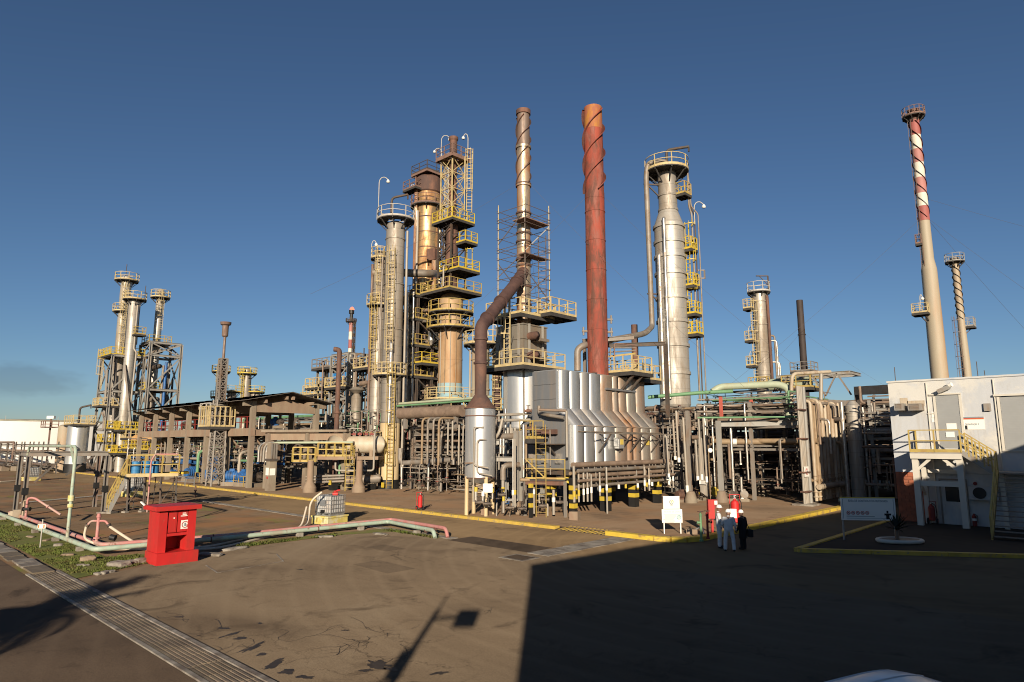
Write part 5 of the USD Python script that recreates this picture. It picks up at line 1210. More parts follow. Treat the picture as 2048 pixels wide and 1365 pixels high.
for k, (ya, yb) in enumerate(((672, 640), (672, 690), (705, 720))): pipe(t, [pol(c, .85, 85, hz(ya + 10 * k, D)), pol(c, 1.5 + .2 * k, 85, hz(ya + 10 * k, D)), pol(c, 1.5 + .2 * k, 85, hz(768, D))], .11, m_pipealu if k else m_pipe, 'riser')
for yy in (618, 682, 732):
    p = pol(c, 1.25, -85); square_platform(t, p[0] - .5, p[0] + .5, p[1] - .6, p[1] + .6, hz(yy, D), m_paleyellow, step=.6)
    if yy > 640: goose_lamp(t, (*pol(c, 1.5, -90), hz(yy, D)), 1.7, RGT[:2] * .4)
ladder(t, pol(c, 1.0, -70), hz(765, D), hz(620, D), VIEW, m_paleyellow, True)
square_platform(t, c[0] - 1.2, c[0] + 1.0, c[1] - 1.6, c[1] - .8, hz(775, D), m_yellow)

# flare stacks at far right
D = 74.0; c = xy(1866, 620, D)
t = T('flare_stack', 'tallest stack with red and white banded top and helical fins, behind the white building', 'chimney', (*c, 0))
zb, zk, zw, zt = hz(540, D), hz(520, D), hz(443, D), hz(235, D)
shell(t, c, [(0, .95), (zb, .80), (zk, .62), (zw, .58)], m_stackgrey, [], n=36, name='stack')
ys = [443, 414, 388, 357, 327, 300, 272, 243]
for i, (ya, yb) in enumerate(zip(ys[:-1], ys[1:])):
    t.part(MB().lathe(c, [(hz(ya, D) + .01, .3), (hz(ya, D) + .01, .60 - .01 * i), (hz(yb, D), .60 - .01 * i), (hz(yb, D), .3)], 30), 'painted_band', [m_flarered, m_flarewhite, m_flarepink, m_flarewhite, m_flarepink, m_flarewhite, m_flarered][i])
t.part(MB().lathe(c, [(hz(243, D), .3), (hz(243, D), .54), (zt + .6, .52), (zt + .6, .62), (zt + .9, .62), (zt + .9, .4)], 28), 'stack_lip', m_rust)
helix(t, c, zw + .3, hz(245, D), .55, 2.4, .12, m_flarered, 3, -1, .04)
round_platform(t, c, hz(234, D), 1.2, .5, 0, 360, m_rustrail, posts=14, h=1.0)
p = pol(c, 1.25, -90); square_platform(t, p[0] - .9, p[0] + .7, p[1] - .8, p[1] + .8, hz(627, D), m_paleyellow, step=.7)
t.part(MB().bar((*pol(c, .7, -88), hz(648, D)), (*pol(c, 1.7, -88), hz(629, D)), .1).bar((*pol(c, .6, -70), hz(648, D)), (*pol(c, 1.4, -70), hz(629, D)), .1), 'bracket', m_darksteel)
goose_lamp(t, (*pol(c, 1.4, -90), hz(627, D)), 2.2, RGT[:2] * .3)
p = pol(c, .85, -90); square_platform(t, p[0] - .3, p[0] + .3, p[1] - .3, p[1] + .3, hz(488, D), m_rustrail, step=.6)
ladder(t, pol(c, .72, -80), hz(625, D), hz(245, D), VIEW - 1.3, m_stackdark, False, wdt=.4, w=.05, rung=.6)
for rel, ex in ((-85, 34), (80, 30), (100, 26)): guy(t, pol(c, .6, rel, hz(440, D)), pol(c, ex, rel, 4), .02)
guy(t, pol(c, .6, 70, hz(400, D)), pol(c, 60, 82, 14), .02)
D = 80.0; c = xy(1922, 640, D)
t = T('flare_stack', 'shorter pale stack wound with fins, to the right of the red and white one', 'chimney', (*c, 0))
zt = hz(524, D)
shell(t, c, [(0, .52), (hz(730, D), .5), (hz(650, D), .40), (zt, .38)], m_stackgrey, [], n=28, name='stack')
helix(t, c, hz(640, D), hz(530, D), .39, 2.6, .09, m_stackgrey, 3, -1, .035)
t.part(MB().lathe(c, [(zt, .5), (zt + .5, .5), (zt + .5, .3)], 20), 'stack_lip', m_steel)
round_platform(t, c, zt, 1.05, .4, 0, 360, m_palesteel, posts=8, h=.95, kick=.1)
p = pol(c, 1.0, 85); square_platform(t, p[0] - .8, p[0] + .5, p[1] - .7, p[1] + .6, hz(654, D), m_palesteel, step=.7)
t.part(MB().bar((*pol(c, .4, 85), hz(668, D)), (*pol(c, 1.3, 85), hz(655, D)), .08), 'bracket', m_darksteel)
ladder(t, pol(c, .7, -75), 5, hz(650, D), VIEW - .8, m_stackdark, True, wdt=.5, w=.05, rung=.6, hoop=1.5)

# ------------------------------------------------------------------ left far units
def slim_tower(label, px, py, D, r, ytop, plats, mat=m_alu, ladder_to=None, mrail=m_paleyellow, base=0.0):
    c = xy(px, py, D); t = T('process_tower', label, 'process tower', (*c, base)); zt = hz(ytop, D)
    shell(t, c, [(base, r), (zt, r), (zt + .3, r * .4)], mat, [zt - .8], n=28)
    for (y, ro, a0, a1) in plats: round_platform(t, c, hz(y, D), ro, r * .98, a0, a1, mrail, posts=9, w=.065)
    if ladder_to: ladder(t, pol(c, r + .18, ladder_to[2]), hz(ladder_to[0], D), hz(ladder_to[1], D), VIEW, mrail, True, w=.06)
    return t, c
t, c = slim_tower('tallest of the left group of silver towers, galleries at its top and upper third', 246, 640, 99, .75, 556, [(562, 1.65, 0, 360), (624, 1.5, -150, 20)], m_alu, (730, 580, 40))
t.part(MB().tube([pol(c, .3, 0, hz(562, 99)), pol(c, .3, 0, hz(530, 99))], .05, 6), 'lightning_rod', m_darksteel)
t, c = slim_tower('bright silver tower leaning against the tallest left one, gallery on top', 264, 660, 97, .72, 598, [(600, 1.6, -100, 180)], m_alu)
t.part(MB().tube([pol(c, 1.5, 90, hz(600, 97)), pol(c, 1.5, 90, hz(572, 97))], .05, 6), 'lightning_rod', m_darksteel)
p = pol(c, 1.3, 80); square_platform(t, p[0] - .9, p[0] + .6, p[1] - .8, p[1] + .7, hz(670, 97), m_yellow, w=.065)
pipe(t, [pol(c, .95, 60, hz(612, 97)), pol(c, .95, 60, hz(700, 97)), pol(c, 1.3, 70, hz(705, 97)), pol(c, 1.3, 60, hz(855, 97))], .13, m_pipewhite, 'riser')
pipe(t, [pol(c, .9, 90, hz(605, 97)), pol(c, .9, 90, hz(690, 97))], .06, m_pipe, 'riser')
t, c = slim_tower('thinnest of the left towers with a ladder down its right face', 316, 650, 102, .55, 582, [(596, 1.4, 0, 360)], m_alu, (662, 597, 60))
D = 98; a = V(232, 860, D); 
def left_frame(label, x0, x1, y0, y1, ytop, ylv, mrail):
    t = T('steel_tower', label, 'steel structure', ((x0 + x1) / 2, (y0 + y1) / 2, 0))
    frame_tower(t, x0, x1, y0, y1, [hz(y, D) for y in ylv], .34, m_palesteel, 'x', z0=0)
    return t
c1 = xy(240, 800, 98); t = left_frame('left steel support tower with long yellow railed deck, under the twin silver towers', c1[0] - 3.6, c1[0] + 1.9, c1[1] - 2.0, c1[1] + 2.3, 712, (860, 785, 715), m_yellow)
square_platform(t, c1[0] - 4.2, c1[0] + 1.8, c1[1] - 2.3, c1[1] + 2.3, hz(713, 98), m_brightyellow, w=.075, step=.8, hole=(c1[0] - .9, c1[0] + 1.0, c1[1] - .8, c1[1] + 1.6))
for (px, y, k, wd) in ((212, 812, m_paleyellow, 1.8), (224, 858, m_brightyellow, 1.2), (254, 860, m_brightyellow, 2.0), (212, 884, m_brightyellow, 1.2), (224, 906, m_brightyellow, 1.3), (248, 906, m_brightyellow, 1.8), (262, 876, m_paleyellow, 1.4)):
    p = xy(px, y, 96); square_platform(t, p[0] - wd, p[0] + wd * .6, p[1] - wd * .7, p[1] + wd * .7, hz(y, 96), k, w=.075, step=.7)
ladder(t, xy(204, 750, 98), hz(780, 98), hz(712, 98), VIEW - .8, m_paleyellow, True, w=.06)
for (px, ya, px2, yb) in ((232, 720, 222, 940), (215, 740, 207, 860), (250, 730, 262, 850), (205, 825, 213, 845)): t.part(MB().bar(V(px, ya, 96), V(px2, yb, 96), .28), 'brace', m_steel)
c2 = xy(314, 800, 100); D = 100; t = left_frame('right steel support tower with a small top deck, round the thinnest left tower', c2[0] - 2.4, c2[0] + 2.2, c2[1] - 2.2, c2[1] + 2.2, 690, (855, 782, 715, 690), m_yellow)
square_platform(t, c2[0] - 2.0, c2[0] + 1.2, c2[1] - 2.2, c2[1] + 1.0, hz(688, 100), m_yellow, w=.065, hole=(c2[0] - .6, c2[0] + .6, c2[1] - .9, c2[1] + .6)); square_platform(t, c2[0] - 1.6, c2[0] + 1.3, c2[1] - 2.3, c2[1] + .8, hz(782, 100), m_brightyellow, w=.065)
rr = np.random.default_rng(31)
for k in range(9): u, v_ = rr.uniform(-2, 1.8), rr.uniform(-2, 2); pipe(t, [(c2[0] + u, c2[1] + v_, rr.uniform(4, 9)), (c2[0] + u, c2[1] + v_, rr.uniform(13, 18))], rr.uniform(.08, .25), [m_pipe, m_blue, m_darksteel, m_stackdark][k % 4])
for k in range(4): z = hz((845, 800, 735, 705)[k], 100); drum(t, (c2[0] - 3.5, c2[1] - .5, z), (c2[0] + 1.5, c2[1] - .5, z), .35, [m_darksteel, m_pipe][k % 2], 'exchanger', 12)
# pair beyond the pump house
t, c = slim_tower('small far tower just left of the lattice vent mast', 441, 760, 120, .75, 730, [(744, 1.6, 0, 360), (795, 1.5, -170, -20)], m_alu2, (790, 745, 10), m_yellow)
p = xy(464, 780, 120); p2 = hz(783, 120); t2, c_ = slim_tower('short far tower with yellow gallery right of the lattice vent mast', 463, 800, 122, .8, 783, [(784, 1.7, -90, 130)], m_alu2, None, m_yellow)
t, c = slim_tower('small far tower with bright yellow ladder, alone right of the lattice vent mast', 492, 780, 120, .8, 740, [(748, 1.7, 0, 360)], m_alu2, (810, 748, -20), m_brightyellow)
t, c = slim_tower('stubby far tower with yellow gallery beside the yellow laddered one', 510, 800, 121, .85, 782, [(785, 1.6, -80, 150)], m_alu2, None, m_brightyellow)
# far burning flare
D = 250.0; c = xy(701, 680, D)
t = T('flare_stack', 'small distant red and white banded flare with a flame at its tip', 'flare', (*c, 0))
ys = [790, 740, 715, 697, 680, 664, 646]
for i, (ya, yb) in enumerate(zip(ys[:-1], ys[1:])): t.part(MB().lathe(c, [(hz(ya, D) if i else 0, .8), (hz(yb, D), .75)], 16), 'painted_band', [m_stackgrey, m_flarered, m_flarewhite, m_flarered, m_flarewhite, m_flarepink][i])
t.part(lattice(MB(), c[0] + .9, c[0] + 1.7, c[1] + .2, c[1] + 1.0, 20, hz(640, D), 2.5, .2), 'lattice_frame', m_darksteel)
round_platform(t, c, hz(644, D), 2.0, .7, 0, 360, m_darksteel, posts=8, w=.2)
t.part(MB().lathe(c, [(hz(644, D), .7), (hz(628, D), .6), (hz(628, D), 1.0), (hz(621, D), 1.0), (hz(621, D), .3)], 16), 'flare_tip', m_black)
m_flame = L('flame', {'e': ('emission', {'color': (1.0, 0.22, 0.12), 'strength': 1.6})}, [], surface='e.emission')
t.part(MB().lathe(c + RGT[:2] * .15, [(hz(622, D), .5), (hz(619, D), .95), (hz(616, D), .6), (hz(614, D), .1)], 12), 'flame', m_flame)

# white storage tank and what stands before it
ct = xy(52, 880, 155); t = T('storage_tank', 'big white storage tank with stained rim at the far left', 'storage tank', (*ct, 0))
Rt = 27.5; ztk = hz(841, 128)
t.part(MB().lathe(ct, [(0, Rt), (ztk, Rt)], 96), 'wall', m_tank)
t.part(MB().lathe(ct, [(ztk, Rt + .12), (ztk + .25, Rt + .12), (ztk + .25, Rt - .2), (ztk + 1.0, 6), (ztk + 1.1, .1)], 96), 'roof', m_grime)
r = MB()
for k in range(60):
    a0_, a1_ = 2 * math.pi * k / 60, 2 * math.pi * (k + 1) / 60
    pa, pb = ct + Rt * np.array([math.cos(a0_), math.sin(a0_)]), ct + Rt * np.array([math.cos(a1_), math.sin(a1_)])
    if k % 3 == 0: r.bar((*pa, ztk), (*pa, ztk + 1.0), .06)
t.part(r, 'railing', m_white)
p = xy(100, 860, 118); t.part(MB().box(p[0] - 2, p[0] + 1, p[1] - 1, p[1] + 1, hz(856, 118), hz(856, 118) + .1), 'platform', m_rustrail)
rl = MB(); rail(rl, [(p[0] - 2, p[1] - 1, hz(856, 118)), (p[0] + 1, p[1] - 1, hz(856, 118)), (p[0] + 1, p[1] + 1, hz(856, 118))], 1.2, 1.2, .1); t.part(rl, 'railing', m_rustrail)
t.part(MB().bar((p[0], p[1], 0), (p[0], p[1], hz(836, 118)), .25), 'lamp_post', m_rustrail); t.part(MB().boxr((p[0], p[1], hz(838, 118)), 1.4, .5, .5, .6), 'floodlight', m_signwhite)

D = 97.0; c = xy(153, 900, D)
t = T('vertical_tank', 'upright silver tank with black base and yellow top railing, before the white tank', 'tank', (*c, 0))
z1 = hz(851, D); shell(t, c, [(1.2, 1.38), (z1 - .25, 1.38), (z1, 1.2), (z1, .2)], m_alupaint, [], n=36)
t.part(MB().lathe(c, [(0, 1.42), (1.3, 1.42), (1.3, 1.2)], 32), 'base', m_black)
square_platform(t, c[0] - 3.0, c[0] + 1.8, c[1] - 1.2, c[1] + 1.6, z1 + .12, m_paleyellow, w=.075, step=.9, h=1.3); davit(t, (*pol(c, .1, -20), z1), 2.6, RGT[:2] * 1.6, .14)
t.part(MB().tube([(*pol(c, 1.3, 25), hz(898, D)), (*pol(c, 1.75, 25), hz(898, D))], .38, 14), 'manway', m_alu2)
for dx in (-1.55, -2.1): t.part(MB().bar((c[0] - 1.8, c[1] + dx * .4, 0), (c[0] - 1.8, c[1] + dx * .4, z1), .2), 'post', m_paleyellow)
c = xy(128, 900, 99); t = T('vertical_tank', 'plain grey tank just behind the silver tank with the black base', 'tank', (*c, 0)); shell(t, c, [(0, 1.0), (hz(853, 99), 1.0), (hz(850, 99), .6)], m_stackgrey, [], n=24)
rack('pipe_rack', 'low pipe rack running in front of the white storage tank', -160, -112, 22.6, 24.4, [1.1, 2.9, 4.2], 41, bays=8, n=1, rmin=.1, rmax=.24, w=.16, drops=3, risers=2, z0=0, pal=[m_pipebrown, m_pipe, m_stackdark, m_pipetan])
rack('pipe_rack', 'small green and grey pipe rack between the white tank and the left towers', -118, -108, 40, 43, [1.2, 3.0, 4.6], 43, bays=3, n=3, rmin=.08, rmax=.2, w=.18, z0=0, pal=[m_green, m_pipe, m_darksteel])
for k in range(6):
    p = xy(6 + k * 29, 930, 104); tt = T('concrete_plinth', ('first', 'second', 'third', 'fourth', 'fifth', 'sixth')[k] + ' from the left of the low concrete plinths below the white tank', 'plinth', (*p, 0))
    tt.part(MB().boxr((*p, 0), 1.9, 1.0, .7, .2), 'block', m_concrete); tt.part(MB().tube([(p[0] - 1.4, p[1], 1.0), (p[0] + 1.4, p[1], 1.0)], .3, 10), 'pipe', m_machine)

# ------------------------------------------------------------------ pump house: open concrete frame under a sheet roof
X0, X1, Y0, Y1 = -93.4, -61.4, 28.9, 35.9
t = T('pump_house', 'open concrete pump house with low pitched dark sheet roof', 'pump house', ((X0 + X1) / 2, (Y0 + Y1) / 2, PADZ))
ze, zr = 8.35, 9.25
xs_ = np.linspace(X1 - .3, X0 + .3, 7)
for x in xs_:
    for y in (Y0 + .1, Y1 - .1): t.part(MB().box(x - .22, x + .22, y - .22, y + .22, PADZ, ze), 'concrete_column', m_concrete)
    t.part(MB().box(x - .2, x + .2, Y0 - .9, Y0 - .17, ze - .5, ze - .05), 'corbel', m_concrete); t.part(MB().box(x - .2, x + .2, Y1 + .17, Y1 + .9, ze - .5, ze - .05), 'corbel', m_concrete)
    gb = MB(); 
    gy = [(Y0 + .37, ze - 1.05), (Y1 - .37, ze - 1.05), (Y1 - .37, ze - .35), ((Y0 + Y1) / 2, ze + .25), (Y0 + .37, ze - .35)]
    v_ = [(x - .17, y, z) for y, z in gy] + [(x + .17, y, z) for y, z in gy]
    gb.add(v_[5:], [(1, 0, 0)] * 5, [(0, 1, 2), (0, 2, 3), (0, 3, 4)]); gb.add(v_[:5], [(-1, 0, 0)] * 5, [(0, 2, 1), (0, 3, 2), (0, 4, 3)])
    for i in range(5):
        j = (i + 1) % 5; q = np.array([v_[i], v_[j], v_[j + 5], v_[i + 5]]); n_ = np.cross(q[2] - q[0], q[1] - q[0]); n_ /= np.linalg.norm(n_); gb.add(q, [n_] * 4, [(0, 2, 1), (0, 3, 2)])
    t.part(gb, 'gable_beam', m_concpink)
for y in (Y0 + .1, Y1 - .1): t.part(MB().box(X0, X1 - .02, y - .2, y + .2, 5.0, 5.75), 'edge_beam', m_concpink)
for x in xs_: t.part(MB().box(x - .18, x + .18, Y0 + .38, Y1 - .38, 5.05, 5.6), 'floor_beam', m_concpink)
t.part(MB().box(X0, X1 - 6, Y0 + .4, Y1 - .4, 5.62, 5.78), 'floor_slab', m_concrete)
for i, x in enumerate(np.arange(X0 - 1.0, X1 + .8, 1.0)):
    for sgn in (-1, 1):
        ym, ye = (Y0 + Y1) / 2, ((Y0 - 1.3) if sgn < 0 else (Y1 + 1.3)); dz = .012 * (i % 2)
        t.part(MB().add([(x, ym, zr + .1 + dz), (x + .985, ym, zr + .1 + dz), (x + .985, ye, ze + .03 + dz), (x, ye, ze + .03 + dz)][::(1 if sgn > 0 else 1)], [(0, sgn * .2, .98)] * 4, [(0, 1, 2), (0, 2, 3)] if sgn < 0 else [(0, 2, 1), (0, 3, 2)]).bar((x + .5, ye, ze - .02 + dz), (x + .5, ym, zr + .05 + dz), .95, .05), 'roof_sheet', m_roof)
for y in (Y0 + 1.0, (Y0 + Y1) / 2 - .35, (Y0 + Y1) / 2 + .35, Y1 - 1.0):
    z = ze + .05 + (zr - ze) * (1 - abs(y - (Y0 + Y1) / 2) / (Y1 - Y0) * 2) * .8 - .25
    t.part(MB().box(X0 - .5, X1 + .55, y - .1, y + .1, z - .2, z + .12), 'purlin', m_concpink)
for x in xs_[:3]: t.part(MB().bar((x - .2, Y0 + .3, 5.0), (x - .2, Y0 + 1.6, 3.7), .15), 'knee_brace', m_concpink)
r = MB(); rail(r, [(X1 - 1, Y0 + .5, 5.8), (X0, Y0 + .5, 5.8)], 1.1, 1.3, .07, kick=0); t.part(r, 'railing', m_darkred)
rp_ = np.random.default_rng(77)
for k in range(7):
    x = rp_.uniform(X0 + 2, X1 - 2); y = rp_.uniform(Y0 + 1, Y1 - 1)
    x = X1 - 2.5 - 4.6 * k; tt = T('pump', ('blue', 'grimy dark', 'blue')[k % 3] + ' pump in the ' + ('first', 'second', 'third', 'fourth', 'fifth', 'sixth', 'seventh')[k] + ' bay of the open pump house from its gable', 'pump', (x, y, 5.8 if k % 4 == 0 else PADZ))
    pump(tt, (x, y, 5.8 if k % 4 == 0 else PADZ), rp_.uniform(-.2, .2) + (math.pi / 2 if k % 2 else 0), [m_blue, m_machine, m_blue][k % 3], rp_.uniform(.9, 1.4))
for k, (pxa, pxb, y, D_, r_) in enumerate(((276, 297, 883, 95, 1.0), (308, 336, 885, 90.5, 1.0))):
    a_, b_ = V(pxa, y, D_), V(pxb, y, D_); b_ = a_ + np.array([4.5, .3, 0])
    tt = T('horizontal_vessel', ('orange vessel behind the leftmost pump house columns', 'second orange vessel with a dark manway, right of the first inside the pump house')[k], 'vessel', (*a_[:2], 0))
    drum(tt, a_, b_, r_, m_orangevessel, 'shell'); 
    for q in (.2, .8): p = a_ + (b_ - a_) * q; tt.part(MB().box(p[0] - .2, p[0] + .2, p[1] - .6, p[1] + .6, PADZ, a_[2] - r_ * .8), 'saddle', m_concrete)
    if k: tt.part(MB().tube([a_ + [1.2, -.9, 0], a_ + [1.2, -1.25, 0]], .45, 16), 'manway', m_machine)
    square_platform(tt, a_[0] - 1.5, b_[0] + .5, a_[1] - 1.6, a_[1] - 1.0, a_[2] - 1.0, m_brightyellow, w=.065)
for k, (px, D_) in enumerate(((388, 76.5), (420, 73.3), (458, 70))):
    a_ = V(px, 923, D_); tt = T('heat_exchanger', ('blue horizontal exchanger furthest left in the pump house', 'blue horizontal exchanger in the middle bay of the pump house', 'blue horizontal exchanger near the lattice mast')[k], 'heat exchanger', (*a_[:2], PADZ))
    drum(tt, a_, a_ + [-3.4, 0, 0], .5, m_blue, 'shell'); drum(tt, a_ + [.1, 0, 0], a_ + [.35, 0, 0], .62, m_blue, 'channel_head', heads=False); tt.part(MB().box(a_[0] - 2.9, a_[0] - 2.5, a_[1] - .4, a_[1] + .4, PADZ, a_[2] - .35).box(a_[0] - .7, a_[0] - .3, a_[1] - .4, a_[1] + .4, PADZ, a_[2] - .35), 'saddle', m_machine)
    tt.part(MB().tube([a_ + [-.2, 0, .4], a_ + [-.2, 0, 1.2]], .14, 8), 'nozzle', m_blue)
rack('pipe_rack', 'crowded pipe rack inside and behind the pump house', -104, -61, 31.0, 34.6, [2.2, 3.4, 4.6], 51, bays=9, n=5, rmin=.08, rmax=.22, w=.2, drops=26, risers=16, pal=[m_pipe, m_pipetan, m_blue, m_pipebrown, m_pipecream, m_green])
rack('pipe_rack', 'pipe rack seen under the pump house roof, beyond it', -96, -52, 44, 50, [5.4, 6.6, 7.6], 52, bays=9, n=5, rmin=.08, rmax=.22, w=.22, drops=20, risers=10, pal=[m_pipe, m_green, m_pipetan, m_pipebrown, m_palegreen])

for k, x in enumerate((-63.5, -65.6, -70.2, -75.8)):
    tt = T('pump', ('blue pump at the front of the gable end bay', 'blue pump standing just behind the lattice mast', 'blue pump at the front of the second bay left of the lattice mast', 'blue pump at the front of the third bay left of the lattice mast')[k], 'pump', (x, 29.9, PADZ)); pump(tt, (x, 29.9, PADZ), .2 + .5 * k, m_blue, 1.5)
    tt = T('pipe', ('blue and green suction pipes over the pump in the gable end bay', 'pale suction pipe with an elbow behind the lattice mast', 'pale suction pipe left of the lattice mast', 'green suction pipe left of the pale ones in the pump house')[k], 'pipe', (x, 29.6, PADZ)); pipe(tt, [(x + .8, 29.4, 1.2), (x + .8, 29.4, 3.4), (x + .8, 31.5, 3.6)], .16, [m_blue, m_pipewhite, m_pipecream, m_green][k], 'pipe', n=12); pipe(tt, [(x - 1.6, 29.5, 2.6), (x + .4, 29.5, 2.6), (x + .4, 30.5, 2.6)], .12, [m_green, m_pipealu, m_blue, m_pipewhite][k], 'pipe', n=10)
tt = T('guard_rail', 'low yellow guard rail along the front of the pump house bays', 'railing', (-68, 29.3, PADZ)); r = MB(); rail(r, [(-62.3, 29.25, PADZ), (-66.6, 29.25, PADZ)], 1.0, 1.2, .05, kick=0); tt.part(r, 'rail', m_yellow); r = MB(); rail(r, [(-68.0, 29.25, PADZ), (-77.5, 29.25, PADZ)], 1.0, 1.2, .05, kick=0); tt.part(r, 'rail', m_yellow)
# lattice mast with the blackened vent and its cage
c = np.array([-66.9, 28.0]); D = dist_of(c); t = T('lattice_mast', 'grey lattice mast with a thin dark flared vent, in front of the pump house', 'mast', (*c, PADZ))
zl = hz(722, D)
for dx in (-.62, .62):
    for dy in (-.62, .62): t.part(MB().bar((c[0] + dx, c[1] + dy, PADZ), (c[0] + dx * .75, c[1] + dy * .75, zl - 4), .15), 'leg', m_steel)
k_ = 9
for i in range(k_):
    za_, zb_2 = .5 + (zl - 5) * i / k_, .5 + (zl - 5) * (i + 1) / k_; m = MB(); f_ = .62 * (1 - .25 * i / k_)
    for (u, v_), (u2, v2) in (((-1, -1), (1, -1)), ((1, -1), (1, 1)), ((1, 1), (-1, 1)), ((-1, 1), (-1, -1))):
        m.bar((c[0] + u * f_, c[1] + v_ * f_, zb_2), (c[0] + u2 * f_, c[1] + v2 * f_, zb_2), .13); m.bar((c[0] + u * f_, c[1] + v_ * f_, za_), (c[0] + u2 * f_, c[1] + v2 * f_, zb_2), .08); m.bar((c[0] + u2 * f_, c[1] + v2 * f_, za_), (c[0] + u * f_, c[1] + v_ * f_, zb_2), .08)
    t.part(m, 'bracing', m_steel)
t.part(lattice(MB(), c[0] - .32, c[0] + .32, c[1] - .32, c[1] + .32, zl - 5, zl + .2, .75, .13), 'upper_lattice', m_steel)
square_platform(t, c[0] - 1.75, c[0] + .85, c[1] - 1.3, c[1] + 1.2, hz(854, D), m_paleyellow, w=.075, step=.5, h=2.0)
for dx in (-1.7, -.2, .8): t.part(MB().bar((c[0] + dx, c[1] - 1.28, hz(854, D)), (c[0] + dx, c[1] - 1.28, hz(808, D)), .1), 'post', m_white)
t.part(MB().bar((c[0] - 1.7, c[1] - 1.28, hz(808, D)), (c[0] + .8, c[1] - 1.28, hz(808, D)), .1).bar((c[0] - 1.7, c[1] - 1.28, hz(814, D)), (c[0] - .9, c[1] - 1.28, hz(808, D)), .07), 'head_rail', m_white)
t.part(MB().boxr((c[0] - .3, c[1] - .6, hz(820, D)), .7, .6, .6, 0), 'cabinet', m_palesteel)
t.part(MB().lathe(c, [(zl - 6, .14), (hz(675, D), .13), (hz(674, D), .24), (hz(672, D), .30), (hz(652, D), .32), (hz(650, D), .5), (hz(645, D), .55), (hz(645, D), .3)], 20), 'vent_pipe', m_stackdark)

# ------------------------------------------------------------------ concrete pipe bridge, posts and cream drums in the middle
t = T('concrete_bridge', 'concrete pipe bridge with haunched beams right of the pump house', 'pipe bridge', (-54, 33, PADZ))
for (pa, pb, z0_, z1_, w_) in (((-60.2, 29.6), (-52.9, 34.2), 5.35, 5.55, 1.4),): 
    d_ = np.array(pb) - np.array(pa); t.part(MB().bar((*pa, (z0_ + z1_) / 2), (*pb, (z0_ + z1_) / 2), w_, z1_ - z0_), 'deck_slab', m_concrete)
    for k in (0, 1): t.part(MB().bar((*(np.array(pa) + d_ * (.08 + .47 * k)), 4.95), (*(np.array(pa) + d_ * (.5 + .47 * k)), 4.95), .4, .7), 'beam', m_concpink)
    for q in (.06, .52, .96): p = np.array(pa) + d_ * q; t.part(MB().box(p[0] - .3, p[0] + .3, p[1] - .3, p[1] + .3, PADZ, 5.3), 'concrete_column', m_concrete)
for k in range(5):
    m_ = [m_pipealu, m_pipe, m_pipewhite, m_pipealu, m_palegreen][k]; o = k * .42
    pipe(t, [(-59.4 + o * .9, 28.7 + o * .15, 2.6), (-59.4 + o * .9, 28.7 + o * .15, 4.35), (-52.2 + o * .5, 34.6 - o * .6, 4.4)], .11, m_, 'bent_pipe', bend=.8)
p = np.array([-56.5, 28.55]); t = T('concrete_post', 'free standing concrete post with a white notice, at the pad edge', 'post', (*p, PADZ))
t.part(MB().box(p[0] - .33, p[0] + .33, p[1] - .33, p[1] + .33, PADZ, 4.35), 'shaft', m_concrete); t.part(MB().box(p[0] - .42, p[0] + .42, p[1] - .42, p[1] + .42, 2.75, 2.95), 'band', m_darksteel)
for k in (-1, 0, 1): t.part(MB().box(p[0] + .33, p[0] + .42, p[1] + k * .22 - .06, p[1] + k * .22 + .06, 2.95, 4.3), 'channel', m_steel)
t.part(MB().box(p[0] + .34, p[0] + .37, p[1] - .3, p[1] + .2, 1.5, 2.1).box(p[0] - .28, p[0] + .25, p[1] - .37, p[1] - .34, 1.5, 2.15), 'notice', m_signwhite); t.part(MB().box(p[0] - .1, p[0] + .15, p[1] - .37, p[1] - .335, 1.2, 1.38), 'red_mark', m_signred)

# drum deck
D = 61.0
A = xy(655, 888, 61.5); t = T('drum_deck', 'tan concrete drum deck on flared piers with yellow railings and ladder', 'platform', (*A, PADZ))
zf = hz(913, 60.5)
for (px, py) in ((619, 985), (660, 968), (717, 985), (750, 968)):
    q = G(px, py, PADZ)[:2]; t.part(MB().lathe(q, [(PADZ, .58), (.5, .58), (1.05, .3), (zf - .3, .27), (zf - .3, .1)], 18), 'pier', m_concpink)
fa, fb = G(612, 985, PADZ)[:2], G(775, 985, PADZ)[:2]
B0, B1 = V(636, 913, 60.0)[:2], V(757, 913, 59.6)[:2]; dB = (B1 - B0) / np.linalg.norm(B1 - B0); nB = np.array([-dB[1], dB[0]])
t.part(MB().bar((*(B0 + nB * 1.2), zf - .15), (*(B1 + nB * 1.2), zf - .15), 2.6, .3), 'deck_slab', m_concpink)
r = MB(); rail(r, [(*(B0 - nB * .1), zf), (*(B0 + dB * 3.1 - nB * .1), zf)], 1.2, .75, .1); rail(r, [(*(B0 - dB * 2.3 - nB * .1), zf - .5), (*(B0 - dB * .2 - nB * .1), zf - .5)], 1.3, .6, .11, kick=.2); rail(r, [(*(B0 + dB * 3.1), zf), (*(B0 + dB * 3.1 + nB * 2), zf)], 1.2, .8, .09); t.part(r, 'railing', m_yellow)
t.part(MB().bar((*(B0 - dB * 2.3 + nB * .5), zf - .55), (*(B0 - dB * .1 + nB * .5), zf - .55), 1.2, .1), 'side_landing', m_deck)
q = V(700, 940, 59.2)[:2]; ladder(t, q, PADZ, zf, VIEW, m_yellow, True, w=.065, wdt=.75, hoop=.8)
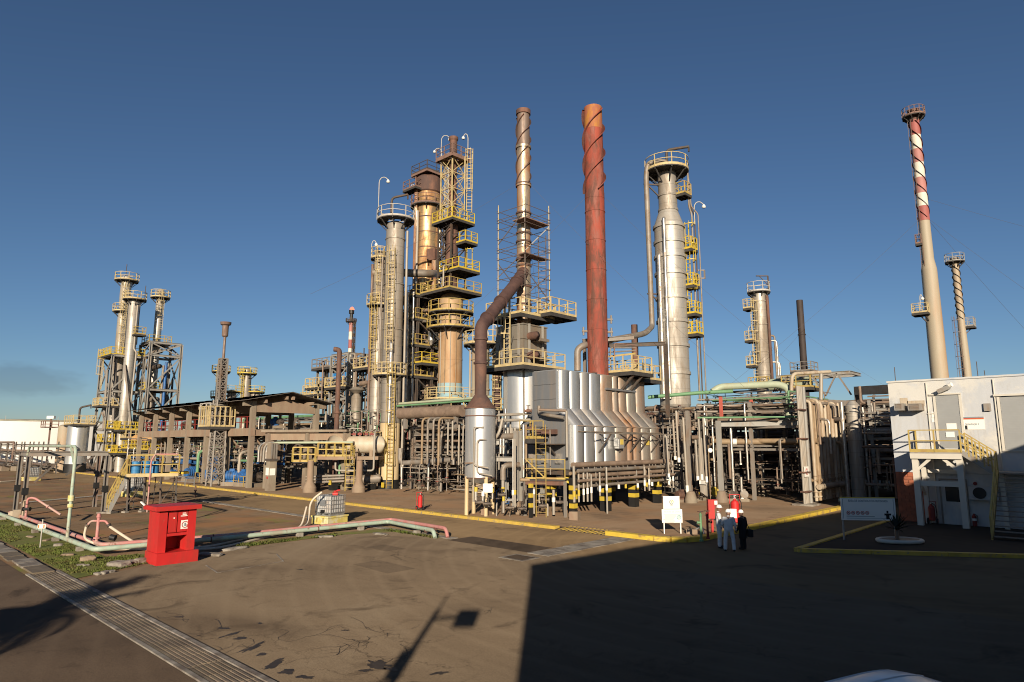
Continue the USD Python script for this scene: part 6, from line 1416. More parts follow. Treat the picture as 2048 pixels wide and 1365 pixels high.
for k, (s0, s1, r_, lab, mt) in enumerate(((.9, 1.9, .85, 'white domed drum on the left of the tan deck', m_vessel), (2.6, 5.4, .78, 'long cream drum with red valves on the tan deck', m_vessel))):
    a_, b_ = B0 + dB * s0 + nB * 1.2, B0 + dB * s1 + nB * (1.2 if k else 2.4)
    tt = T('horizontal_drum', lab, 'vessel', (*a_, zf)); zc_ = zf + 1.05
    drum(tt, (*a_, zc_), (*b_, zc_), r_, mt, 'shell')
    for u in (.25, .75): p = a_ + (b_ - a_) * u; tt.part(MB().boxr((*p, zf), .3, 1.2, .6, math.atan2(dB[1], dB[0])), 'saddle', m_concpink)
    if k:
        for u in (.1, .3, .5, .7, .9):
            p = a_ + (b_ - a_) * u; pipe(tt, [(*p, zc_ + .7), (*p, zc_ + 1.3), (*(p + nB * .6), zc_ + 1.3)], .07, m_pipewhite); valve(tt, (*(p - nB * .1), zc_ + .95), .2, m_flarered if u < .8 else m_machine, True, (1, 0, 0), m_flarered)
        pipe(tt, [(*(a_ - nB * 1.0 + dB * .2), zc_ + 1.2), (*(a_ - nB * 1.0 + dB * .2), zc_ + 1.45), (*(a_ - nB * 1.0 + dB * 1.3), zc_ + 1.45), (*(a_ - nB * 1.0 + dB * 1.3), zc_ + 1.1)], .05, m_pipewhite)
        pipe(tt, [(*(a_ - nB * .9 + dB * 2.6), zc_ + 1.3), (*(a_ - nB * 1.35 + dB * 2.6), zc_ + 1.0), (*(a_ - nB * 1.35 + dB * 2.6), 1.9), (*(a_ - nB * 1.35 - dB * .9), 1.9), (*(a_ - nB * 1.35 - dB * .9), 2.6)], .09, m_pipewhite)
q = G(609, 975, PADZ)[:2]; t = T('post', 'rust red steel post at the left end of the tan drum deck', 'post', (*q, PADZ)); t.part(MB().ibeam((*q, PADZ), (*q, hz(908, dist_of(q))), .2), 'shaft', m_redrust); t.part(MB().boxr((*q, PADZ), .8, .6, .12, 0), 'foot', m_concrete)
a_ = V(612, 958, 60.3); b_ = V(682, 956, 60.3)
t = T('pipe_bundle', 'low grey bundle of exchanger tubes under the tan drum deck', 'pipe bundle', (*a_[:2], PADZ))
for k in range(3):
    for j in range(2): pipe(t, [a_ + [j * .25, j * .2, k * .26 - .35], b_ + [j * .25, j * .2, k * .26 - .3]], .11, m_pipe)
for q in (.25, .75): p = a_ + (b_ - a_) * q; t.part(MB().box(p[0] - .25, p[0] + .35, p[1] - .2, p[1] + .4, PADZ, a_[2] - .42), 'support', m_black); t.part(MB().box(p[0] - .2, p[0] + .2, p[1] - .25, p[1] - .21, .6, 1.0), 'warning_plate', m_brightyellow)
a_ = V(690, 962, 61.0); b_ = V(757, 957, 61.0); t = T('heat_exchanger', 'grey horizontal exchanger between the deck piers and the cream skirted tower', 'heat exchanger', (*a_[:2], PADZ))
drum(t, a_, b_, .42, m_pipe, 'shell'); drum(t, a_ - (b_ - a_) * .02, a_ - (b_ - a_) * .06, .55, m_machine, 'channel_head', heads=False)
for q in (.2, .8): p = a_ + (b_ - a_) * q; t.part(MB().box(p[0] - .2, p[0] + .2, p[1] - .3, p[1] + .3, PADZ, a_[2] - .3), 'saddle', m_black)
a_ = V(681, 943, 61.5); t = T('pipe_loop', 'bright green looped pipe under the tan drum deck', 'pipe', (*a_[:2], PADZ))
pipe(t, [a_ + [.4, .3, -.5], a_ + [-.1, 0, -.5], a_ + [-.1, 0, .65], a_ + [.5, .35, .65], a_ + [.5, .35, .2]], .17, m_green, bend=.35, n=12); t.part(MB().tube([a_ + [-.1, 0, -.7], a_ + [-.1, 0, -1.9]], .1, 8), 'leg', m_green)
for k, (px, py) in enumerate(((752, 975), (768, 975), (757, 960))): q = G(px, min(py, 984), PADZ)[:2]; tt = T('sampling_stand', ('left', 'right', 'rear')[k] + ' red and white valve stand beside the cream skirted tower', 'valve stand', (*q, PADZ)); pipe(tt, [(*q, PADZ), (*q, 3.6)], .05, m_pipewhite, 'upright'); valve(tt, (*q, 1.0), .22, m_flarered, True, (1, 0, 0), m_flarered); valve(tt, (*q, 2.0), .18, m_flarered, True, (1, 0, 0), m_flarered)

# process block with the blue panel, brown vent in front of it
D = 74.0; c = xy(706, 760, D); t = T('process_block', 'grey steel process block with a blue panel behind the concrete bridge', 'steel structure', (*c, PADZ))
zs = [hz(y, D) for y in (855, 800, 778, 735, 712)]
frame_tower(t, c[0] - 1.9, c[0] + 1.6, c[1] - 1.7, c[1] + 1.7, zs, .26, m_palesteel, 'x', z0=PADZ)
frame_tower(t, c[0] - 6.0, c[0] - 2.2, c[1] - 1.0, c[1] + 2.4, [hz(y, D) for y in (855, 800, 760, 735)], .22, m_steel, None, z0=PADZ)
t.part(MB().box(c[0] - 1.5, c[0] + 1.4, c[1] - 1.62, c[1] - 1.5, hz(758, D), hz(748, D)), 'blue_panel', m_brightblue)
square_platform(t, c[0] - 2.0, c[0] + 1.7, c[1] - 2.4, c[1] - 1.5, hz(777, D), m_paleyellow, w=.065)
square_platform(t, c[0] - 6.4, c[0] - 2.0, c[1] - 1.6, c[1] + 1.5, hz(732, D), m_steel, w=.07)
for k, yy in enumerate((800, 786, 772)): square_platform(t, c[0] - 8.0 + .5 * k, c[0] - 4.0, c[1] - 2.0, c[1] + .8, hz(yy, D), m_paleyellow, w=.075, step=.9)
rr = np.random.default_rng(61)
for k in range(34):
    u, v_ = rr.uniform(-6.2, 2.6), rr.uniform(-1.8, 2.2); z0_ = rr.uniform(6, 12); z1_ = rr.uniform(13, hz(708, D))
    pipe(t, [(c[0] + u, c[1] + v_, z0_), (c[0] + u, c[1] + v_, z1_), (c[0] + u + rr.uniform(-1, 1), c[1] + v_, z1_)], rr.uniform(.05, .14), [m_pipe, m_pipewhite, m_pipealu, m_darksteel, m_pipebrown][rr.integers(5)])
for k in range(8):
    p = np.array([c[0] + rr.uniform(-6, 3.5), c[1] + rr.uniform(-1.5, 2), zs[k % 3 + 1] + .3]); drum(t, p, p + [rr.uniform(1, 2), 0, 0], rr.uniform(.25, .5), [m_machine, m_pipebrown, m_alu2][k % 3], 'exchanger', 14)
p = xy(712, 820, D - 3); t.part(MB().lathe(p, [(hz(850, D), .2), (hz(845, D), .55), (hz(800, D), .55), (hz(792, D), .3), (hz(785, D), .9), (hz(779, D), .3)], 20), 'vessel', m_alu2)
square_platform(t, c[0] + 1.8, c[0] + 5.5, c[1] - 1.2, c[1] + 2, hz(742, D), m_paleyellow, w=.06); 
for k in range(6): u = c[0] + 2 + k * .6; pipe(t, [(u, c[1], hz(700 + (k * 37) % 25, D)), (u, c[1], hz(742, D)), (u, c[1], 7)], .07, [m_darksteel, m_pipe, m_pipewhite][k % 3])
p = xy(676, 780, 68); t = T('vent_pipe', 'brown vent pipe with a hooked top in front of the blue panelled block', 'vent pipe', (*p, PADZ)); pipe(t, [(*p, PADZ), (*p, hz(700, 68)), (*(p - RGT[:2] * .6), hz(699, 68))], .26, m_rust, 'pipe', bend=.4, n=12); t.part(MB().tube([(*p, hz(826, 68) - .1), (*p, hz(826, 68) + .1)], .38, 12), 'flange', m_rust)

# central racks, left to right across the middle
rack('pipe_rack', 'long pipe rack from the concrete bridge to the cream skirted tower', -58, -47, 41, 45, [4.2, 5.3, 6.4], 71, bays=4, n=6, rmin=.06, rmax=.2, drops=8, risers=6, pal=[m_pipe, m_pipewhite, m_pipetan, m_green, m_pipebrown])
rack('pipe_rack', 'dense brown pipe rack between the cream skirted tower and the silver vessel', -49.5, -33.5, 39.0, 44.0, [2.4, 3.4, 4.4, 5.5], 72, bays=4, n=7, rmin=.08, rmax=.26, drops=5, risers=3, pal=[m_pipebrown, m_pipe, m_pipetan, m_pipe, m_pipebrown])
t = T('overhead_duct', 'wide brown duct above the dense brown pipe rack', 'duct', (-42, 41, 6)); a_, b_ = V(800, 828, 60), V(925, 822, 55)
t.part(MB().tube([a_, b_], .5, 20), 'duct', m_pipebrown)
for q in (.1, .5, .9): p = a_ + (b_ - a_) * q; t.part(MB().box(p[0] - .15, p[0] + .15, p[1] - .15, p[1] + .15, 5.6, p[2]), 'support', m_steel)
for k, dz in enumerate((.8, 1.05, 1.15)): pipe(t, [a_ + [-3 + k, 1 + k * .4, dz], b_ + [2, 1 + k * .4, dz + .1]], [.09, .12, .07][k], [m_green, m_palegreen, m_pipe][k])
t = T('cooling_header', 'grey header pipe with white drop legs in front of the dense brown rack', 'pipe', (-44, 37, PADZ))
a_, b_ = V(800, 927, 58), V(908, 920, 55); pipe(t, [a_ + [0, 0, 1.3], a_, b_, b_ + [0, 0, -.4]], .22, m_pipe, bend=.5, n=12)
for k in range(6):
    p = a_ + (b_ - a_) * (k + .5) / 6; pipe(t, [p + [0, .1, .1], p + [0, -.25, -.3], (p[0], p[1] - .25, PADZ + .3)], .1 if k % 3 == 0 else .045, [m_pipealu, m_pipebrown, m_pipe][k % 3], 'drop_leg'); valve(t, (p[0], p[1] - .25, .9 + .3 * (k % 2)), .22, m_machine)
p2 = [V(803, 905, 57.5), V(803, 935, 57.5), V(860, 938, 56.5), V(912, 937, 55)]; pipe(t, p2, .04, m_pipewhite, 'thin_line')
for k in range(4): p = V(845 + k * 11, 845, 56 - k); pipe(t, [p + [0, 1.6, .35], p + [0, 0, .35], p + [0, 0, -.6], (p[0], p[1], 2.6)], .1, [m_pipetan, m_pipe, m_pipe, m_pipetan][k], 'riser', bend=.5)
for k, px in enumerate((896, 905, 918)): p = V(px, 870, 53); pipe(t, [(p[0], p[1], hz((845, 842, 850)[k], 53)), (p[0], p[1], 3.4 - k * .4)], .08, m_pipewhite, 'riser')
rr = np.random.default_rng(91); ORD = ['first', 'second', 'third', 'fourth', 'fifth', 'sixth', 'seventh', 'eighth', 'ninth', 'tenth', 'eleventh', 'twelfth', 'thirteenth', 'fourteenth']
for k in range(14):
    q = G(792 + k * 9.2, 972 + rr.uniform(-3, 6), PADZ)[:2]
    tt = T('pump', ORD[k] + ' from the left of the small grimy pumps before the dense brown rack', 'pump', (*q, PADZ)); pump(tt, (*q, PADZ), rr.uniform(1.2, 1.9), [m_machine, m_pipebrown, m_black][k % 3], .62)

# ------------------------------------------------------------------ piping forest before the furnaces
rr = np.random.default_rng(101)
c = G(1000, 1025, PADZ)[:2]
t = T('fuel_skid', 'crowded piping with yellow banded valves between the silver vessel and the box furnace', 'piping', (*c, PADZ))
for (px, py, ytop, w_) in ((976, 1020, 868, .2), (1036, 1028, 862, .42), (1012, 1000, 872, .2), (1062, 1010, 880, .25)):
    q = G(px, py, PADZ)[:2]; d_ = dist_of(q); t.part(MB().ibeam((*q, PADZ), (*q, hz(ytop, d_)), w_, w_), 'column', m_palesteel)
    if w_ > .3: t.part(MB().boxr((*q, PADZ), .62, .62, .75, .1), 'footing', m_concpink)
for (pa, pb, d_, w_) in (((968, 918), (1034, 919), 41, .28), ((970, 886), (1010, 884), 41, .3), ((985, 876), (1060, 874), 42, .3), ((972, 905), (1008, 903), 42.5, .1), ((1010, 1000), (1036, 1000), 40, .12)): t.part(MB().ibeam(V(*pa, d_), V(*pb, d_), w_, w_), 'beam', m_palesteel)
def vp(px, ya, yb, d_, r_, mt, band=None, name='riser'):
    a_ = V(px, ya, d_); b_ = np.array([a_[0], a_[1], max(PADZ, hz(yb, d_))]); pipe(t, [a_, b_], r_, mt, name, n=10)
    if band is not None: z = hz(band, d_); t.part(MB().tube([(a_[0], a_[1], z - .13), (a_[0], a_[1], z + .13)], r_ + .015, 10), 'pipe_band', m_brightyellow if (px * 7) % 3 else m_signwhite)
for (px, ya, yb, d_, r_, mt, bd) in ((948, 856, 1004, 39.3, .05, m_pipewhite, None), (952, 978, 1004, 38.8, .09, m_pipealu, 979), (966, 985, 1006, 38.6, .08, m_pipealu, 988), (985, 978, 998, 39.5, .07, m_pipealu, 982), (1006, 930, 980, 39.5, .1, m_pipewhite, 979), (1007, 998, 1026, 38.8, .07, m_pipewhite, 998),
     (981, 908, 970, 41, .06, m_pipealu, None), (988, 908, 970, 41, .05, m_pipewhite, None), (992, 908, 970, 41, .05, m_pipewhite, None), (998, 908, 940, 41, .05, m_pipewhite, None), (1001, 878, 908, 40.5, .09, m_pipealu, None), (1007, 878, 908, 40.5, .08, m_pipealu, None),
     (1026, 878, 1015, 39.0, .06, m_pipealu, 985), (1030, 878, 1015, 39.0, .06, m_pipewhite, 985), (1047, 850, 955, 40.5, .1, m_pipealu, None), (1052, 850, 955, 40.7, .07, m_pipetan, None), (1021, 828, 872, 42, .06, m_pipewhite, None), (1011, 818, 872, 43, .08, m_pipealu, None), (998, 822, 870, 43, .06, m_pipewhite, None), (1016, 856, 870, 42, .06, m_pipealu, None), (1024, 856, 870, 42, .06, m_pipewhite, None), (1030, 856, 872, 42, .05, m_pipealu, None),
     (1107, 980, 1030, 39.2, .09, m_pipewhite, 1000), (1131, 985, 1022, 39.4, .09, m_pipewhite, 1008), (1119, 958, 978, 40.4, .06, m_pipealu, None), (1133, 822, 915, 40.2, .08, m_pipewhite, None), (1100, 860, 950, 40.8, .04, m_pipe, None), (1068, 975, 1028, 38.6, .05, m_pipewhite, 984), (1066, 995, 1020, 38.7, .05, m_pipewhite, 1008)):
    vp(px, ya, yb, d_, r_, mt, bd)
for pts, r_, mt in (([V(1062, 828, 42), V(988, 831, 41), V(988, 842, 41), V(1060, 840, 42)], .09, m_pipewhite), ([V(1006, 960, 39.5), V(1006, 931, 39.5), V(1038, 930, 40)], .17, m_pipe), ([V(990, 874, 41.5), V(1062, 872, 42.5)], .2, m_pipe), ([V(1078, 820, 41), V(1133, 822, 40.2)], .08, m_pipebrown), ([V(1078, 812, 42), V(1078, 826, 42), V(1092, 830, 41.2), V(1128, 836, 40.6)], .12, m_pipe),
                    ([V(948, 857, 39.3), V(992, 852, 40.5), V(992, 835, 40.5)], .08, m_pipe), ([V(1005, 838, 41), V(998, 868, 40.8), V(985, 884, 41)], .1, m_pipewhite), ([V(1040, 960, 39.5), V(1100, 962, 39.8)], .1, m_pipetan), ([V(930, 927, 39.2), V(970, 925, 39.6)], .05, m_pipebrown)):
    pipe(t, pts, r_, mt, 'pipe', bend=.35, n=10)
for px, py, d_ in ((1056, 822, 41.5), (1062, 858, 41), (1004, 990, 39.2), (958, 1005, 38.6), (975, 1008, 38.5), (1020, 1016, 38.7), (1058, 990, 39), (1045, 1018, 38.4), (1090, 1000, 39), (1085, 1012, 38.8), (1120, 1005, 39), (1065, 878, 40.5), (1090, 866, 40.4)): valve(t, V(px, py, d_), .24, m_rust if py < 900 else m_machine, True, (RGT[0], RGT[1], 0), m_machine)
for (px, py) in ((973, 1030), (1150, 1040)): q = G(px, py, PADZ)[:2]; t.part(MB().boxr((*q, PADZ), .5, .5, .45, .3), 'footing', m_concpink)
for k in range(26):
    q = G(rr.uniform(945, 1150), rr.uniform(1000, 1034), PADZ)[:2]; z = rr.uniform(.5, 1.4); e = rr.uniform(-.6, .6, 2)
    pipe(t, [(*q, PADZ), (*q, z), (*(q + e), z), (*(q + e), z + rr.uniform(-.4, .8))], rr.uniform(.03, .07), [m_machine, m_pipe, m_pipewhite, m_blue, m_black][k % 5], 'drain_line', bend=.12)
t.part(MB().boxr(V(976, 985, 39.4), .55, .3, .5, .7), 'control_box', m_alupaint)
a_ = V(1050, 958, 39.6)
t = T('burner_platform', 'grating platform with thin yellow railing and ladder at the near end of the box furnace', 'platform', (*a_[:2], PADZ))
b_ = V(1130, 958, 38.8); d_ = (b_ - a_)[:2] / np.linalg.norm((b_ - a_)[:2]); n_ = np.array([-d_[1], d_[0]]); zf = a_[2]
t.part(MB().bar((*(a_[:2] + n_ * .7), zf - .05), (*(b_[:2] + n_ * .7), zf - .05), 1.4, .1), 'grating', m_deck); t.part(MB().ibeam((*a_[:2], zf - .22), (*b_[:2], zf - .22), .15, .24), 'beam', m_rust)
r = MB(); L_ = np.linalg.norm(b_[:2] - a_[:2]); rail(r, [(*a_[:2], zf), (*b_[:2], zf)], 1.15, 1.3, .04, kick=.1); rail(r, [(*a_[:2], zf), (*(a_[:2] + n_ * 1.4), zf)], 1.15, 1.3, .04, kick=0); r.bar((*(a_[:2] + d_ * .1), zf + 1.1), (*(a_[:2] + d_ * 1.2), zf + .1), .06); t.part(r, 'railing', m_yellow)
for q in (0, 1): p = (a_ if q == 0 else b_)[:2]; t.part(MB().ibeam((*p, PADZ), (*p, zf - .1), .14), 'leg', m_steel)
p = V(1082, 960, 38.9)[:2]
m = MB()
for s_ in (-1, 1): m.bar((*(p + d_ * s_ * .3), PADZ), (*(p + d_ * s_ * .3), hz(850, 38.9)), .035)
for k in range(14): m.bar((*(p - d_ * .3), .4 + k * .33), (*(p + d_ * .3), .4 + k * .33), .018)
t.part(m, 'ladder', m_yellow)
for px in (1072, 1062): q = V(px, 858, 41)[:2]
square_platform(t, *(lambda u: (u[0] - .5, u[0] + .6, u[1] - .5, u[1] + .5))(V(1062, 878, 41)[:2]), hz(878, 41), m_yellow, w=.035)
striped = MB(); q = G(1062, 1036, PADZ)[:2]; t.part(MB().boxr((*q, PADZ), .18, .18, 1.9, 0), 'post', m_black)
for z in (.7, 1.25, 1.8): t.part(MB().boxr((*q, z), .2, .2, .24, 0), 'stripe', m_brightyellow)

# ------------------------------------------------------------------ right pipe racks
PAL = [m_pipe, m_pipe, m_pipebrown, m_pipetan, m_pipealu, m_darksteel]
rack('pipe_rack', 'main pipe rack with open portal right of the biggest silver tower', -25.4, -16.9, 48.9, 55.5, [4.3, 5.95, 7.1], 201, bays=2, n=8, rmin=.07, rmax=.22, w=.24, drops=4, risers=6, pal=PAL, mat=m_steel)
rack('pipe_rack', 'pipe rack tucked behind the box furnace and round the biggest silver tower foot', -36, -25.8, 46.6, 54.0, [3.2, 4.6, 6.0, 7.0], 202, bays=3, n=8, rmin=.07, rmax=.2, w=.2, drops=24, risers=14, pal=PAL, mat=m_steel)
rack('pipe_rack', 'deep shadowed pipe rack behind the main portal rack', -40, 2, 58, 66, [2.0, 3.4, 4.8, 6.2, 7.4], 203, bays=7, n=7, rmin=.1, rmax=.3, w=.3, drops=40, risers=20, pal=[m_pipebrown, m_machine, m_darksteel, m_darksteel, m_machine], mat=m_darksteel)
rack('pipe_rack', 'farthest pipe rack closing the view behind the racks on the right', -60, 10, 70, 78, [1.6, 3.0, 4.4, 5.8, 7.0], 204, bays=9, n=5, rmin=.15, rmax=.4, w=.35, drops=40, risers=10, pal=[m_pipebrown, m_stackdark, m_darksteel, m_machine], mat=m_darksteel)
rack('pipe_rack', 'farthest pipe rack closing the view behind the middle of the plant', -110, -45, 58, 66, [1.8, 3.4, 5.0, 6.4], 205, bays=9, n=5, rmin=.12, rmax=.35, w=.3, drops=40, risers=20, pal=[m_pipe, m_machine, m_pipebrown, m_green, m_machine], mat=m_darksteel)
rack('pipe_rack', 'grey rack with short pipe runs immediately left of the white building', -14.6, -4.5, 55.6, 62, [3.6, 5.1, 6.3, 7.3], 206, bays=3, n=6, rmin=.07, rmax=.18, w=.2, drops=10, risers=16, pal=[m_pipe, m_palesteel, m_pipealu, m_palegreen, m_pipebrown], mat=m_palesteel)
t = T('pipe_portal', 'grey steel portal with concrete column feet at the front of the main pipe rack', 'steel structure', (-21, 48.4, PADZ))
for (px, py, yt, w_) in ((1444, 1005, 842, .3), (1382, 1006, 822, .24), (1524, 992, 850, .2)):
    q = G(px, py, PADZ)[:2]; t.part(MB().ibeam((*q, .6), (*q, hz(yt, dist_of(q))), w_, w_), 'column', m_palesteel if px == 1444 else m_steel)
    t.part(MB().lathe(q, [(PADZ, .45), (.3, .45), (.9, .28), (.95, .15)], 14), 'column_foot', m_concrete)
qa, qb = V(1440, 848, 50.5), V(1600, 846, 48.5); t.part(MB().ibeam(qa, qb, .35, .45), 'beam', m_palesteel)
qa, qb = V(1440, 884, 51), V(1598, 884, 49); t.part(MB().tube([qa, qb], .22, 14), 'header_pipe', m_pipetan); p = qa + (qb - qa) * .17; t.part(MB().tube([p, p + (qb - qa) * .05], .235, 14), 'white_band', m_signwhite)
t.part(MB().ibeam(qa - [0, 0, .3], qb - [0, 0, .3], .2, .12), 'beam', m_steel)
for k in range(4): qa, qb = V(1395, 800 + 12 * k, 53 - k), V(1600, 798 + 12 * k, 51 - k); pipe(t, [qa, qb], [.08, .06, .1, .07][k], [m_pipe, m_pipewhite, m_pipe, m_green][k])
for (px, ya, yb, d_) in ((1441, 794, 834, 50), (1502, 800, 824, 51)): a_ = V(px, ya, d_); t.part(MB().ibeam(a_, (a_[0], a_[1], hz(yb, d_)), .2), 'red_post', m_redrust)
qa, qb, qc = V(1296, 795, 54), V(1400, 786, 53), V(1466, 783, 52); pipe(t, [qa, qb, qc], .15, m_green, 'green_pipe', n=14)
pipe(t, [V(1425, 784, 53), V(1440, 774, 53), V(1558, 769, 51), V(1578, 778, 50.6), V(1578, 848, 50.6)], .27, m_palegreen, 'pale_green_pipe', bend=.7, n=14)
pipe(t, [V(1582, 800, 50), V(1584, 748, 50), V(1660, 744, 52)], .14, m_pipecream, 'cream_pipe', bend=.5, n=10); pipe(t, [V(1642, 748, 49), V(1642, 800, 49)], .14, m_pipewhite, 'cream_pipe')
for (px, ya, yb, d_, r_) in ((1352, 822, 925, 47, .12), (1346, 840, 920, 47, .11), (1366, 836, 985, 48, .13), (1391, 880, 960, 46.5, .12), (1397, 838, 960, 47.2, .1), (1406, 836, 965, 47.4, .1), (1330, 870, 960, 46, .1), (1333, 872, 955, 45.5, .09), (1480, 902, 930, 49, .1), (1482, 955, 1000, 49, .14), (1466, 955, 998, 49, .14), (1570, 896, 920, 52, .2), (1594, 880, 915, 52, .14)):
    r_ *= .72; a_ = V(px, ya, d_); b_ = V(px + (yb - ya) * .06, yb, d_); pipe(t, [a_, b_], r_, m_pipewhite if px < 1420 else m_pipealu, 'riser', n=10)
    z = b_[2] + .15; t.part(MB().tube([b_, b_ + (a_ - b_) * .09], r_ + .02, 10), 'white_band', m_signwhite)
for k in range(6):
    a_ = V(1398 + k * 2.4, 872 + 2 * k, 47.0 + k * .25); b_ = V(1402 + k * 2.4, 985 + 1.6 * k, 47.0 + k * .25); pipe(t, [a_, b_], .045, m_pipewhite, 'conduit', n=6)
t.part(MB().bar(V(1400, 965, 46.7), V(1413, 966, 47.9), .1, .25), 'white_band', m_signwhite)
ladder(t, G(1428, 1000, PADZ)[:2], PADZ, 3.2, VIEW, m_pipetan, False, wdt=.5)
for k, (px, py) in enumerate(((1372, 1004), (1392, 1002), (1470, 1002), (1487, 1002), (1425, 997))): q = G(px, py, PADZ)[:2]; tt = T('pump', ('rusty pump below the left edge of the main pipe rack', 'rusty pump under the striped conduits', 'grey pump just inside the portal', 'second grey pump inside the portal, under a white banded riser', 'small pump with yellow guard behind the red hose cabinet')[k], 'pump', (*q, PADZ)); pump(tt, (*q, PADZ), 1.2 + .3 * k, [m_rust, m_rust, m_machine, m_pipe, m_brightyellow][k], .8)
a_ = V(1476, 862, 47.5); tt = T('gauge', 'round white gauge hanging inside the portal', 'gauge', tuple(V(1420, 901, 48))); p = V(1420, 901, 48); tt.part(MB().tube([p, p - FWD * .08], .16, 18), 'dial', m_signwhite); tt.part(MB().tube([p, p + [0, 0, 1.2]], .03, 6), 'stem', m_machine)
# steel truss with platform above
c = xy(1640, 760, 60); t = T('steel_truss', 'pale steel frame standing above the right pipe rack, under the dark stack', 'steel structure', (*c, 7))
frame_tower(t, c[0] - 3.4, c[0] + 3.0, c[1] - 1.5, c[1] + 1.6, [hz(752, 60), hz(795, 60) - 1.2], .28, m_palesteel, None, nx=3, z0=PADZ)
for k in range(3): u = c[0] - 3.4 + k * 2.13; t.part(MB().bar((u, c[1] - 1.5, hz(795, 60)), (u + 1.06, c[1] - 1.5, hz(752, 60)), .12).bar((u + 2.13, c[1] - 1.5, hz(795, 60)), (u + 1.06, c[1] - 1.5, hz(752, 60)), .12), 'brace', m_steel)
drum(t, (c[0] - 4.5, c[1], hz(765, 60)), (c[0] - 1.0, c[1], hz(765, 60)), .6, m_palegreen, 'vessel', 18)
square_platform(t, c[0] - 2.8, c[0] - .2, c[1] - 1.9, c[1] + 1, hz(776, 60), m_yellow, w=.06)
a_, b_ = V(1606, 808, 50), V(1706, 812, 52); tt = T('overhead_duct', 'grey box duct above the pipe manifold', 'duct', tuple(a_)); tt.part(MB().bar(a_, b_, .6, .75), 'duct', m_pipe); tt.part(MB().bar(b_ - (b_ - a_) * .02 + [0, 0, 0], b_, .75, .9), 'flange', m_darksteel)
a_, b_ = V(1716, 782, 56), V(1800, 778, 50); tt = T('overhead_duct', 'long square duct running to the white building roof corner', 'duct', tuple(a_)); tt.part(MB().bar(a_, b_, .7, .7), 'duct', m_pipe); tt.part(MB().bar(a_ - [0, 0, .8], a_, .5), 'end', m_darksteel)
# manifold of upright pipes
t = T('pipe_manifold', 'wall of tall upright cream pipes with a row of valves near the ground', 'pipe manifold', (-16.8, 50, PADZ))
for k in range(4):
    y = 47.0 + k * .24; pipe(t, [(-16.85, y, PADZ), (-16.85, y, 8.3)], .085, m_pipewhite, 'tall_pipe', n=10)
pipe(t, [(-16.8, 48.05, PADZ), (-16.8, 48.05, 8.3)], .13, m_palesteel, 'tall_pipe', n=10)
for z in (1.0, 2.3, 4.6, 6.6): t.part(MB().box(-17.05, -16.62, 46.85, 47.9, z, z + .1), 'clamp', m_rust)
t.part(MB().box(-16.72, -16.69, 46.95, 47.75, 2.05, 2.75), 'notice', m_signwhite); t.part(MB().tube([(-16.688, 47.35, 2.4), (-16.675, 47.35, 2.4)], .22, 20), 'prohibition_ring', m_signred); t.part(MB().tube([(-16.680, 47.35, 2.4), (-16.668, 47.35, 2.4)], .16, 20), 'notice', m_signwhite); t.part(MB().box(-16.666, -16.66, 47.25, 47.47, 2.34, 2.46), 'notice_print', m_signgrey)
for k in range(9):
    y = 48.6 + k * .74; r_ = [.11, .13, .13, .14, .12, .13, .14, .12, .16][k]; mt = [m_pipecream, m_pipetan, m_pipecream, m_pipecream][k % 4]
    pipe(t, [(-16.6, y, .35), (-16.6, y, 7.3 + (k % 3) * .08), (-17.4, y, 7.3 + (k % 3) * .08)], r_, mt, 'tall_pipe', bend=.25, n=12)
    if k < 8: pipe(t, [(-16.6, y + .36, 1.3), (-16.6, y + .36, 7.15)], .06, m_pipetan, 'thin_pipe', n=8)
    valve(t, (-16.6, y, 1.75), .22, m_pipetan, True, (0, 0, 1) if 0 else (1, 0, 0), m_rust); [t.part(MB().tube([(-16.6, y, q_), (-16.6, y, q_ + .07)], .19, 10), 'flange', m_pipecream) for q_ in (.95, .6)]
pipe(t, [(-16.3, 48.4, 1.32), (-16.3, 54.9, 1.32)], .2, m_pipecream, 'cross_header', n=12)
for y in (48.3, 54.9): t.part(MB().ibeam((-16.95, y, PADZ), (-16.95, y, 7.4), .22), 'post', m_palesteel)
pipe(t, [(-16.9, 55.5, PADZ), (-16.9, 55.5, 7.2)], .22, m_pipe, 'tall_pipe', n=12)
t.part(MB().box(-17.6, -16.2, 46.7, 48.2, PADZ, .24), 'plinth', m_slab)
q = G(1712, 995, 0.1)[:2]; c = V(1712, 900, 50)[:2]; t = T('vertical_vessel', 'bright banded upright vessel, lower half in shade, beside the pipe manifold', 'vessel', (*c, 0)); shell(t, c, [(0, .5), (hz(812, 50), .5), (hz(802, 50), .2)], m_alu, [hz(y, 50) for y in (825, 850, 880)], n=28); pipe(t, [(*(c - RGT[:2] * .85), hz(805, 50)), (*(c - RGT[:2] * .85), PADZ)], .16, m_pipealu, 'riser'); pipe(t, [(*(c + RGT[:2] * .75), hz(815, 50)), (*(c + RGT[:2] * .75), PADZ)], .1, m_pipealu, 'riser')
t = T('pipe_pair', 'pink and green pipe stubs lying at the foot of the pipe manifold', 'pipe', (-15, 50, 0))
for k, (mt, y) in enumerate(((m_pink, 50.3), (m_mint, 49.9))): pipe(t, [(-15.6, y + .3, .35), (-14.4, y, .35), (-13.0, y + 1.6 - .4 * k, .35)], .15, mt, 'pipe', n=12)
for k in range(3): t.part(MB().tube([(-14.9 + .25 * k, 49.4 + .1 * k, .22), (-14.8 + .25 * k, 49.8 + .1 * k, .22)], .2, 12), 'roller', m_black)

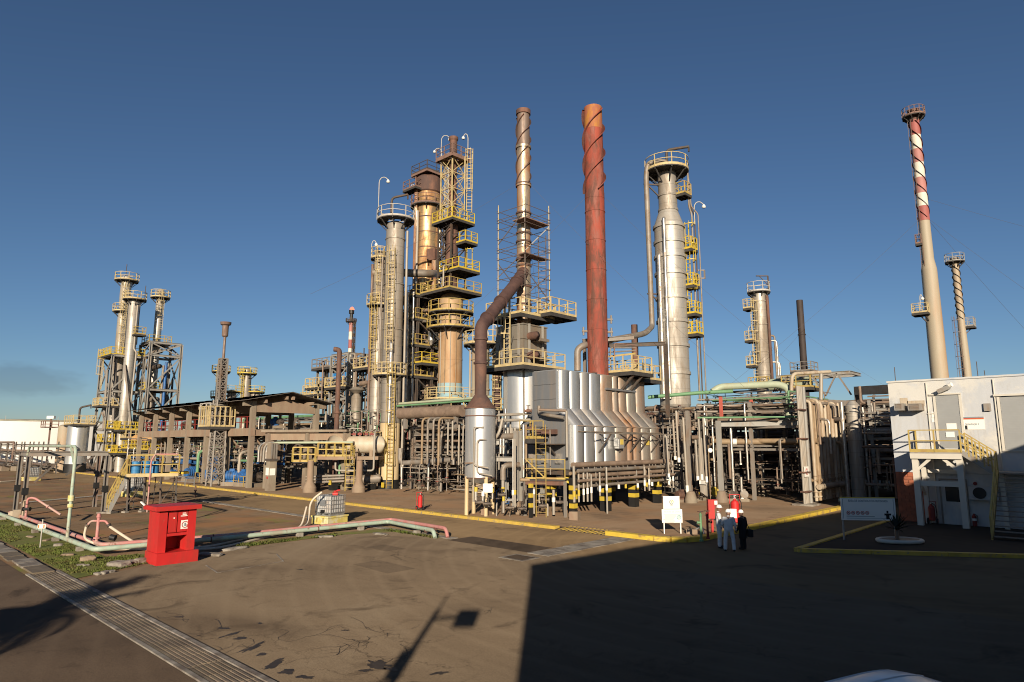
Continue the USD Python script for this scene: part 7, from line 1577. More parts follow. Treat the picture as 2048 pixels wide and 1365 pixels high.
# tangles of small lines that fill the gaps between the racks
def tangle(label, x0, x1, y0, y1, z0, z1, n, seed, pal, rmin=.025, rmax=.09, upright=.5):
    t = T('piping', label, 'piping', ((x0 + x1) / 2, (y0 + y1) / 2, z0)); r = np.random.default_rng(seed)
    lo, hi = np.array([x0, y0, z0]), np.array([x1, y1, z1])
    for k in range(n):
        p = lo + (hi - lo) * r.random(3); P_ = [p]
        ax = 2 if r.random() < upright else r.integers(0, 2)
        for s_ in range(r.integers(1, 4)):
            q = P_[-1].copy(); q[ax] = lo[ax] + (hi[ax] - lo[ax]) * r.random()
            if abs(q[ax] - P_[-1][ax]) > .3: P_.append(q)
            ax = (ax + r.integers(1, 3)) % 3
        if len(P_) < 2: continue
        rr_ = rmin + (rmax - rmin) * r.random() ** 2; pipe(t, P_, rr_, pal[r.integers(len(pal))], 'pipe', bend=.15, n=6)
        if r.random() < .3: valve(t, P_[len(P_) // 2], .14 + rr_, [m_machine, m_rust, m_pipe][k % 3], r.random() < .6, (1, 0, 0), [m_rust, m_machine, m_darkred][k % 3])
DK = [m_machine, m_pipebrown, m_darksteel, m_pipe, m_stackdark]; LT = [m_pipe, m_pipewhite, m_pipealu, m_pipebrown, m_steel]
tangle('small lines and red valves above the cream drum', -55.5, -50.8, 36.6, 41, 4.6, 7.6, 46, 1, LT + [m_green, m_flarered])
tangle('thin upright lines between the box furnace and the portal', -31.5, -24.4, 44.6, 47.4, .3, 7.2, 56, 2, LT + DK, upright=.7)
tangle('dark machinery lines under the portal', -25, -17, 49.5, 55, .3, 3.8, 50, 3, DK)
tangle('low lines and valves before the dense brown rack', -49, -34, 37.4, 39, .3, 3.4, 64, 4, DK + [m_pipewhite, m_pipetan], upright=.6)
tangle('crowded lines on the top deck of the main pipe rack', -26, -17, 49, 56, 7.0, 8.5, 52, 5, LT + [m_pipe, m_green], upright=.3)
tangle('crowded lines inside the lower bays of the pump house', -90, -62, 29.7, 31.4, .4, 4.6, 80, 6, DK + [m_blue, m_green, m_pipewhite, m_yellow, m_pipecream], rmax=.13)
tangle('grey lines beside the upper corner of the white building', -15, -6, 51, 55.4, 4.5, 7.9, 60, 7, LT + [m_palesteel], upright=.35)
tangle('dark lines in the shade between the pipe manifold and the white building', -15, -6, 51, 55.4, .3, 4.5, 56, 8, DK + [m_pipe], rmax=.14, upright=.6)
tangle('lines between the concrete bridge and the process block', -62, -53, 38, 43, 5.2, 8.0, 46, 9, LT + [m_green, m_palegreen], upright=.4)
# ------------------------------------------------------------------ white building
YB = 42.0
def FW(px, py, y=YB):
    up = 682.5 - py; f = 1307 * math.cos(PITCH) - up * math.sin(PITCH); a_ = (px - 1024) / f
    d_ = y / (FWD[1] + RGT[1] * a_); p = V(px, py, d_); return p[0], p[2]
BX0 = FW(1787, 900)[0]; BX1 = 10.0; BZ = FW(1787, 766)[1]
t = T('white_building', 'two storey white rendered building with grey shutters and an outside stair', 'building', (BX0, YB, 0))
zr = FW(1820, 945)[1]; xr = FW(1853, 990)[0]
t.part(MB().box(BX0, BX1, YB, YB + 11, zr + .01, BZ), 'wall', m_wall); t.part(MB().box(xr, BX1, YB + .02, YB + 11, 0.1, zr), 'lower_wall', m_wall)
bw = MB().box(BX0, xr - .01, YB + .03, YB + 11, .1, zr - .005); bp = t.part(bw, 'brick_panel', m_brickred)
row = 0; z = .14
while z < zr - .16:
    x = BX0 + (.0 if row % 2 else -.2)
    while x < xr - .05:
        xa, xb = max(x, BX0), min(x + .39, xr - .02)
        if xb - xa > .06: t.part(MB().box(xa + .008, xb - .008, YB - .004 - .004 * ((row * 5 + int(x * 7)) % 3), YB + .03, z, z + .155), 'brick', m_brickred, bp)
        x += .4
    z += .17; row += 1
t.part(MB().box(BX0 - .05, BX1, YB - .06, YB + .2, BZ + .002, BZ + .10), 'parapet', m_wall)
def flat(name, pxa, pxb, pya, pyb, mat, proud=.04, deep=.0, parent=None, label=None):
    xa, za = FW(pxa, pyb); xb, zb_ = FW(pxb, pya); return t.part(MB().box(xa, xb, YB - proud, YB - deep + .001, za, zb_), name, mat, parent, label)
xa, za = FW(1881, 897); xb, zb_ = FW(1917, 793)
dp = t.part(MB().box(xa - .12, xa, YB - .06, YB - .002, za, zb_ + .1).box(xb, xb + .12, YB - .06, YB - .002, za, zb_ + .1).box(xa - .3, xb + .12, YB - .12, YB - .002, zb_ + .1, zb_ + .18), 'door_frame', m_frame)
def slats(xa, xb, za, zb_, n, name, parent=None, rows=()):
    for i in range(n):
        z0_, z1_ = za + (zb_ - za) * i / n, za + (zb_ - za) * (i + 1) / n
        t.part(MB().add([(xa, YB - .012, z0_), (xb, YB - .012, z0_), (xb, YB - .045, z1_ - .012), (xa, YB - .045, z1_ - .012)], [(0, -1, .1)] * 4, [(0, 1, 2), (0, 2, 3)]).box(xa, xb, YB - .045, YB - .004, z1_ - .012, z1_), name, m_shutter, parent)
dl = t.part(MB().box(xa + .002, xb - .002, YB - .010, YB - .003, za, zb_ + .09), 'shutter_door', m_shutter); slats(xa + .01, xb - .01, za, zb_ + .09, 30, 'slat', dl)
flat('door_notice', 1894, 1913, 847, 859, m_orangeprint if 0 else m_signwhite, .06, .046, dl); flat('door_notice', 1893, 1909, 864, 875, m_signwhite, .06, .046, dl)
t.part(MB().box(xb + .16, xb + .26, YB - .05, YB, za + 1.0, za + 1.2), 'call_button', m_black)
xa, za = FW(2011, 901); xb, zb_ = FW(2078, 790)
t.part(MB().box(xa - .12, xa, YB - .06, YB - .002, za, zb_ + .1).box(xb, xb + .12, YB - .06, YB - .002, za, zb_).box(xa - .25, xb + .25, YB - .16, YB - .002, zb_, zb_ + .1).box(xa - .12, xb + .12, YB - .1, YB - .002, za - .06, za - .001), 'window_frame', m_frame)
sl = t.part(MB().box(xa + .002, xb - .002, YB - .010, YB - .003, za + .001, zb_ - .002), 'window_shutter', m_shutter); slats(xa + .01, xb - .01, za, zb_, 32, 'slat', sl)
# nameplate
xa, za = FW(1926, 860); xb, zb_ = FW(1967.5, 833.5); h = zb_ - za
npl = t.part(MB().box(xa, xb, YB - .035, YB - .002, za, zb_), 'nameplate', m_signwhite)
t.part(MB().box(xa, xb, YB - .04, YB - .036, zb_ - h * .09, zb_), 'blue_stripe', m_signgrey, npl); t.part(MB().box(xa, xb, YB - .04, YB - .036, zb_ - h * .15, zb_ - h * .092), 'red_stripe', m_signred, npl); t.part(MB().box(xa, xb, YB - .04, YB - .036, zb_ - h * .21, zb_ - h * .152), 'orange_stripe', m_orangeprint, npl)
def lettering(txt, x, y, z, wdt, ht, mat, parent, tt, xdir=(1, 0, 0), bold=True, name='lettering', nrm=None):
    m = meshkit.text_mesh(txt, ht, .004, bold); v = np.array(m.vertices); s_ = min(1.0, wdt / np.ptp(v[:, 0])); v[:, 0] = (v[:, 0] - v[:, 0].min() - np.ptp(v[:, 0]) / 2) * s_
    e = np.array(xdir, float); n_ = np.array([e[1], -e[0], 0]); P = np.array([x, y, z]) + v[:, :1] * e + v[:, 1:2] * np.array([0, 0, 1.0]) + v[:, 2:3] * n_
    m2 = trimesh.Trimesh(P, m.faces, process=False); return tt.part(MB().mesh(m2), name, mat, parent, kind='stuff' if 0 else None)
lettering('Subestação 2', (xa + xb) / 2 - .05, YB - .036, za + h * .36, (xb - xa) * .62, h * .15, m_signgrey, npl, t)
for k, (pya, pyb) in enumerate(((824, 836), (837, 845))): flat('wall_notice', 1864, 1871, pya, pyb, m_signwhite, .02)
flat('plaster_patch', 1801, 1815, 796, 812, m_orangevessel if 0 else m_pipecream, .012); flat('plaster_patch', 1815, 1849, 801, 813, m_pipecream, .012)
for a_, b_ in ((1791, 1813), (1818, 1848)):
    xa, za = FW(a_, 824); xb, zb_ = FW(b_, 808)
    ap = t.part(MB().box(xa + .12, xb, YB - .75, YB - .002, za + .04, zb_), 'air_conditioner', m_palesteel); t.part(MB().box(xa + .2, xb - .1, YB - .765, YB - .752, za + .1, zb_ - .08), 'grille', m_steel, ap)
    for k in range(4): t.part(MB().box(xa + .2, xb - .1, YB - .78, YB - .767, za + .12 + k * .08, za + .15 + k * .08), 'louvre', m_pipe, ap)
x, z = FW(1888, 780); fl = t.part(MB().bar((x - .25, YB - .28, z - .12), (x + .3, YB - .3, z + .12), .24, .22), 'floodlight', m_palesteel); t.part(MB().bar((x, YB, z), (x, YB - .25, z), .06), 'lamp_arm', m_steel, fl); t.part(MB().tube([(x + .25, YB - .2, z + .2), (x + .42, YB - .25, z + .25)], .12, 10), 'lamp_head', m_signwhite, fl)
xa, za = FW(1889, 1044); xb, zb_ = FW(1929, 962)
t.part(MB().box(xa - .08, xa, YB - .06, YB + .018, .1, zb_ + .08).box(xb, xb + .08, YB - .06, YB + .018, .1, zb_ + .08).box(xa, xb, YB - .06, YB + .018, zb_, zb_ + .08), 'door_frame', m_steel); ld = t.part(MB().box(xa, xb, YB - .03, YB + .018, .1, zb_ - .002), 'lower_door', m_wall); x2, z2 = FW(1893, 1003); x3, z3_ = FW(1923, 967); t.part(MB().box(x2, x3, YB - .045, YB - .031, z2, z3_), 'door_pane', m_glass, ld); t.part(MB().box(xa + .06, xa + .12, YB - .09, YB - .03, 1.0, 1.14), 'handle', m_galv, ld)
x, z = FW(1963, 986); t.part(MB().box(x - .5, x + .75, YB - .35, YB + .018, z - .35, z + .33), 'condenser_unit', m_wall); t.part(MB().tube([(x - .03, YB - .40, z), (x - .03, YB - .352, z)], .29, 22), 'condenser_fan', m_black)
for k, (px, py) in enumerate(((1840, 1),)): pass
for px in (1790, 1956, 1970): x = FW(px, 760)[0]; t.part(MB().tube([(x, YB + .1, BZ), (x, YB + .1, BZ + (.9 if px != 1970 else .4))], .02, 6), 'roof_rod', m_darksteel)
x, z = FW(1962, 968); t.part(MB().tube([(x - .25, YB - .06, z), (x - .25, YB + .018, z)], .09, 12), 'alarm_bell', m_darkred)

for px, pz in ((1855, .0), (1990, .3)):
    x = FW(px, 800)[0]; t.part(MB().tube([(x, YB - .05, zr + .2 if pz else .2), (x, YB - .05, BZ - .1)], .035, 8), 'conduit', m_frame)
x, z = FW(1855, 850); t.part(MB().tube([(x + .035, YB - .04, z + .6), (FW(1878, 850)[0] - .14, YB - .04, z + .6)], .02, 6), 'conduit', m_frame)
x, z = FW(1975, 815); t.part(MB().box(x - .15, x + .15, YB - .12, YB - .002, z - .2, z + .2), 'junction_box', m_palesteel)
# its outside stair and landing
xa = FW(1820, 905, 40.4)[0]; xb = FW(1923, 905, 40.4)[0]; zl = FW(1870, 905, 40.4)[1]
t = T('landing_stair', 'white steel landing and stair with yellow railings before the white building', 'stairs', (xa, 40.4, .1))
t.part(MB().box(xa, xb, 40.35, YB - .07, zl - .06, zl), 'landing', m_palesteel); t.part(MB().box(xa, xb, 40.3, 40.42, zl - .34, zl - .065), 'edge_beam', m_frame)
for x in (xa + .18, xb - .14): 
    t.part(MB().box(x - .14, x + .14, 40.42, 40.7, .1, zl - .07), 'post', m_frame); t.part(MB().bar((x, 40.5, zl - 1.0), (x + (.85 if x < (xa + xb) / 2 else -.85), 40.5, zl - .2), .14, .14), 'knee_brace', m_frame)
t.part(MB().box(xa + .2, xa + .42, YB - .45, YB - .2, .1, zl - .07), 'post', m_frame); t.part(MB().box(xa + .3, xb - .2, 40.5, 40.64, zl - 1.75, zl - 1.48), 'cross_beam', m_frame); t.part(MB().bar((xa + .5, YB - .3, zl - 1.0), (xb - .3, YB - .3, zl - 1.05), .2), 'cross_beam', m_frame)
t.part(MB().bar((xa + .2, 40.6, zl - 2.4), (xa + .3, YB - .3, zl - 1.2), .09).bar((xa + .2, 40.6, zl - 1.2), (xa + .3, YB - .3, zl - 2.4), .09), 'brace', m_frame)
r = MB(); rail(r, [(xa + .02, YB - .1, zl), (xa + .02, 40.37, zl), (xb, 40.37, zl)], 1.15, 1.25, .055, kick=.16); t.part(r, 'railing', m_yellow)
z2 = 2.95; xl = FW(1986, 935, 40.6)[0]
stairs(t, (xl, 41.0, z2), (xb, 41.0, zl), 1.2, m_palesteel, m_yellow, m_palesteel, 5, 2, .055)
t.part(MB().box(xl, xl + 1.9, 40.4, YB - .1, z2 - .08, z2 - .002), 'landing', m_palesteel)
r = MB(); rail(r, [(xl, 40.4, z2), (xl, 40.4, z2)], 1.1, 1, .06); r = MB(); rail(r, [(xl + 1.9, 40.4, z2), (xl + 1.9, YB - .1, z2)], 1.1, 1, .06); t.part(r, 'railing', m_yellow)
sx = FW(1988, 1000, 38.4)[0] + .9; t.part(MB().box(xl + .1, xl + .3, 41.5, 41.7, .1, z2 - .09), 'post', m_frame); t.part(MB().box(xl + 1.6, xl + 1.8, 41.5, 41.7, .1, z2 - .09), 'post', m_frame)
stairs(t, (sx, 36.6, .1), (sx, 40.35, z2), 1.75, m_yellow, m_yellow, m_steel, 14, 2, .06)

# ------------------------------------------------------------------ signs
def board_frame(px, py, d_, z=0.0):
    p = V(px, py, d_); p[2] = z; return p
def sign_pos(c, e, u, y_off, z): n_ = np.array([e[1], -e[0], 0]); return np.array([c[0], c[1], 0]) + np.array([e[0], e[1], 0]) * u + n_ * y_off + np.array([0, 0, z])
def panel(tt, c, e, u0, u1, z0_, z1_, off, th, mat, name, parent=None, label=None):
    a_, b_ = sign_pos(c, e, u0, off, (z0_ + z1_) / 2), sign_pos(c, e, u1, off, (z0_ + z1_) / 2); ax = np.array([[e[0], e[1], 0], [e[1], -e[0], 0], [0, 0, 1.0]])
    return tt.part(MB().frame_box((a_ + b_) / 2, ax, ((u1 - u0) / 2, th / 2, (z1_ - z0_) / 2)), name, mat, parent, label)
c = (G(1330, 1069, PADZ)[:2] + G(1361, 1067, PADZ)[:2]) / 2; d_ = dist_of(c); e = RGT[:2] * .995 + FWD[:2] * .08; e /= np.linalg.norm(e)
t = T('rules_sign', 'white double board sign on two thin legs at the kerb corner', 'sign', (*c, PADZ))
za, zb_, zc_ = hz(1046, d_), hz(1018.5, d_), hz(992.5, d_)
for u in (-.40, .40): panel(t, c, e, u - .025, u + .025, PADZ, zb_, -.03, .05, m_signwhite, 'leg')
lo = panel(t, c, e, -.50, .49, za, zb_ - .01, 0, .03, m_signwhite, 'lower_board'); up_ = panel(t, c, e, -.42, .38, zb_ + .01, zc_, .006, .03, m_signwhite, 'upper_board')
def ring_on(tt, c, e, u, z, r_, w_, mat, parent, off=.022, a0=0, a1=360, name='emblem'):
    P = [sign_pos(c, e, u + r_ * math.cos(math.radians(a)), off, z + r_ * math.sin(math.radians(a))) for a in np.linspace(a0, a1, 22)]
    return tt.part(MB().tube(P, w_, 5), name, mat, parent)
zm = (zb_ + zc_) / 2 + .03; ring_on(t, c, e, -.02, zm, .09, .016, m_signgrey, up_, .024, 100, 330); ring_on(t, c, e, -.02, zm, .09, .017, m_signyellow, up_, .024, -20, 90); ring_on(t, c, e, -.02, zm, .025, .012, m_signyellow, up_, .024)
for k in range(2): panel(t, c, e, -.10 + .02 * k, .06 - .02 * k, zm - .145 - .045 * k, zm - .12 - .045 * k, .024, .004, m_signgrey, 'print_line', up_)
p = sign_pos(c, e, 0, .016, zb_ - .16); lettering('REGRAS DE OURO', p[0], p[1], p[2], .80, .075, m_teal, lo, t, (e[0], e[1], 0))
rs2 = np.random.default_rng(5)
for k in range(9): panel(t, c, e, -.36 if k else -.42, (.42 if k == 0 else rs2.uniform(.05, .22)), zb_ - .25 - k * .048, zb_ - .235 - k * .048, .018, .004, m_signgrey, 'print_line', lo)
panel(t, c, e, -.42, -.39, zb_ - .5, zb_ - .46, .018, .004, m_signred, 'print_mark', lo)
ring_on(t, c, e, .32, zb_ - .38, .09, .018, m_teal, lo, .018); ring_on(t, c, e, .32, zb_ - .38, .04, .014, m_teal, lo, .018)

c = V(1738, 1040, 30.0)[:2]; d_ = 30.0; e = RGT[:2] * .99 - FWD[:2] * .1; e /= np.linalg.norm(e)
t = T('area_sign', 'wide white notice board with red pictograms standing in the shade on the road island', 'sign', (*c, .1))
za, zb_ = hz(1041, d_), hz(997, d_); W_ = 1.16
for u in (-1.1, 1.1): panel(t, c, e, u - .03, u + .03, .0, zb_ - .1, -.05, .06, m_palesteel, 'leg')
bd = panel(t, c, e, -W_, W_, za, zb_, 0, .04, m_signwhite, 'board'); panel(t, c, e, -W_, W_, zb_ + .002, zb_ + .05, 0, .05, m_signyellow, 'top_edge')
for u in (-W_ + .08, W_ - .08): panel(t, c, e, u - .01, u + .01, za + .06, zb_ - .04, .022, .004, m_signgrey, 'border', bd)
p = sign_pos(c, e, 0, .021, zb_ - .16); lettering('ÁREA DE CONTROLO DA REFINARIA', p[0], p[1], p[2], 1.7, .09, m_signgrey, bd, t, (e[0], e[1], 0))
for k in range(5):
    u = -.86 + k * .2; ring_on(t, c, e, u, za + .32, .07, .013, m_signred, bd, .022, name='pictogram_ring'); panel(t, c, e, u - .035, u + .035, za + .29, za + .35, .022, .004, m_signgrey, 'pictogram', bd)
    a_, b_ = sign_pos(c, e, u - .05, .026, za + .37), sign_pos(c, e, u + .05, .026, za + .27); t.part(MB().bar(a_, b_, .014), 'pictogram_bar', m_signred, bd)
panel(t, c, e, -.95, .25, za + .16, za + .185, .022, .004, m_signgrey, 'print_line', bd); panel(t, c, e, -.95, .8, za + .08, za + .095, .022, .004, m_signgrey, 'print_line', bd)
pm = MB()
for (u0, u1, z0_, z1_) in ((.73, .87, .06, .3), (.66, .94, .22, .3), (.76, .84, .31, .42)):
    a_ = (sign_pos(c, e, u0, .022, 0) + sign_pos(c, e, u1, .022, 0)) / 2; a_[2] = za + (z0_ + z1_) / 2; pm.frame_box(a_, np.array([[e[0], e[1], 0], [e[1], -e[0], 0], [0, 0, 1.0]]), ((u1 - u0) / 2, .003, (z1_ - z0_) / 2))
t.part(pm, 'figure_print', m_black, bd)

# small post sign in the grass
p = G(80, 1096)[:2]; d_ = dist_of(p); t = T('marker_sign', 'small pale marker plate on a thin post in the grass', 'sign', (*p, 0)); t.part(MB().tube([(*p, 0), (*p, hz(1039, d_))], .025, 6), 'post', m_white); panel(t, p, RGT[:2], -.17, .17, hz(1057, d_), hz(1049, d_), .03, .02, m_signwhite, 'plate'); panel(t, p, RGT[:2], -.15, -.1, hz(1056, d_), hz(1050, d_), .045, .006, m_orangeprint, 'plate_mark'); panel(t, p, RGT[:2], .07, .13, hz(1056, d_), hz(1050, d_), .045, .006, m_orangeprint, 'plate_mark')

# ------------------------------------------------------------------ left yard
# red fire cabinet
cx0, cx1, cy0, cy1 = -27.25, -26.2, 9.05, 10.35; H_ = hz(1016, dist_of((cx1, cy0))) + .04
t = T('fire_cabinet', 'large red painted masonry fire cabinet with overhanging slab top and open niche', 'fire cabinet', (cx1, cy0, 0))
t.part(MB().box(cx0, cx1 + .18, cy0 - .05, cy1 + .1, 0.0, .42), 'plinth', m_red)
zn = .98
t.part(MB().box(cx0, cx1, cy0, cy0 + .28, .421, H_ - .16).box(cx0, cx1, cy1 - .28, cy1, .421, H_ - .16), 'side_wall', m_red)
t.part(MB().box(cx0, cx0 + .12, cy0 + .281, cy1 - .281, .421, H_ - .16), 'back_wall', m_red); t.part(MB().box(cx0 + .121, cx1 - .02, cy0 + .281, cy1 - .281, zn, zn + .1), 'shelf', m_red)
t.part(MB().box(cx0 - .15, cx1 + .16, cy0 - .18, cy1 + .12, H_ - .158, H_), 'top_slab', m_red)
ym = (cy0 + cy1) / 2
for a_, b_ in ((cy0 + .285, ym - .006), (ym + .006, cy1 - .285)):
    dp = t.part(MB().box(cx1 - .09, cx1 - .05, a_ + .012, b_ - .012, zn + .125, H_ - .185), 'door', m_red); [t.part(MB().tube([(cx1 - .045, (a_ + .02 if b_ < ym else b_ - .02), z_), (cx1 - .045, (a_ + .02 if b_ < ym else b_ - .02), z_ + .12)], .018, 8), 'hinge', m_darkred, dp) for z_ in (1.25, 1.7)]
    t.part(MB().box(cx1 - .05, cx1 - .044, a_ + .05, b_ - .05, zn + .16, H_ - .23), 'door_panel', m_red, dp)
    if b_ < ym: t.part(MB().tube([(cx1 - .043, b_ - .12, 1.62), (cx1 - .02, b_ - .12, 1.62)], .025, 10), 'knob', m_signwhite, dp)
    else:
        nt = t.part(MB().box(cx1 - .042, cx1 - .038, a_ + .12, a_ + .42, 1.2, 1.52), 'notice', m_signwhite, dp)
        P = [(cx1 - .034, a_ + .27 + .11 * math.cos(q), 1.36 + .11 * math.sin(q)) for q in np.linspace(0, 6.283, 20)]; t.part(MB().tube(P, .014, 5), 'notice_ring', m_signred, dp); t.part(MB().box(cx1 - .037, cx1 - .033, a_ + .24, a_ + .3, 1.3, 1.42), 'notice_figure', m_signgrey, dp)
        for k in range(3): t.part(MB().box(cx1 - .042, cx1 - .038, a_ + .1 + .06 * (k > 0), a_ + .34 - .03 * k, 1.66 + .05 * k, 1.69 + .05 * k), 'painted_lettering', m_signwhite, dp)
t.part(MB().bar((cx0 + .1, cy0 - .22, H_), (cx0 - .1, cy0 - .3, H_ + .12), .05), 'hasp', m_signwhite)

# twin pipes on the ground with stand pipe
def ground_pipe(label, mat, dx, z, r_, pts):
    t = T('ground_pipe', label, 'pipe', (*pts[0][:2], 0)); P = fillet([(p[0], p[1], p[2] if len(p) > 2 else z) for p in pts], .25, 4); t.part(MB().tube(P, r_, 14), 'pipe', mat)
    for k in range(0, len(pts) - 1):
        a_, b_ = np.array(pts[k][:2]), np.array(pts[k + 1][:2]); n_ = int(np.linalg.norm(b_ - a_) // 4)
        for i in range(1, n_ + 1):
            p = a_ + (b_ - a_) * i / (n_ + .5); t.part(MB().boxr((*p, 0), .25, .25, max(.05, z - r_), 0), 'support', m_slab)
            if i % 2: q = p + (b_ - a_) / np.linalg.norm(b_ - a_) * .9; u = (b_ - a_) / np.linalg.norm(b_ - a_); t.part(MB().tube([(*q, z), (*(q + u * .05), z)], r_ + .012, 14), 'joint', m_rust if i % 4 == 1 else mat)
    return t
tm = ground_pipe('mint green pipe running low along the grass and round the fire cabinet', m_mint, 0, .28, .098, [(-75, 8.0), (-29.9, 8.05), (-29.25, 13.0), (-29.0, 21.3), (-24.2, 20.35, .34), (-23.95, 20.25, .05)])
tp = ground_pipe('pink pipe running beside the mint green one on the ground', m_pink, 0, .33, .085, [(-48.5, 8.5), (-30.6, 8.5), (-29.65, 13.2), (-29.35, 21.75), (-23.9, 20.85, .42), (-23.65, 20.75, .05)])
a_ = (-29.35, 21.75); 
# mint stand pipe reaching over to the gantry
pb = np.array([-33.9, 8.05]); d_ = dist_of(pb); t = T('stand_pipe', 'tall mint green stand pipe arching across to the steel gantry', 'pipe', (*pb, .3))
zt = hz(893, d_)
t.part(MB().tube(fillet([(*pb, .3), (*pb, zt), (-48.7, 9.2, zt - .05), (-49.6, 9.3, zt - .1), (-49.9, 9.3, zt - .6)], .55, 5), .07, 14), 'pipe', m_mint); t.part(MB().tube([(*pb, 2.0 - .12), (*pb, 2.0 + .12)], .13, 12).tube([(*pb, 1.62), (*pb, 1.76)], .12, 12), 'valve_flange', m_palletyellow); t.part(MB().bar((pb[0] - .9, pb[1], zt - .05), (pb[0], pb[1], zt - .95), .07), 'strut', m_mint)
# pink hydrant with hose
hp = np.array([-31.4, 8.5]); t = T('hydrant', 'pink stand pipe hydrant with two capped outlets', 'hydrant', (*hp, .3))
t.part(MB().tube([(*hp, .3), (*hp, 1.35)], .065, 14).tube([(*hp, .5), (*hp, .56)], .14, 14).tube([(*hp, 1.35), (*hp, 1.5)], [.1, .06], 14), 'barrel', m_pink)
for s_ in (-1, 1): t.part(MB().tube(fillet([(*hp, 1.2), (hp[0] + s_ * .3 * RGT[0], hp[1] + s_ * .3 * RGT[1], 1.2), (hp[0] + s_ * .42 * RGT[0], hp[1] + s_ * .42 * RGT[1], 1.05)], .1), .045, 10), 'outlet', m_pink); t.part(MB().tube([(hp[0] + s_ * .42 * RGT[0], hp[1] + s_ * .42 * RGT[1], 1.07), (hp[0] + s_ * .47 * RGT[0], hp[1] + s_ * .47 * RGT[1], .98)], .085, 10), 'coupling', m_machine)
t.part(MB().tube([(hp[0] + .3, hp[1] + .4, .55), (hp[0] + .45, hp[1] + .55, .5)], .12, 10), 'blank_flange', m_black)
ho = hp + RGT[:2] * .48
hose1 = MB().tube(fillet([(*ho, .98), (ho[0] + .35, ho[1] + .5, .55), (ho[0] + .8, ho[1] + 1.1, .08), (-28.6, 10.9, .05), (-28.2, 12.2, .05), (-29.8, 15.0, .05), (-31.2, 17.5, .05), (-32.6, 18.7, .1), (-32.5, 18.75, 1.3), (-32.15, 19.2, 1.75)], .5, 5), .055, 10)
one('fire_hose', hose1, m_hose, 'cream hose running from the pink hydrant to the grey tank on its yellow pallet', 'hose')
hb = hp - RGT[:2] * .48; one('fire_hose', MB().tube(fillet([(*hb, .98), (hb[0] - .05, hb[1] - .05, .5), (hb[0] + .5, hb[1] + .7, .06), (-30.2, 9.9, .05), (-29.2, 10.6, .05), (-28.9, 12, .05), (-30.6, 15.4, .05), (-32.0, 18.0, .05), (-32.45, 18.5, 1.0)], .4, 5), .05, 10), m_hose, 'second cream hose looping down behind the pink hydrant', 'hose')
# pink branch and valve near the gantry
vp_ = np.array([-44.4, 8.5]); t = T('branch_pipe', 'pink pipe branch with black valve wheel, its arm sloping to the ground', 'pipe', (*vp_, .3)); pipe(t, [(*vp_, .34), (*vp_, 1.38), (vp_[0] + .25, vp_[1] + .25, 1.4), (vp_[0] + 1.35, vp_[1] + 1.3, .5)], .06, m_pink, 'pipe', bend=.2, n=12); valve(t, (vp_[0], vp_[1], .8), .2, m_black, True, (RGT[0], RGT[1], 0), m_black); q = (vp_[0] + .8, vp_[1] + .78, .95); t.part(MB().tube([q, (q[0] + .08, q[1] + .05, q[2] - .04)], .1, 12), 'flange', m_pink); pipe(t, [(vp_[0] - .8, vp_[1], .4), (vp_[0] - .8, vp_[1], 1.2), (vp_[0] - .1, vp_[1], 1.25)], .05, m_pipecream, 'side_pipe', n=10)
for k in range(3): t.part(MB().boxr((vp_[0] - 1.2 - .5 * k, vp_[1] - .2, .2), .3, .3, .5 - .1 * k, .4 * k), 'valve_box', m_pipecream)

# steel gantry
t = T('pipe_gantry', 'four legged grey steel gantry at the left of the yard', 'gantry', (-51, 11.5, 0)); zg = 3.55
for (x, y) in ((-49.5, 9.3), (-48.4, 13.3), (-53.4, 9.6), (-52.6, 13.9)):
    t.part(MB().ibeam((x, y, 0), (x, y, zg), .22, .22), 'leg', m_steel); t.part(MB().box(x - .152, x + .152, y - .152, y + .152, 1.25, 1.65), 'black_band', m_black)
for a_, b_ in (((-49.5, 9.3), (-48.4, 13.3)), ((-53.4, 9.6), (-52.6, 13.9)), ((-53.4, 9.6), (-49.5, 9.3)), ((-52.6, 13.9), (-48.4, 13.3))): t.part(MB().ibeam((*a_, zg + .12), (*b_, zg + .12), .22, .26), 'beam', m_steel)
for (a_, b_) in (((-48.6, 12.6, zg), (-49.0, 11.2, zg - 1.2)), ((-52.8, 13.0, zg), (-52.65, 13.8, zg - 1.3)), ((-49.4, 9.7, zg - 1.6), (-49.0, 11.0, zg - .05)), ((-50, 13.5, zg), (-51.5, 13.8, zg - 1.4))): t.part(MB().bar(a_, b_, .12), 'knee_brace', m_darksteel)
ladder(t, (-52.4, 14.1), 0.2, 2.6, VIEW, m_rustrail, False, wdt=.4, w=.04)

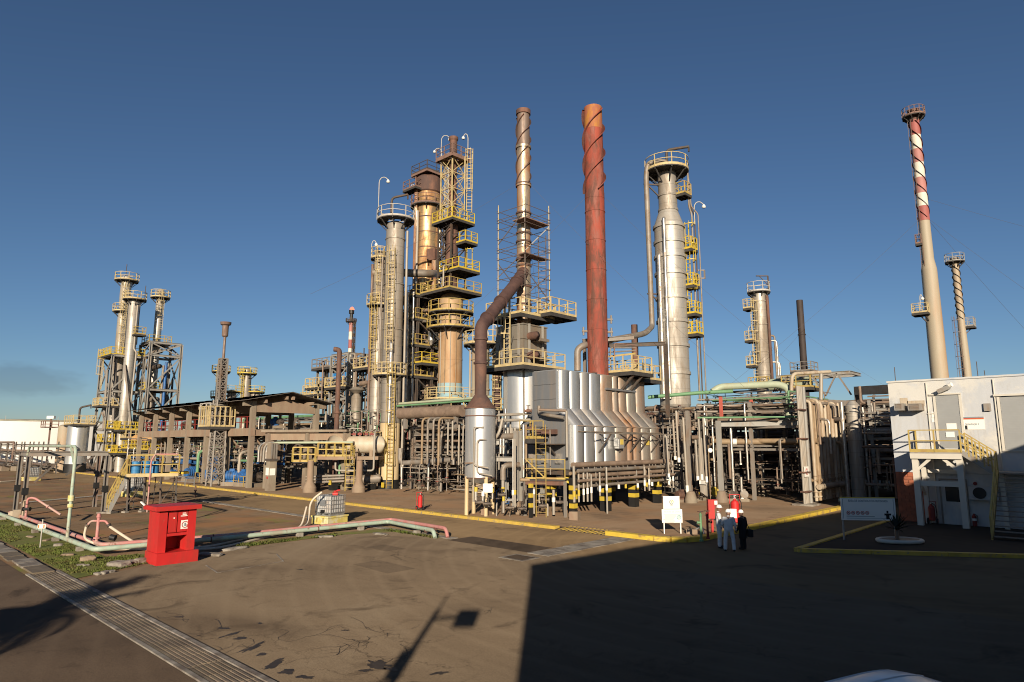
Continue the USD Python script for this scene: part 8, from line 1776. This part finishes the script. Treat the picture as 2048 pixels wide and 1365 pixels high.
# loading platform with drums
zf = hz(950, 43.0); A = V(253, 950, 42.3)[:2]; B = V(357, 946, 43.6)[:2]; d_ = (B - A) / np.linalg.norm(B - A); n_ = np.array([-d_[1], d_[0]]); L_ = np.linalg.norm(B - A)
t = T('access_platform', 'raised steel platform on thin legs with yellow railings and steep stair', 'platform', (*A, 0))
t.part(MB().bar((*(A + n_ * .9), zf - .05), (*(B + n_ * .9), zf - .05), 1.8, .1), 'deck', m_deck); t.part(MB().bar((*(A - n_ * .02), zf - .02), (*(B - n_ * .02), zf - .02), .06, .2), 'fascia', m_paleyellow)
r = MB(); rail(r, [(*A, zf), (*B, zf), (*(B + n_ * 1.8), zf), (*(A + n_ * 1.8), zf), (*(A + n_ * 1.0), zf)], 1.25, .85, .055, kick=.1); t.part(r, 'railing', m_yellow)
for k in range(4):
    for s_ in (.1, 1.7):
        p = A + d_ * (.1 + (L_ - .2) * k / 3) + n_ * s_; t.part(MB().bar((*p, zf - .1), (*(p + d_ * .08), 0), .1), 'leg', m_darksteel)
        t.part(MB().boxr((*p, 0), .3, .3, .1, .4), 'foot', m_slab)
        if k < 3: q = A + d_ * (.1 + (L_ - .2) * (k + 1) / 3) + n_ * s_; t.part(MB().bar((*p, .3), (*q, zf - .3), .05), 'brace', m_darksteel)
for k in range(3): p = A + d_ * (.5 + k * 1.1); t.part(MB().bar((*(p + n_ * .1), .2), (*(p + n_ * 1.7), zf - .2), .05), 'brace', m_darksteel)
q = A + d_ * (L_ * .45) - n_ * .1; pipe(t, [(*q, 0), (*q, zf + .9), (*(q + d_ * .2), zf + 1.3)], .05, m_pink, 'stand_pipe'); pipe(t, [(*(B - d_ * .1), zf + 1.3), (*(B - d_ * 1.4), zf + 1.3)], .05, m_pink, 'branch_line')
ft = G(214, 1027)[:2]; hd = A + n_ * .5 - d_ * .02
stairs(t, (*ft, .08), (*hd, zf), .7, m_palesteel, m_yellow, m_deck, 9, 2, .05); t.part(MB().boxr((*ft, 0), 1.0, .6, .1, .6), 'stair_foot', m_slab)
def steel_drum(label, p, mat, s_=1.0):
    tt = T('steel_drum', label, 'drum', (*p[:2], p[2])); tt.part(MB().lathe(p, [(p[2], .01), (p[2], .29), (p[2] + .3, .29), (p[2] + .31, .3), (p[2] + .33, .29), (p[2] + .6, .29), (p[2] + .61, .3), (p[2] + .63, .29), (p[2] + .85, .29), (p[2] + .85, .01)], 20), 'body', mat); tt.part(MB().lathe((p[0] + .12, p[1] + .1), [(p[2] + .85, .04), (p[2] + .88, .04), (p[2] + .88, .001)], 8), 'bung', m_galv); return tt
m_drum = M('blue_drum_paint', (0.04, 0.18, 0.36), 0.5, 0.0, 0.1, 2.0)
for k, u in enumerate((.45, 1.05, 1.5)): steel_drum(('blue drum nearest the stair head on the raised platform', 'middle blue drum on the raised platform', 'third blue drum on the raised platform, furthest from the stair')[k], (*(A + d_ * u + n_ * (.5 + .3 * (k % 2))), zf), m_drum)
p = A + d_ * 3.0 + n_ * .6; t = T('spill_tray', 'yellow spill tray lying on the raised platform', 'tray', (*p, zf)); t.part(MB().boxr((*p, zf + .002), 1.0, .6, .14, .6), 'tray', m_brightyellow); t.part(MB().boxr((*p, zf + .145), .9, .5, .04, .6), 'grid', m_deck)
t = T('work_bench', 'bare grey steel bench frame at the kerb by the pump house', 'bench', (*G(362, 972)[:2], PADZ)); p = G(352, 971, PADZ)[:2]; q = G(388, 973, PADZ)[:2]
for u in (p, q, (p + q) / 2): t.part(MB().bar((*u, PADZ), (*u, 1.0), .08), 'leg', m_galv)
t.part(MB().bar((*p, 1.0), (*q, 1.0), .5, .06), 'top', m_galv); t.part(MB().bar((*p, .5), (*q, .5), .06), 'rail', m_galv)

# plastic totes on spill pallets
def tote(label, loc, rot, first=None):
    if first is not None: return copy_of(first, label, loc, rot, None)
    t = T('liquid_tote', label, 'tote', loc, rot, local=True)
    t.part(MB().box(-.62, .62, -.72, .72, 0, .09).box(-.62, -.30, -.72, .72, .091, .34).box(.30, .62, -.72, .72, .091, .34).box(-.18, .18, -.72, .72, .091, .34).box(-.66, .66, -.76, .76, .341, .43), 'spill_pallet', m_palletyellow)
    body = manifold3d.Manifold.batch_hull([manifold3d.Manifold.sphere(.07, 12).translate((x, y, z)) for x in (-.49, .49) for y in (-.43, .43) for z in (.64, 1.42)])
    bm = body.to_mesh(); t.part(MB().mesh(trimesh.Trimesh(bm.vert_properties[:, :3], bm.tri_verts, process=False), 40), 'tank', m_ibc)
    t.part(MB().box(-.58, .58, -.52, .52, .432, .47).box(-.58, .58, -.52, .52, .53, .56).box(-.55, -.4, -.5, .5, .47, .53).box(.4, .55, -.5, .5, .47, .53).box(-.08, .08, -.5, .5, .47, .53), 'pallet_base', m_galv)
    cg = MB()
    for x in np.linspace(-.58, .58, 8): cg.bar((x, -.52, .56), (x, -.52, 1.5), .022); cg.bar((x, .52, .56), (x, .52, 1.5), .022)
    for y in np.linspace(-.5, .5, 7): cg.bar((-.585, y, .56), (-.585, y, 1.5), .022); cg.bar((.585, y, .56), (.585, y, 1.5), .022)
    for z in (.6, .82, 1.04, 1.26, 1.5):
        for y in (-.53, .53): cg.bar((-.59, y, z), (.59, y, z), .026)
        for x in (-.595, .595): cg.bar((x, -.53, z), (x, .53, z), .026)
    t.part(cg, 'cage', m_galv)
    t.part(MB().box(-.597, -.585, -.2, .2, .95, 1.25).box(-.2, .2, -.56, -.545, .95, 1.25), 'plate', m_galv)
    t.part(MB().lathe((0, 0), [(1.45, .12), (1.53, .12), (1.53, .001)], 14), 'cap', m_black); t.part(MB().box(-.12, .12, -.6, -.5, .58, .74).tube([(0, -.55, .62), (0, -.68, .62)], .05, 8), 'outlet', m_black)
    return t
it = tote('grey liquid tote on a yellow spill pallet with a red cannon fitting, beside the road', (*(G(650, 1048)[:2] + np.array([-.1, .35])), 0.01), math.radians(12))
tote('grey liquid tote half hidden under the raised yellow platform', (*G(268, 993)[:2], 0.01), .3, it)
tote('small distant liquid tote on a pale pallet behind the gantry legs', (*G(62, 962)[:2], 0.01), .2, it)
q = np.array(it.prim.GetAttribute('xformOp:translate').Get()); t = T('foam_monitor', 'red foam nozzle fitting lying on top of the grey tote by the road', 'nozzle', (*(q[:2] + [.1, .2]), 1.51))
p = np.array([q[0] + .1, q[1] + .2, 1.54]); t.part(MB().tube([p, p + [0, 0, .2]], .05, 10).tube([p + [0, 0, .14], p + [.05, .12, .2], p + [.1, .24, .22]], [.045, .055, .05], 10).tube([p + [-.08, -.1, .02], p + [.1, .12, .02]], .1, 8), 'nozzle', m_red); t.part(MB().tube([p + [-.12, 0, .16], p + [.12, 0, .16]], .03, 6), 'lever', m_red)

# stones, rubble and little things in the verge
rs3 = np.random.default_rng(17)
def stone(label, p, s_, mat=None, group='broken concrete in the verge'):
    m = trimesh.creation.icosphere(1, 1.0); v = np.array(m.vertices); v = np.sign(v) * np.abs(v) ** .6; v *= np.array([s_[0], s_[1], s_[2]]) / 2 * (1 + rs3.uniform(-.14, .14, (len(v), 1))); a_ = rs3.uniform(0, 3); R_ = np.array([[math.cos(a_), -math.sin(a_), 0], [math.sin(a_), math.cos(a_), 0], [0, 0, 1]])
    one('concrete_lump', MB().mesh(trimesh.Trimesh(v @ R_.T + np.array([p[0], p[1], s_[2] * .32]), m.faces, process=False)), mat or m_slab, label, 'rubble', group)
for (px, py, a_, b_, h_, lb) in ((238, 1133, 1.1, .8, .3, 'biggest broken concrete lump in the grass left of the fire cabinet'), (262, 1128, .8, .55, .22, 'flat concrete lump beside the biggest one in the grass'), (177, 1122, .75, .6, .32, 'reddish lump of masonry by the pipe corner'), (283, 1126, .7, .5, .3, 'concrete lump against the fire cabinet plinth'), (195, 1150, .35, .25, .14, 'left one of three small concrete lumps lowest in the grass'), (210, 1148, .5, .3, .16, 'middle and longest of three small concrete lumps lowest in the grass'), (222, 1146, .3, .25, .14, 'right one of three small concrete lumps lowest in the grass'), (116, 1093, .5, .3, .2, 'square concrete lump under the mint pipe, right of the marker plate'), (135, 1112, .6, .35, .14, 'reddish masonry lump in the grass below the mint stand pipe'), (172, 1133, .3, .2, .12, 'pebble sized concrete lump below the pipe corner'), (60, 1075, .9, .3, .12, 'long reddish fragment in the grass left of the marker plate'), (95, 1082, .7, .3, .12, 'thin reddish fragment in the grass just right of the marker plate'), (160, 1132, .35, .25, .1, 'smallest concrete lump in the grass, left of the pebble sized one'), (420, 1112, 1.4, .5, .2, 'long broken kerb piece right of the fire cabinet'), (470, 1100, 1.5, .45, .18, 'second broken kerb piece further along the mint pipe'), (650, 1075, 1.2, .4, .14, 'pale kerb fragment below the mint pipe, in front of the grey tote'), (760, 1070, 1.2, .4, .15, 'pale kerb fragment near the end of the mint pipe')):
    stone(lb, G(px, py)[:2], (a_ * .75, b_ * .75, h_ * .75), m_concpink if px in (177, 135, 60, 95) else m_slab)
for k, (px, py, ht) in enumerate(((390, 995, .9), (205, 1010, .5))):
    p = G(px, py)[:2]; t = T('marker_post', ('thin dark pipe stub standing in the yard by the road edge', 'short pipe stub near the gantry foot')[k], 'post', (*p, 0)); t.part(MB().tube([(*p, 0), (*p, ht)], .05, 8).tube([(*p, ht * .55), (*p, ht * .65)], .1, 8), 'post', m_rust)
pl = MB().tube([(*G(40, 1008)[:2], .06), (*G(212, 992)[:2], .06)], .05, 8); one('ground_pipe', pl, m_white, 'thin white pipe lying straight across the left yard', 'pipe')
pl = MB().tube(fillet([(*G(0, 965)[:2], .06), (*G(35, 963)[:2], .06), (*G(50, 955)[:2], 1.0)], .8), .06, 8); one('fire_hose', pl, m_hose, 'short cream hose at the distant tote', 'hose')

# ------------------------------------------------------------------ fire gear at the kerb corner
p = G(1427, 1070, PADZ)[:2] + FWD[:2] * .3; d_ = dist_of(p); t = T('hose_cabinet', 'narrow red hose cabinet on a red post with a white notice, behind the men', 'hose cabinet', (*p, PADZ))
za, zb_ = hz(1037, d_), hz(999, d_); e = RGT[:2]
panel(t, p, e, -.16, .13, za, zb_, .1, .26, m_red, 'body'); panel(t, p, e, .135, .33, za + .45, zb_, .0, .2, m_darkred, 'open_door'); panel(t, p, e, .17, .31, zb_ - .24, zb_ - .06, .105, .006, m_signwhite, 'notice'); panel(t, p, e, .0, .1, PADZ, za, 0, .1, m_red, 'post')
for k, (px, py, mt, mc, lb, ht) in enumerate(((1403, 1083, m_green, m_green, 'green hydrant post with flat handwheel at the kerb corner', 1.25), (1416, 1078, m_darkred, m_red, 'dark red hydrant post beside the green one', 1.2))):
    p = G(px, py, 0.1)[:2]; t = T('hydrant', lb, 'hydrant', (*p, .1)); t.part(MB().lathe(p, [(.1, .09), (.16, .09), (.18, .055), (ht - .1, .05), (ht, .07), (ht + .04, .03), (ht + .12, .03)], 14), 'barrel', mt)
    q = np.array([*p, ht + .12]); ring = [q + np.array([math.cos(a), math.sin(a), 0]) * .13 for a in np.linspace(0, 6.283, 14)]; t.part(MB().tube(ring, .014, 5).bar(ring[0], ring[6], .02).bar(ring[3], ring[10], .02), 'handwheel', m_rust); s_ = RGT * (.13 if k == 0 else -.16); t.part(MB().tube([(*p, ht - .35), np.array([*p, ht - .35]) - s_], .05, 10).tube([np.array([*p, ht - .35]) - s_, np.array([*p, ht - .35]) - s_ * 1.3], .075, 10), 'outlet', mc if k == 0 else m_darkred)
e1 = T('fire_extinguisher', 'big red wheeled extinguisher standing behind the three men', 'fire extinguisher', (*G(1472, 1056, PADZ)[:2], PADZ), VIEW + math.pi / 2 - .3, local=True); extinguisher_trolley(e1, 1.25); e1.part(MB().box(-.26, .06, -.24, -.22, .5, .95), 'notice', m_signwhite)
e2 = T('fire_extinguisher', 'lone red wheeled extinguisher on the pad near the yellow kerb', 'fire extinguisher', (*G(840, 1021, PADZ)[:2], PADZ), VIEW + math.pi / 2 + .5, local=True); extinguisher_trolley(e2, .85)
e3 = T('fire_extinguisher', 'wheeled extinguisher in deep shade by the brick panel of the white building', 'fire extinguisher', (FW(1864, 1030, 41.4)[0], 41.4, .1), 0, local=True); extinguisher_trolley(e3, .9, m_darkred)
p = (FW(1949, 1030)[0], YB - .15); t = T('fire_extinguisher', 'small extinguisher on the floor right of the lower door', 'fire extinguisher', (*p, .1)); t.part(MB().lathe(p, [(.11, .01), (.11, .1), (.6, .1), (.68, .05), (.74, .03), (.74, .001)], 14), 'cylinder', m_darkred); t.part(MB().tube(fillet([(p[0], p[1], .72), (p[0] + .16, p[1] - .02, .65), (p[0] + .14, p[1] - .04, .3)], .08), .015, 6), 'hose', m_rubber); t.part(MB().lathe(p, [(.38, .104), (.5, .104)], 14), 'label_band', m_signwhite)
p = G(1385, 1068, PADZ)[:2]; t = T('cable_box', 'low rough concrete box by the green hydrant', 'box', (*p, PADZ)); t.part(MB().boxr((*p, PADZ), .5, .35, .22, .3), 'box', m_concpink); t.part(MB().tube(fillet([(p[0] + .1, p[1], .3), (p[0] + .5, p[1] + .1, .5), (p[0] + .7, p[1] - .2, .16)], .2), .03, 6), 'bent_pipe', m_galv)

# planter with spiky plant
p = G(1800, 1086, .1)[:2]; t = T('planter', 'low white ring planter in the shade holding a spiky plant', 'planter', (*p, .1)); ring = [(p[0] + RGT[0] * .92 * math.cos(a) + FWD[0] * .6 * math.sin(a), p[1] + RGT[1] * .92 * math.cos(a) + FWD[1] * .6 * math.sin(a), .2) for a in np.linspace(0, 6.283, 15)]
t.part(MB().tube(ring, .085, 8, caps=False), 'rim', m_frame); t.part(MB().poly([(a_ * .97 + p[0] * .03, b_ * .97 + p[1] * .03) for a_, b_, _ in ring[:-1]], .1, .25), 'soil', m_black)
def spiky(label, p, z, ht, n, spread, name='spiky_plant', cat='plant', trunk=0.4, seed=1):
    t = T(name, label, cat, (*p, z)); r_ = np.random.default_rng(seed)
    t.part(MB().tube([(*p, z), (*p, z + trunk)], [.09, .07], 8), 'stem' if cat == 'plant' else 'trunk', m_pipebrown)
    m = MB()
    for k in range(n):
        a = r_.uniform(0, 6.283); el = r_.uniform(.15, 1.45); l = ht * r_.uniform(.7, 1.0); o = np.array([math.cos(a), math.sin(a), 0]); s_ = np.array([-math.sin(a), math.cos(a), 0]); q0 = np.array([*p, z + trunk]); w_ = .045
        pts = [q0 + o * l * u * math.cos(el) + np.array([0, 0, l * u * math.sin(el) - .25 * l * u * u * math.cos(el)]) for u in (0, .35, .7, 1.0)]
        ws = (w_ * .7, w_, w_ * .7, .004); V_ = []
        for q_, ww in zip(pts, ws): V_ += [q_ - s_ * ww, q_ + s_ * ww]
        m.add(V_, [np.array([0, 0, 1.0]) * .8 + o * -.3] * 8, [(0, 1, 3), (0, 3, 2), (2, 3, 5), (2, 5, 4), (4, 5, 7), (4, 7, 6)])
    t.part(m, 'leaves', m_leaf)
    return t
spiky('dark spiky plant growing in the white ring planter', p + RGT[:2] * -.1, .2, .95, 40, 1, trunk=.45)

# ------------------------------------------------------------------ people
S3 = manifold3d.Manifold.sphere
def limb(js):
    """hull chain through joints (point, radius)"""
    out = []
    for (a_, ra), (b_, rb) in zip(js[:-1], js[1:]): out.append(manifold3d.Manifold.batch_hull([S3(ra, 16).translate(tuple(map(float, a_))), S3(rb, 16).translate(tuple(map(float, b_)))]))
    return out
def fuse(parts, ref=.035, it=6):
    m = manifold3d.Manifold.batch_boolean(parts, manifold3d.OpType.Add).refine_to_length(ref).to_mesh(); tm = trimesh.Trimesh(m.vert_properties[:, :3], m.tri_verts, process=True); trimesh.smoothing.filter_taubin(tm, iterations=it); return tm
def person(label, loc, face, pose, coat, helmet=True, ht=1.72, longcoat=False):
    """face: plan angle the person looks to. Local frame: +y forward, x to the person's right."""
    t = T('person', label, 'person', loc, face - math.pi / 2, local=True); s_ = ht / 1.75; A_ = lambda *v: np.array(v) * s_
    la, ra, st = pose['left'], pose['right'], pose.get('stance', .12); turn = pose.get('turn', 0.0)
    hd = A_(0, .04, 1.60); ct, sn = math.cos(turn), math.sin(turn)
    rot = lambda v: np.array([v[0] * ct - v[1] * sn, v[0] * sn + v[1] * ct, v[2]])
    # bare body: head, neck, hands
    body = []
    body += limb([(hd + A_(0, -.01, -.02), .088 * s_), (hd + A_(0, .005, .05), .092 * s_)]); body += limb([(hd + rot(A_(0, .04, -.075)), .048 * s_), (hd + A_(0, 0, .0), .08 * s_)])
    body += limb([(A_(0, 0, 1.42), .06 * s_), (hd + A_(0, 0, -.06), .055 * s_)])
    body += limb([(hd + rot(A_(0, .088, .0)), .014 * s_), (hd + rot(A_(0, .105, -.025)), .017 * s_)])
    for k in (-1, 1): body += limb([(hd + rot(A_(k * .088, 0, .0)), .018 * s_), (hd + rot(A_(k * .092, -.01, -.03)), .014 * s_)])
    body += limb([(A_(0, 0, 1.4), .1 * s_), (A_(0, .0, .95), .1 * s_)])
    for k, arm in ((-1, la), (1, ra)):
        sh, el, wr = A_(k * .19, -.01, 1.38), A_(*arm[0]), A_(*arm[1]); body += limb([(A_(0, 0, 1.38), .05 * s_), (sh, .05 * s_), (el, .037 * s_), (wr, .028 * s_)])
        dv = (wr - el) / np.linalg.norm(wr - el); pal_ = wr + dv * .05 * s_; body += limb([(wr, .03 * s_), (pal_, .036 * s_)])
        for q in range(4): off = np.array([0, (q - 1.5) * .018, 0]) * s_; body += limb([(pal_ + off, .012 * s_), (pal_ + off + dv * (.06 - .006 * abs(q - 1.5)) * s_, .011 * s_), (pal_ + off + dv * .085 * s_ + np.array([-k * .012, 0, 0]), .009 * s_)])
        body += limb([(wr + dv * .02 * s_ + np.array([0, .03, 0]) * s_, .014 * s_), (wr + dv * .06 * s_ + np.array([-k * .01, .052, 0]) * s_, .011 * s_)])
    for k in (-1, 1): body += limb([(A_(k * .09, 0, .92), .07 * s_), (A_(k * st, .02, .5), .05 * s_), (A_(k * st * 1.1, 0, .1), .04 * s_)])
    t.part(MB().mesh(fuse(body, .02, 4), True), 'body', m_skin)
    cl = []
    cl += [manifold3d.Manifold.batch_hull([S3(.105 * s_, 16).translate(tuple(A_(k * .115, 0, 1.34))) for k in (-1, 1)] + [S3(.115 * s_, 16).translate(tuple(A_(k * .075, -.005, 1.08))) for k in (-1, 1)])]
    cl += [manifold3d.Manifold.batch_hull([S3(.115 * s_, 16).translate(tuple(A_(k * .075, -.005, 1.08))) for k in (-1, 1)] + [S3(.12 * s_, 16).translate(tuple(A_(k * .085, -.01, .93))) for k in (-1, 1)])]
    cl += limb([(A_(0, -.005, 1.40), .095 * s_), (A_(0, 0, 1.455), .068 * s_)])
    for k, arm in ((-1, la), (1, ra)):
        sh, el, wr = A_(k * .185, -.01, 1.375), A_(*arm[0]), A_(*arm[1]); cl += limb([(sh, .078 * s_), (el, .058 * s_), (el + (wr - el) * .92, .048 * s_)])
    if longcoat:
        cl += [manifold3d.Manifold.batch_hull([S3(.12 * s_, 16).translate(tuple(A_(k * .085, -.01, .93))) for k in (-1, 1)] + [S3(.11 * s_, 16).translate(tuple(A_(k * .1, 0, .55))) for k in (-1, 1)])]
    for k in (-1, 1): cl += limb([(A_(k * .09, -.005, .92), .105 * s_), (A_(k * st, .015, .5), .08 * s_), (A_(k * st * 1.12, -.005, .12), .074 * s_)])
    t.part(MB().mesh(fuse(cl, .035, 8), True), 'coat' if longcoat else 'coverall', coat)
    for k in (-1, 1):
        b_ = manifold3d.Manifold.batch_hull([S3(.05 * s_, 12).translate(tuple(A_(k * st * 1.12, -.03, .06))), S3(.045 * s_, 12).translate(tuple(A_(k * st * 1.2, .13, .05))), S3(.055 * s_, 12).translate(tuple(A_(k * st * 1.12, 0, .12)))]).trim_by_plane((0, 0, 1), 0.012).to_mesh(); t.part(MB().mesh(trimesh.Trimesh(b_.vert_properties[:, :3], b_.tri_verts, process=False), 40), 'boot', m_rubber)
    if helmet:
        hc = hd + A_(0, .0, .045); hp_ = t.part(MB().lathe((hc[0], hc[1]), [(hc[2] + .0, .108 * s_), (hc[2] + .02, .114 * s_), (hc[2] + .06, .108 * s_), (hc[2] + .095, .088 * s_), (hc[2] + .12, .055 * s_), (hc[2] + .128, .02 * s_), (hc[2] + .129, .001)], 24), 'helmet', m_helmet)
        V_ = []; ag = np.linspace(0, 6.283, 25)
        for a in ag: f_ = max(0, math.cos(a - math.pi / 2 - turn)) ** 2 * .05 + .012; V_ += [(hc[0] + .11 * s_ * math.cos(a), hc[1] + .11 * s_ * math.sin(a), hc[2] + .008), (hc[0] + (.112 * s_ + f_) * math.cos(a), hc[1] + (.112 * s_ + f_) * math.sin(a), hc[2] - .004)]
        F_ = []
        for i in range(24): o = 2 * i; F_ += [(o, o + 1, o + 3), (o, o + 3, o + 2)]
        t.part(MB().add(V_, [(0, 0, 1)] * len(V_), F_), 'helmet_brim', m_helmet, hp_)
    return t
fr = VIEW                                   # towards the eye
a1 = math.atan2(RGT[1], RGT[0]); away = VIEW + math.pi
hang_l, hang_r = ((-.25, -.02, 1.1), (-.27, .07, .86)), ((.25, -.02, 1.1), (.27, .07, .86))
p = G(1440, 1097)[:2]; person('person in pale coverall and white helmet, furthest left, facing the other two', (*p, .008), a1 - .25, {'left': hang_l, 'right': ((.25, .05, 1.12), (.16, .27, 1.05)), 'stance': .11}, m_coverall, ht=1.76)
p = G(1460, 1104)[:2]; person('person in pale coverall and white helmet seen from behind, nearest the eye of the three', (*p, .008), away - .35, {'left': ((-.27, .04, 1.12), (-.22, .22, .98)), 'right': ((.27, -.02, 1.1), (.27, .12, .9)), 'stance': .16}, m_coverall, ht=1.66)
p = G(1487, 1100)[:2]; person('person in long black coat and white helmet with a dark shoulder bag', (*p, .008), away + .55, {'left': hang_l, 'right': hang_r, 'stance': .09}, m_darkcloth, ht=1.58, longcoat=True)
q = np.array([*(p + RGT[:2] * .3), 0]); t = T('shoulder_bag', 'dark bag hanging at the hip of the person in black', 'bag', (*q[:2], .5)); bg = manifold3d.Manifold.batch_hull([S3(.04, 12).translate((q[0] + a * .1 * FWD[0] + b * .07 * RGT[0], q[1] + a * .1 * FWD[1] + b * .07 * RGT[1], z)) for a in (-1, 1) for b in (-1, 1) for z in (.55, .78)]).to_mesh(); t.part(MB().mesh(trimesh.Trimesh(bg.vert_properties[:, :3], bg.tri_verts, process=False), 40), 'body', m_darkcloth); t.part(MB().tube([(q[0], q[1], .8), (q[0] - RGT[0] * .12, q[1] - RGT[1] * .12, 1.1), (q[0] - RGT[0] * .22, q[1] - RGT[1] * .22, 1.36)], .015, 6), 'strap', m_darkcloth)

# ------------------------------------------------------------------ what stands beside the eye: shading building, lamp, palm, van
ca = np.array([2.35, -3.7]); u = np.array([.083, .9966]); w_ = np.array([.9966, -.083]); HB = 8.5
t = T('office_building', 'plain grey building beside the viewpoint that shades the right of the forecourt', 'building', (*ca, 0))
pts = [ca, ca + u * 39, ca + u * 39 + w_ * 16, ca + w_ * 16]
t.part(MB().poly([tuple(p) for p in pts], 0, HB - .3), 'wall', m_plaster); t.part(MB().poly([tuple(p) for p in (pts[0] - u * .02 - w_ * .02, pts[1], pts[2], pts[3])], HB - .298, HB), 'parapet', m_wall)
for k in range(9):
    for z in (1.0, 4.6):
        a_ = ca + u * (2 + 4 * k) - w_ * .03; t.part(MB().bar((*a_, z + .8), (*(a_ + u * 2), z + .8), .05, 1.5), 'window', m_glass)
p = np.array([.35, -4.9]); t = T('lamp_post', 'floodlight post behind the viewpoint', 'street lamp', (*p, 0)); hh = 6.45
t.part(MB().tube([(*p, 0), (*p, hh)], [.1, .07], 12), 'pole', m_galv); t.part(MB().bar((*p, hh - .25), (*(p + RGT[:2] * .75), hh - .2), .07), 'arm', m_galv); t.part(MB().boxr((*(p + RGT[:2] * .85), hh - .45), .55, .3, .42, HEAD), 'floodlight', m_steel); t.part(MB().boxr((*(p - RGT[:2] * .06), hh - 1.5), .3, .2, .5, HEAD), 'control_box', m_steel); t.part(MB().tube([(*p, hh), (*p, hh + .5)], .03, 6), 'spike', m_galv)
p = np.array([-9.6, -9.4]); t = T('palm_tree', 'palm behind the viewpoint', 'tree', (*p, 0)); hh = 4.9
t.part(MB().tube([(*p, 0), (p[0] + .1, p[1], hh * .5), (p[0] + .05, p[1] + .1, hh)], [.24, .17, .15], 12), 'trunk', m_pipebrown); m = MB(); r_ = np.random.default_rng(4)
for k in range(44):
    a = r_.uniform(0, 6.283); el = r_.uniform(-.2, 1.2); l = r_.uniform(2.0, 2.8); o = np.array([math.cos(a), math.sin(a), 0]); s_ = np.array([-math.sin(a), math.cos(a), 0]); q0 = np.array([p[0] + .05, p[1] + .1, hh])
    C_ = [q0 + o * l * v * math.cos(el) + np.array([0, 0, l * v * math.sin(el) - .9 * l * v * v * math.cos(el)]) for v in np.linspace(0, 1, 14)]
    for c0, c1 in zip(C_[:-1], C_[1:]):
        for sg in (-1, 1):
            tip = c0 + s_ * sg * .5 + (c1 - c0) * 2.6 - np.array([0, 0, .12]); m.add([c0, c1, tip], [(0, 0, 1)] * 3, [(0, 1, 2)])
t.part(m, 'fronds', m_leaf)
vc = V(1935, 1352, 8.3); t = T('parked_van', 'white van in the shade at the bottom right, only its roof in view', 'van', (vc[0] - .3, vc[1] + .1, 0), HEAD - math.radians(62), local=True)
def rbox(x0, x1, y0, y1, z0, z1, r, top=None):
    tx = top or 0; P = [(x, y, z0 + r) for x in (x0 + r, x1 - r) for y in (y0 + r, y1 - r)] + [(x, y, z1 - r) for x in (x0 + r + tx, x1 - r - tx) for y in (y0 + r + tx * .5, y1 - r - tx * .5)]
    m = manifold3d.Manifold.batch_hull([S3(r, 20).translate(p) for p in P]).to_mesh(); return trimesh.Trimesh(m.vert_properties[:, :3], m.tri_verts, process=False)
t.part(MB().mesh(rbox(-.85, .85, -3.4, 1.0, .3, 1.02, .12), 35), 'body', m_carwhite); ic = trimesh.creation.icosphere(4, 1.0); iv = np.array(ic.vertices); iv = np.sign(iv) * np.abs(iv) ** np.array([.55, .5, .75]); t.part(MB().mesh(trimesh.Trimesh(iv * [.84, 1.85, .66] + [0, -1.48, .95], ic.faces, process=False), True), 'roof', m_carwhite); t.part(MB().mesh(rbox(-.845, .845, -3.3, .3, .95, 1.15, .08, .02), 35), 'glazing', m_glass)
def roofz(x, y):
    a_, b_ = (abs(x) / .84) ** (1 / .55), (abs(y + 1.48) / 1.85) ** 2.0; return .95 + .66 * max(0.0, 1 - a_ * a_ - b_ * b_) ** .375
for k in range(4): t.part(MB().tube([(-.48 + k * .32, y, roofz(-.48 + k * .32, y) - .004) for y in np.linspace(-2.9, -.1, 16)], .016, 6), 'roof_rib', m_carwhite)
for x in (-.8, .8):
    for y in (-2.7, .3): wp = t.part(MB().tube([(x - .1, y, .31), (x + .1, y, .31)], .31, 22), 'wheel', m_rubber); t.part(MB().tube([(x - .11, y, .31), (x + .11, y, .31)], .17, 14), 'rim', m_galv, wp)
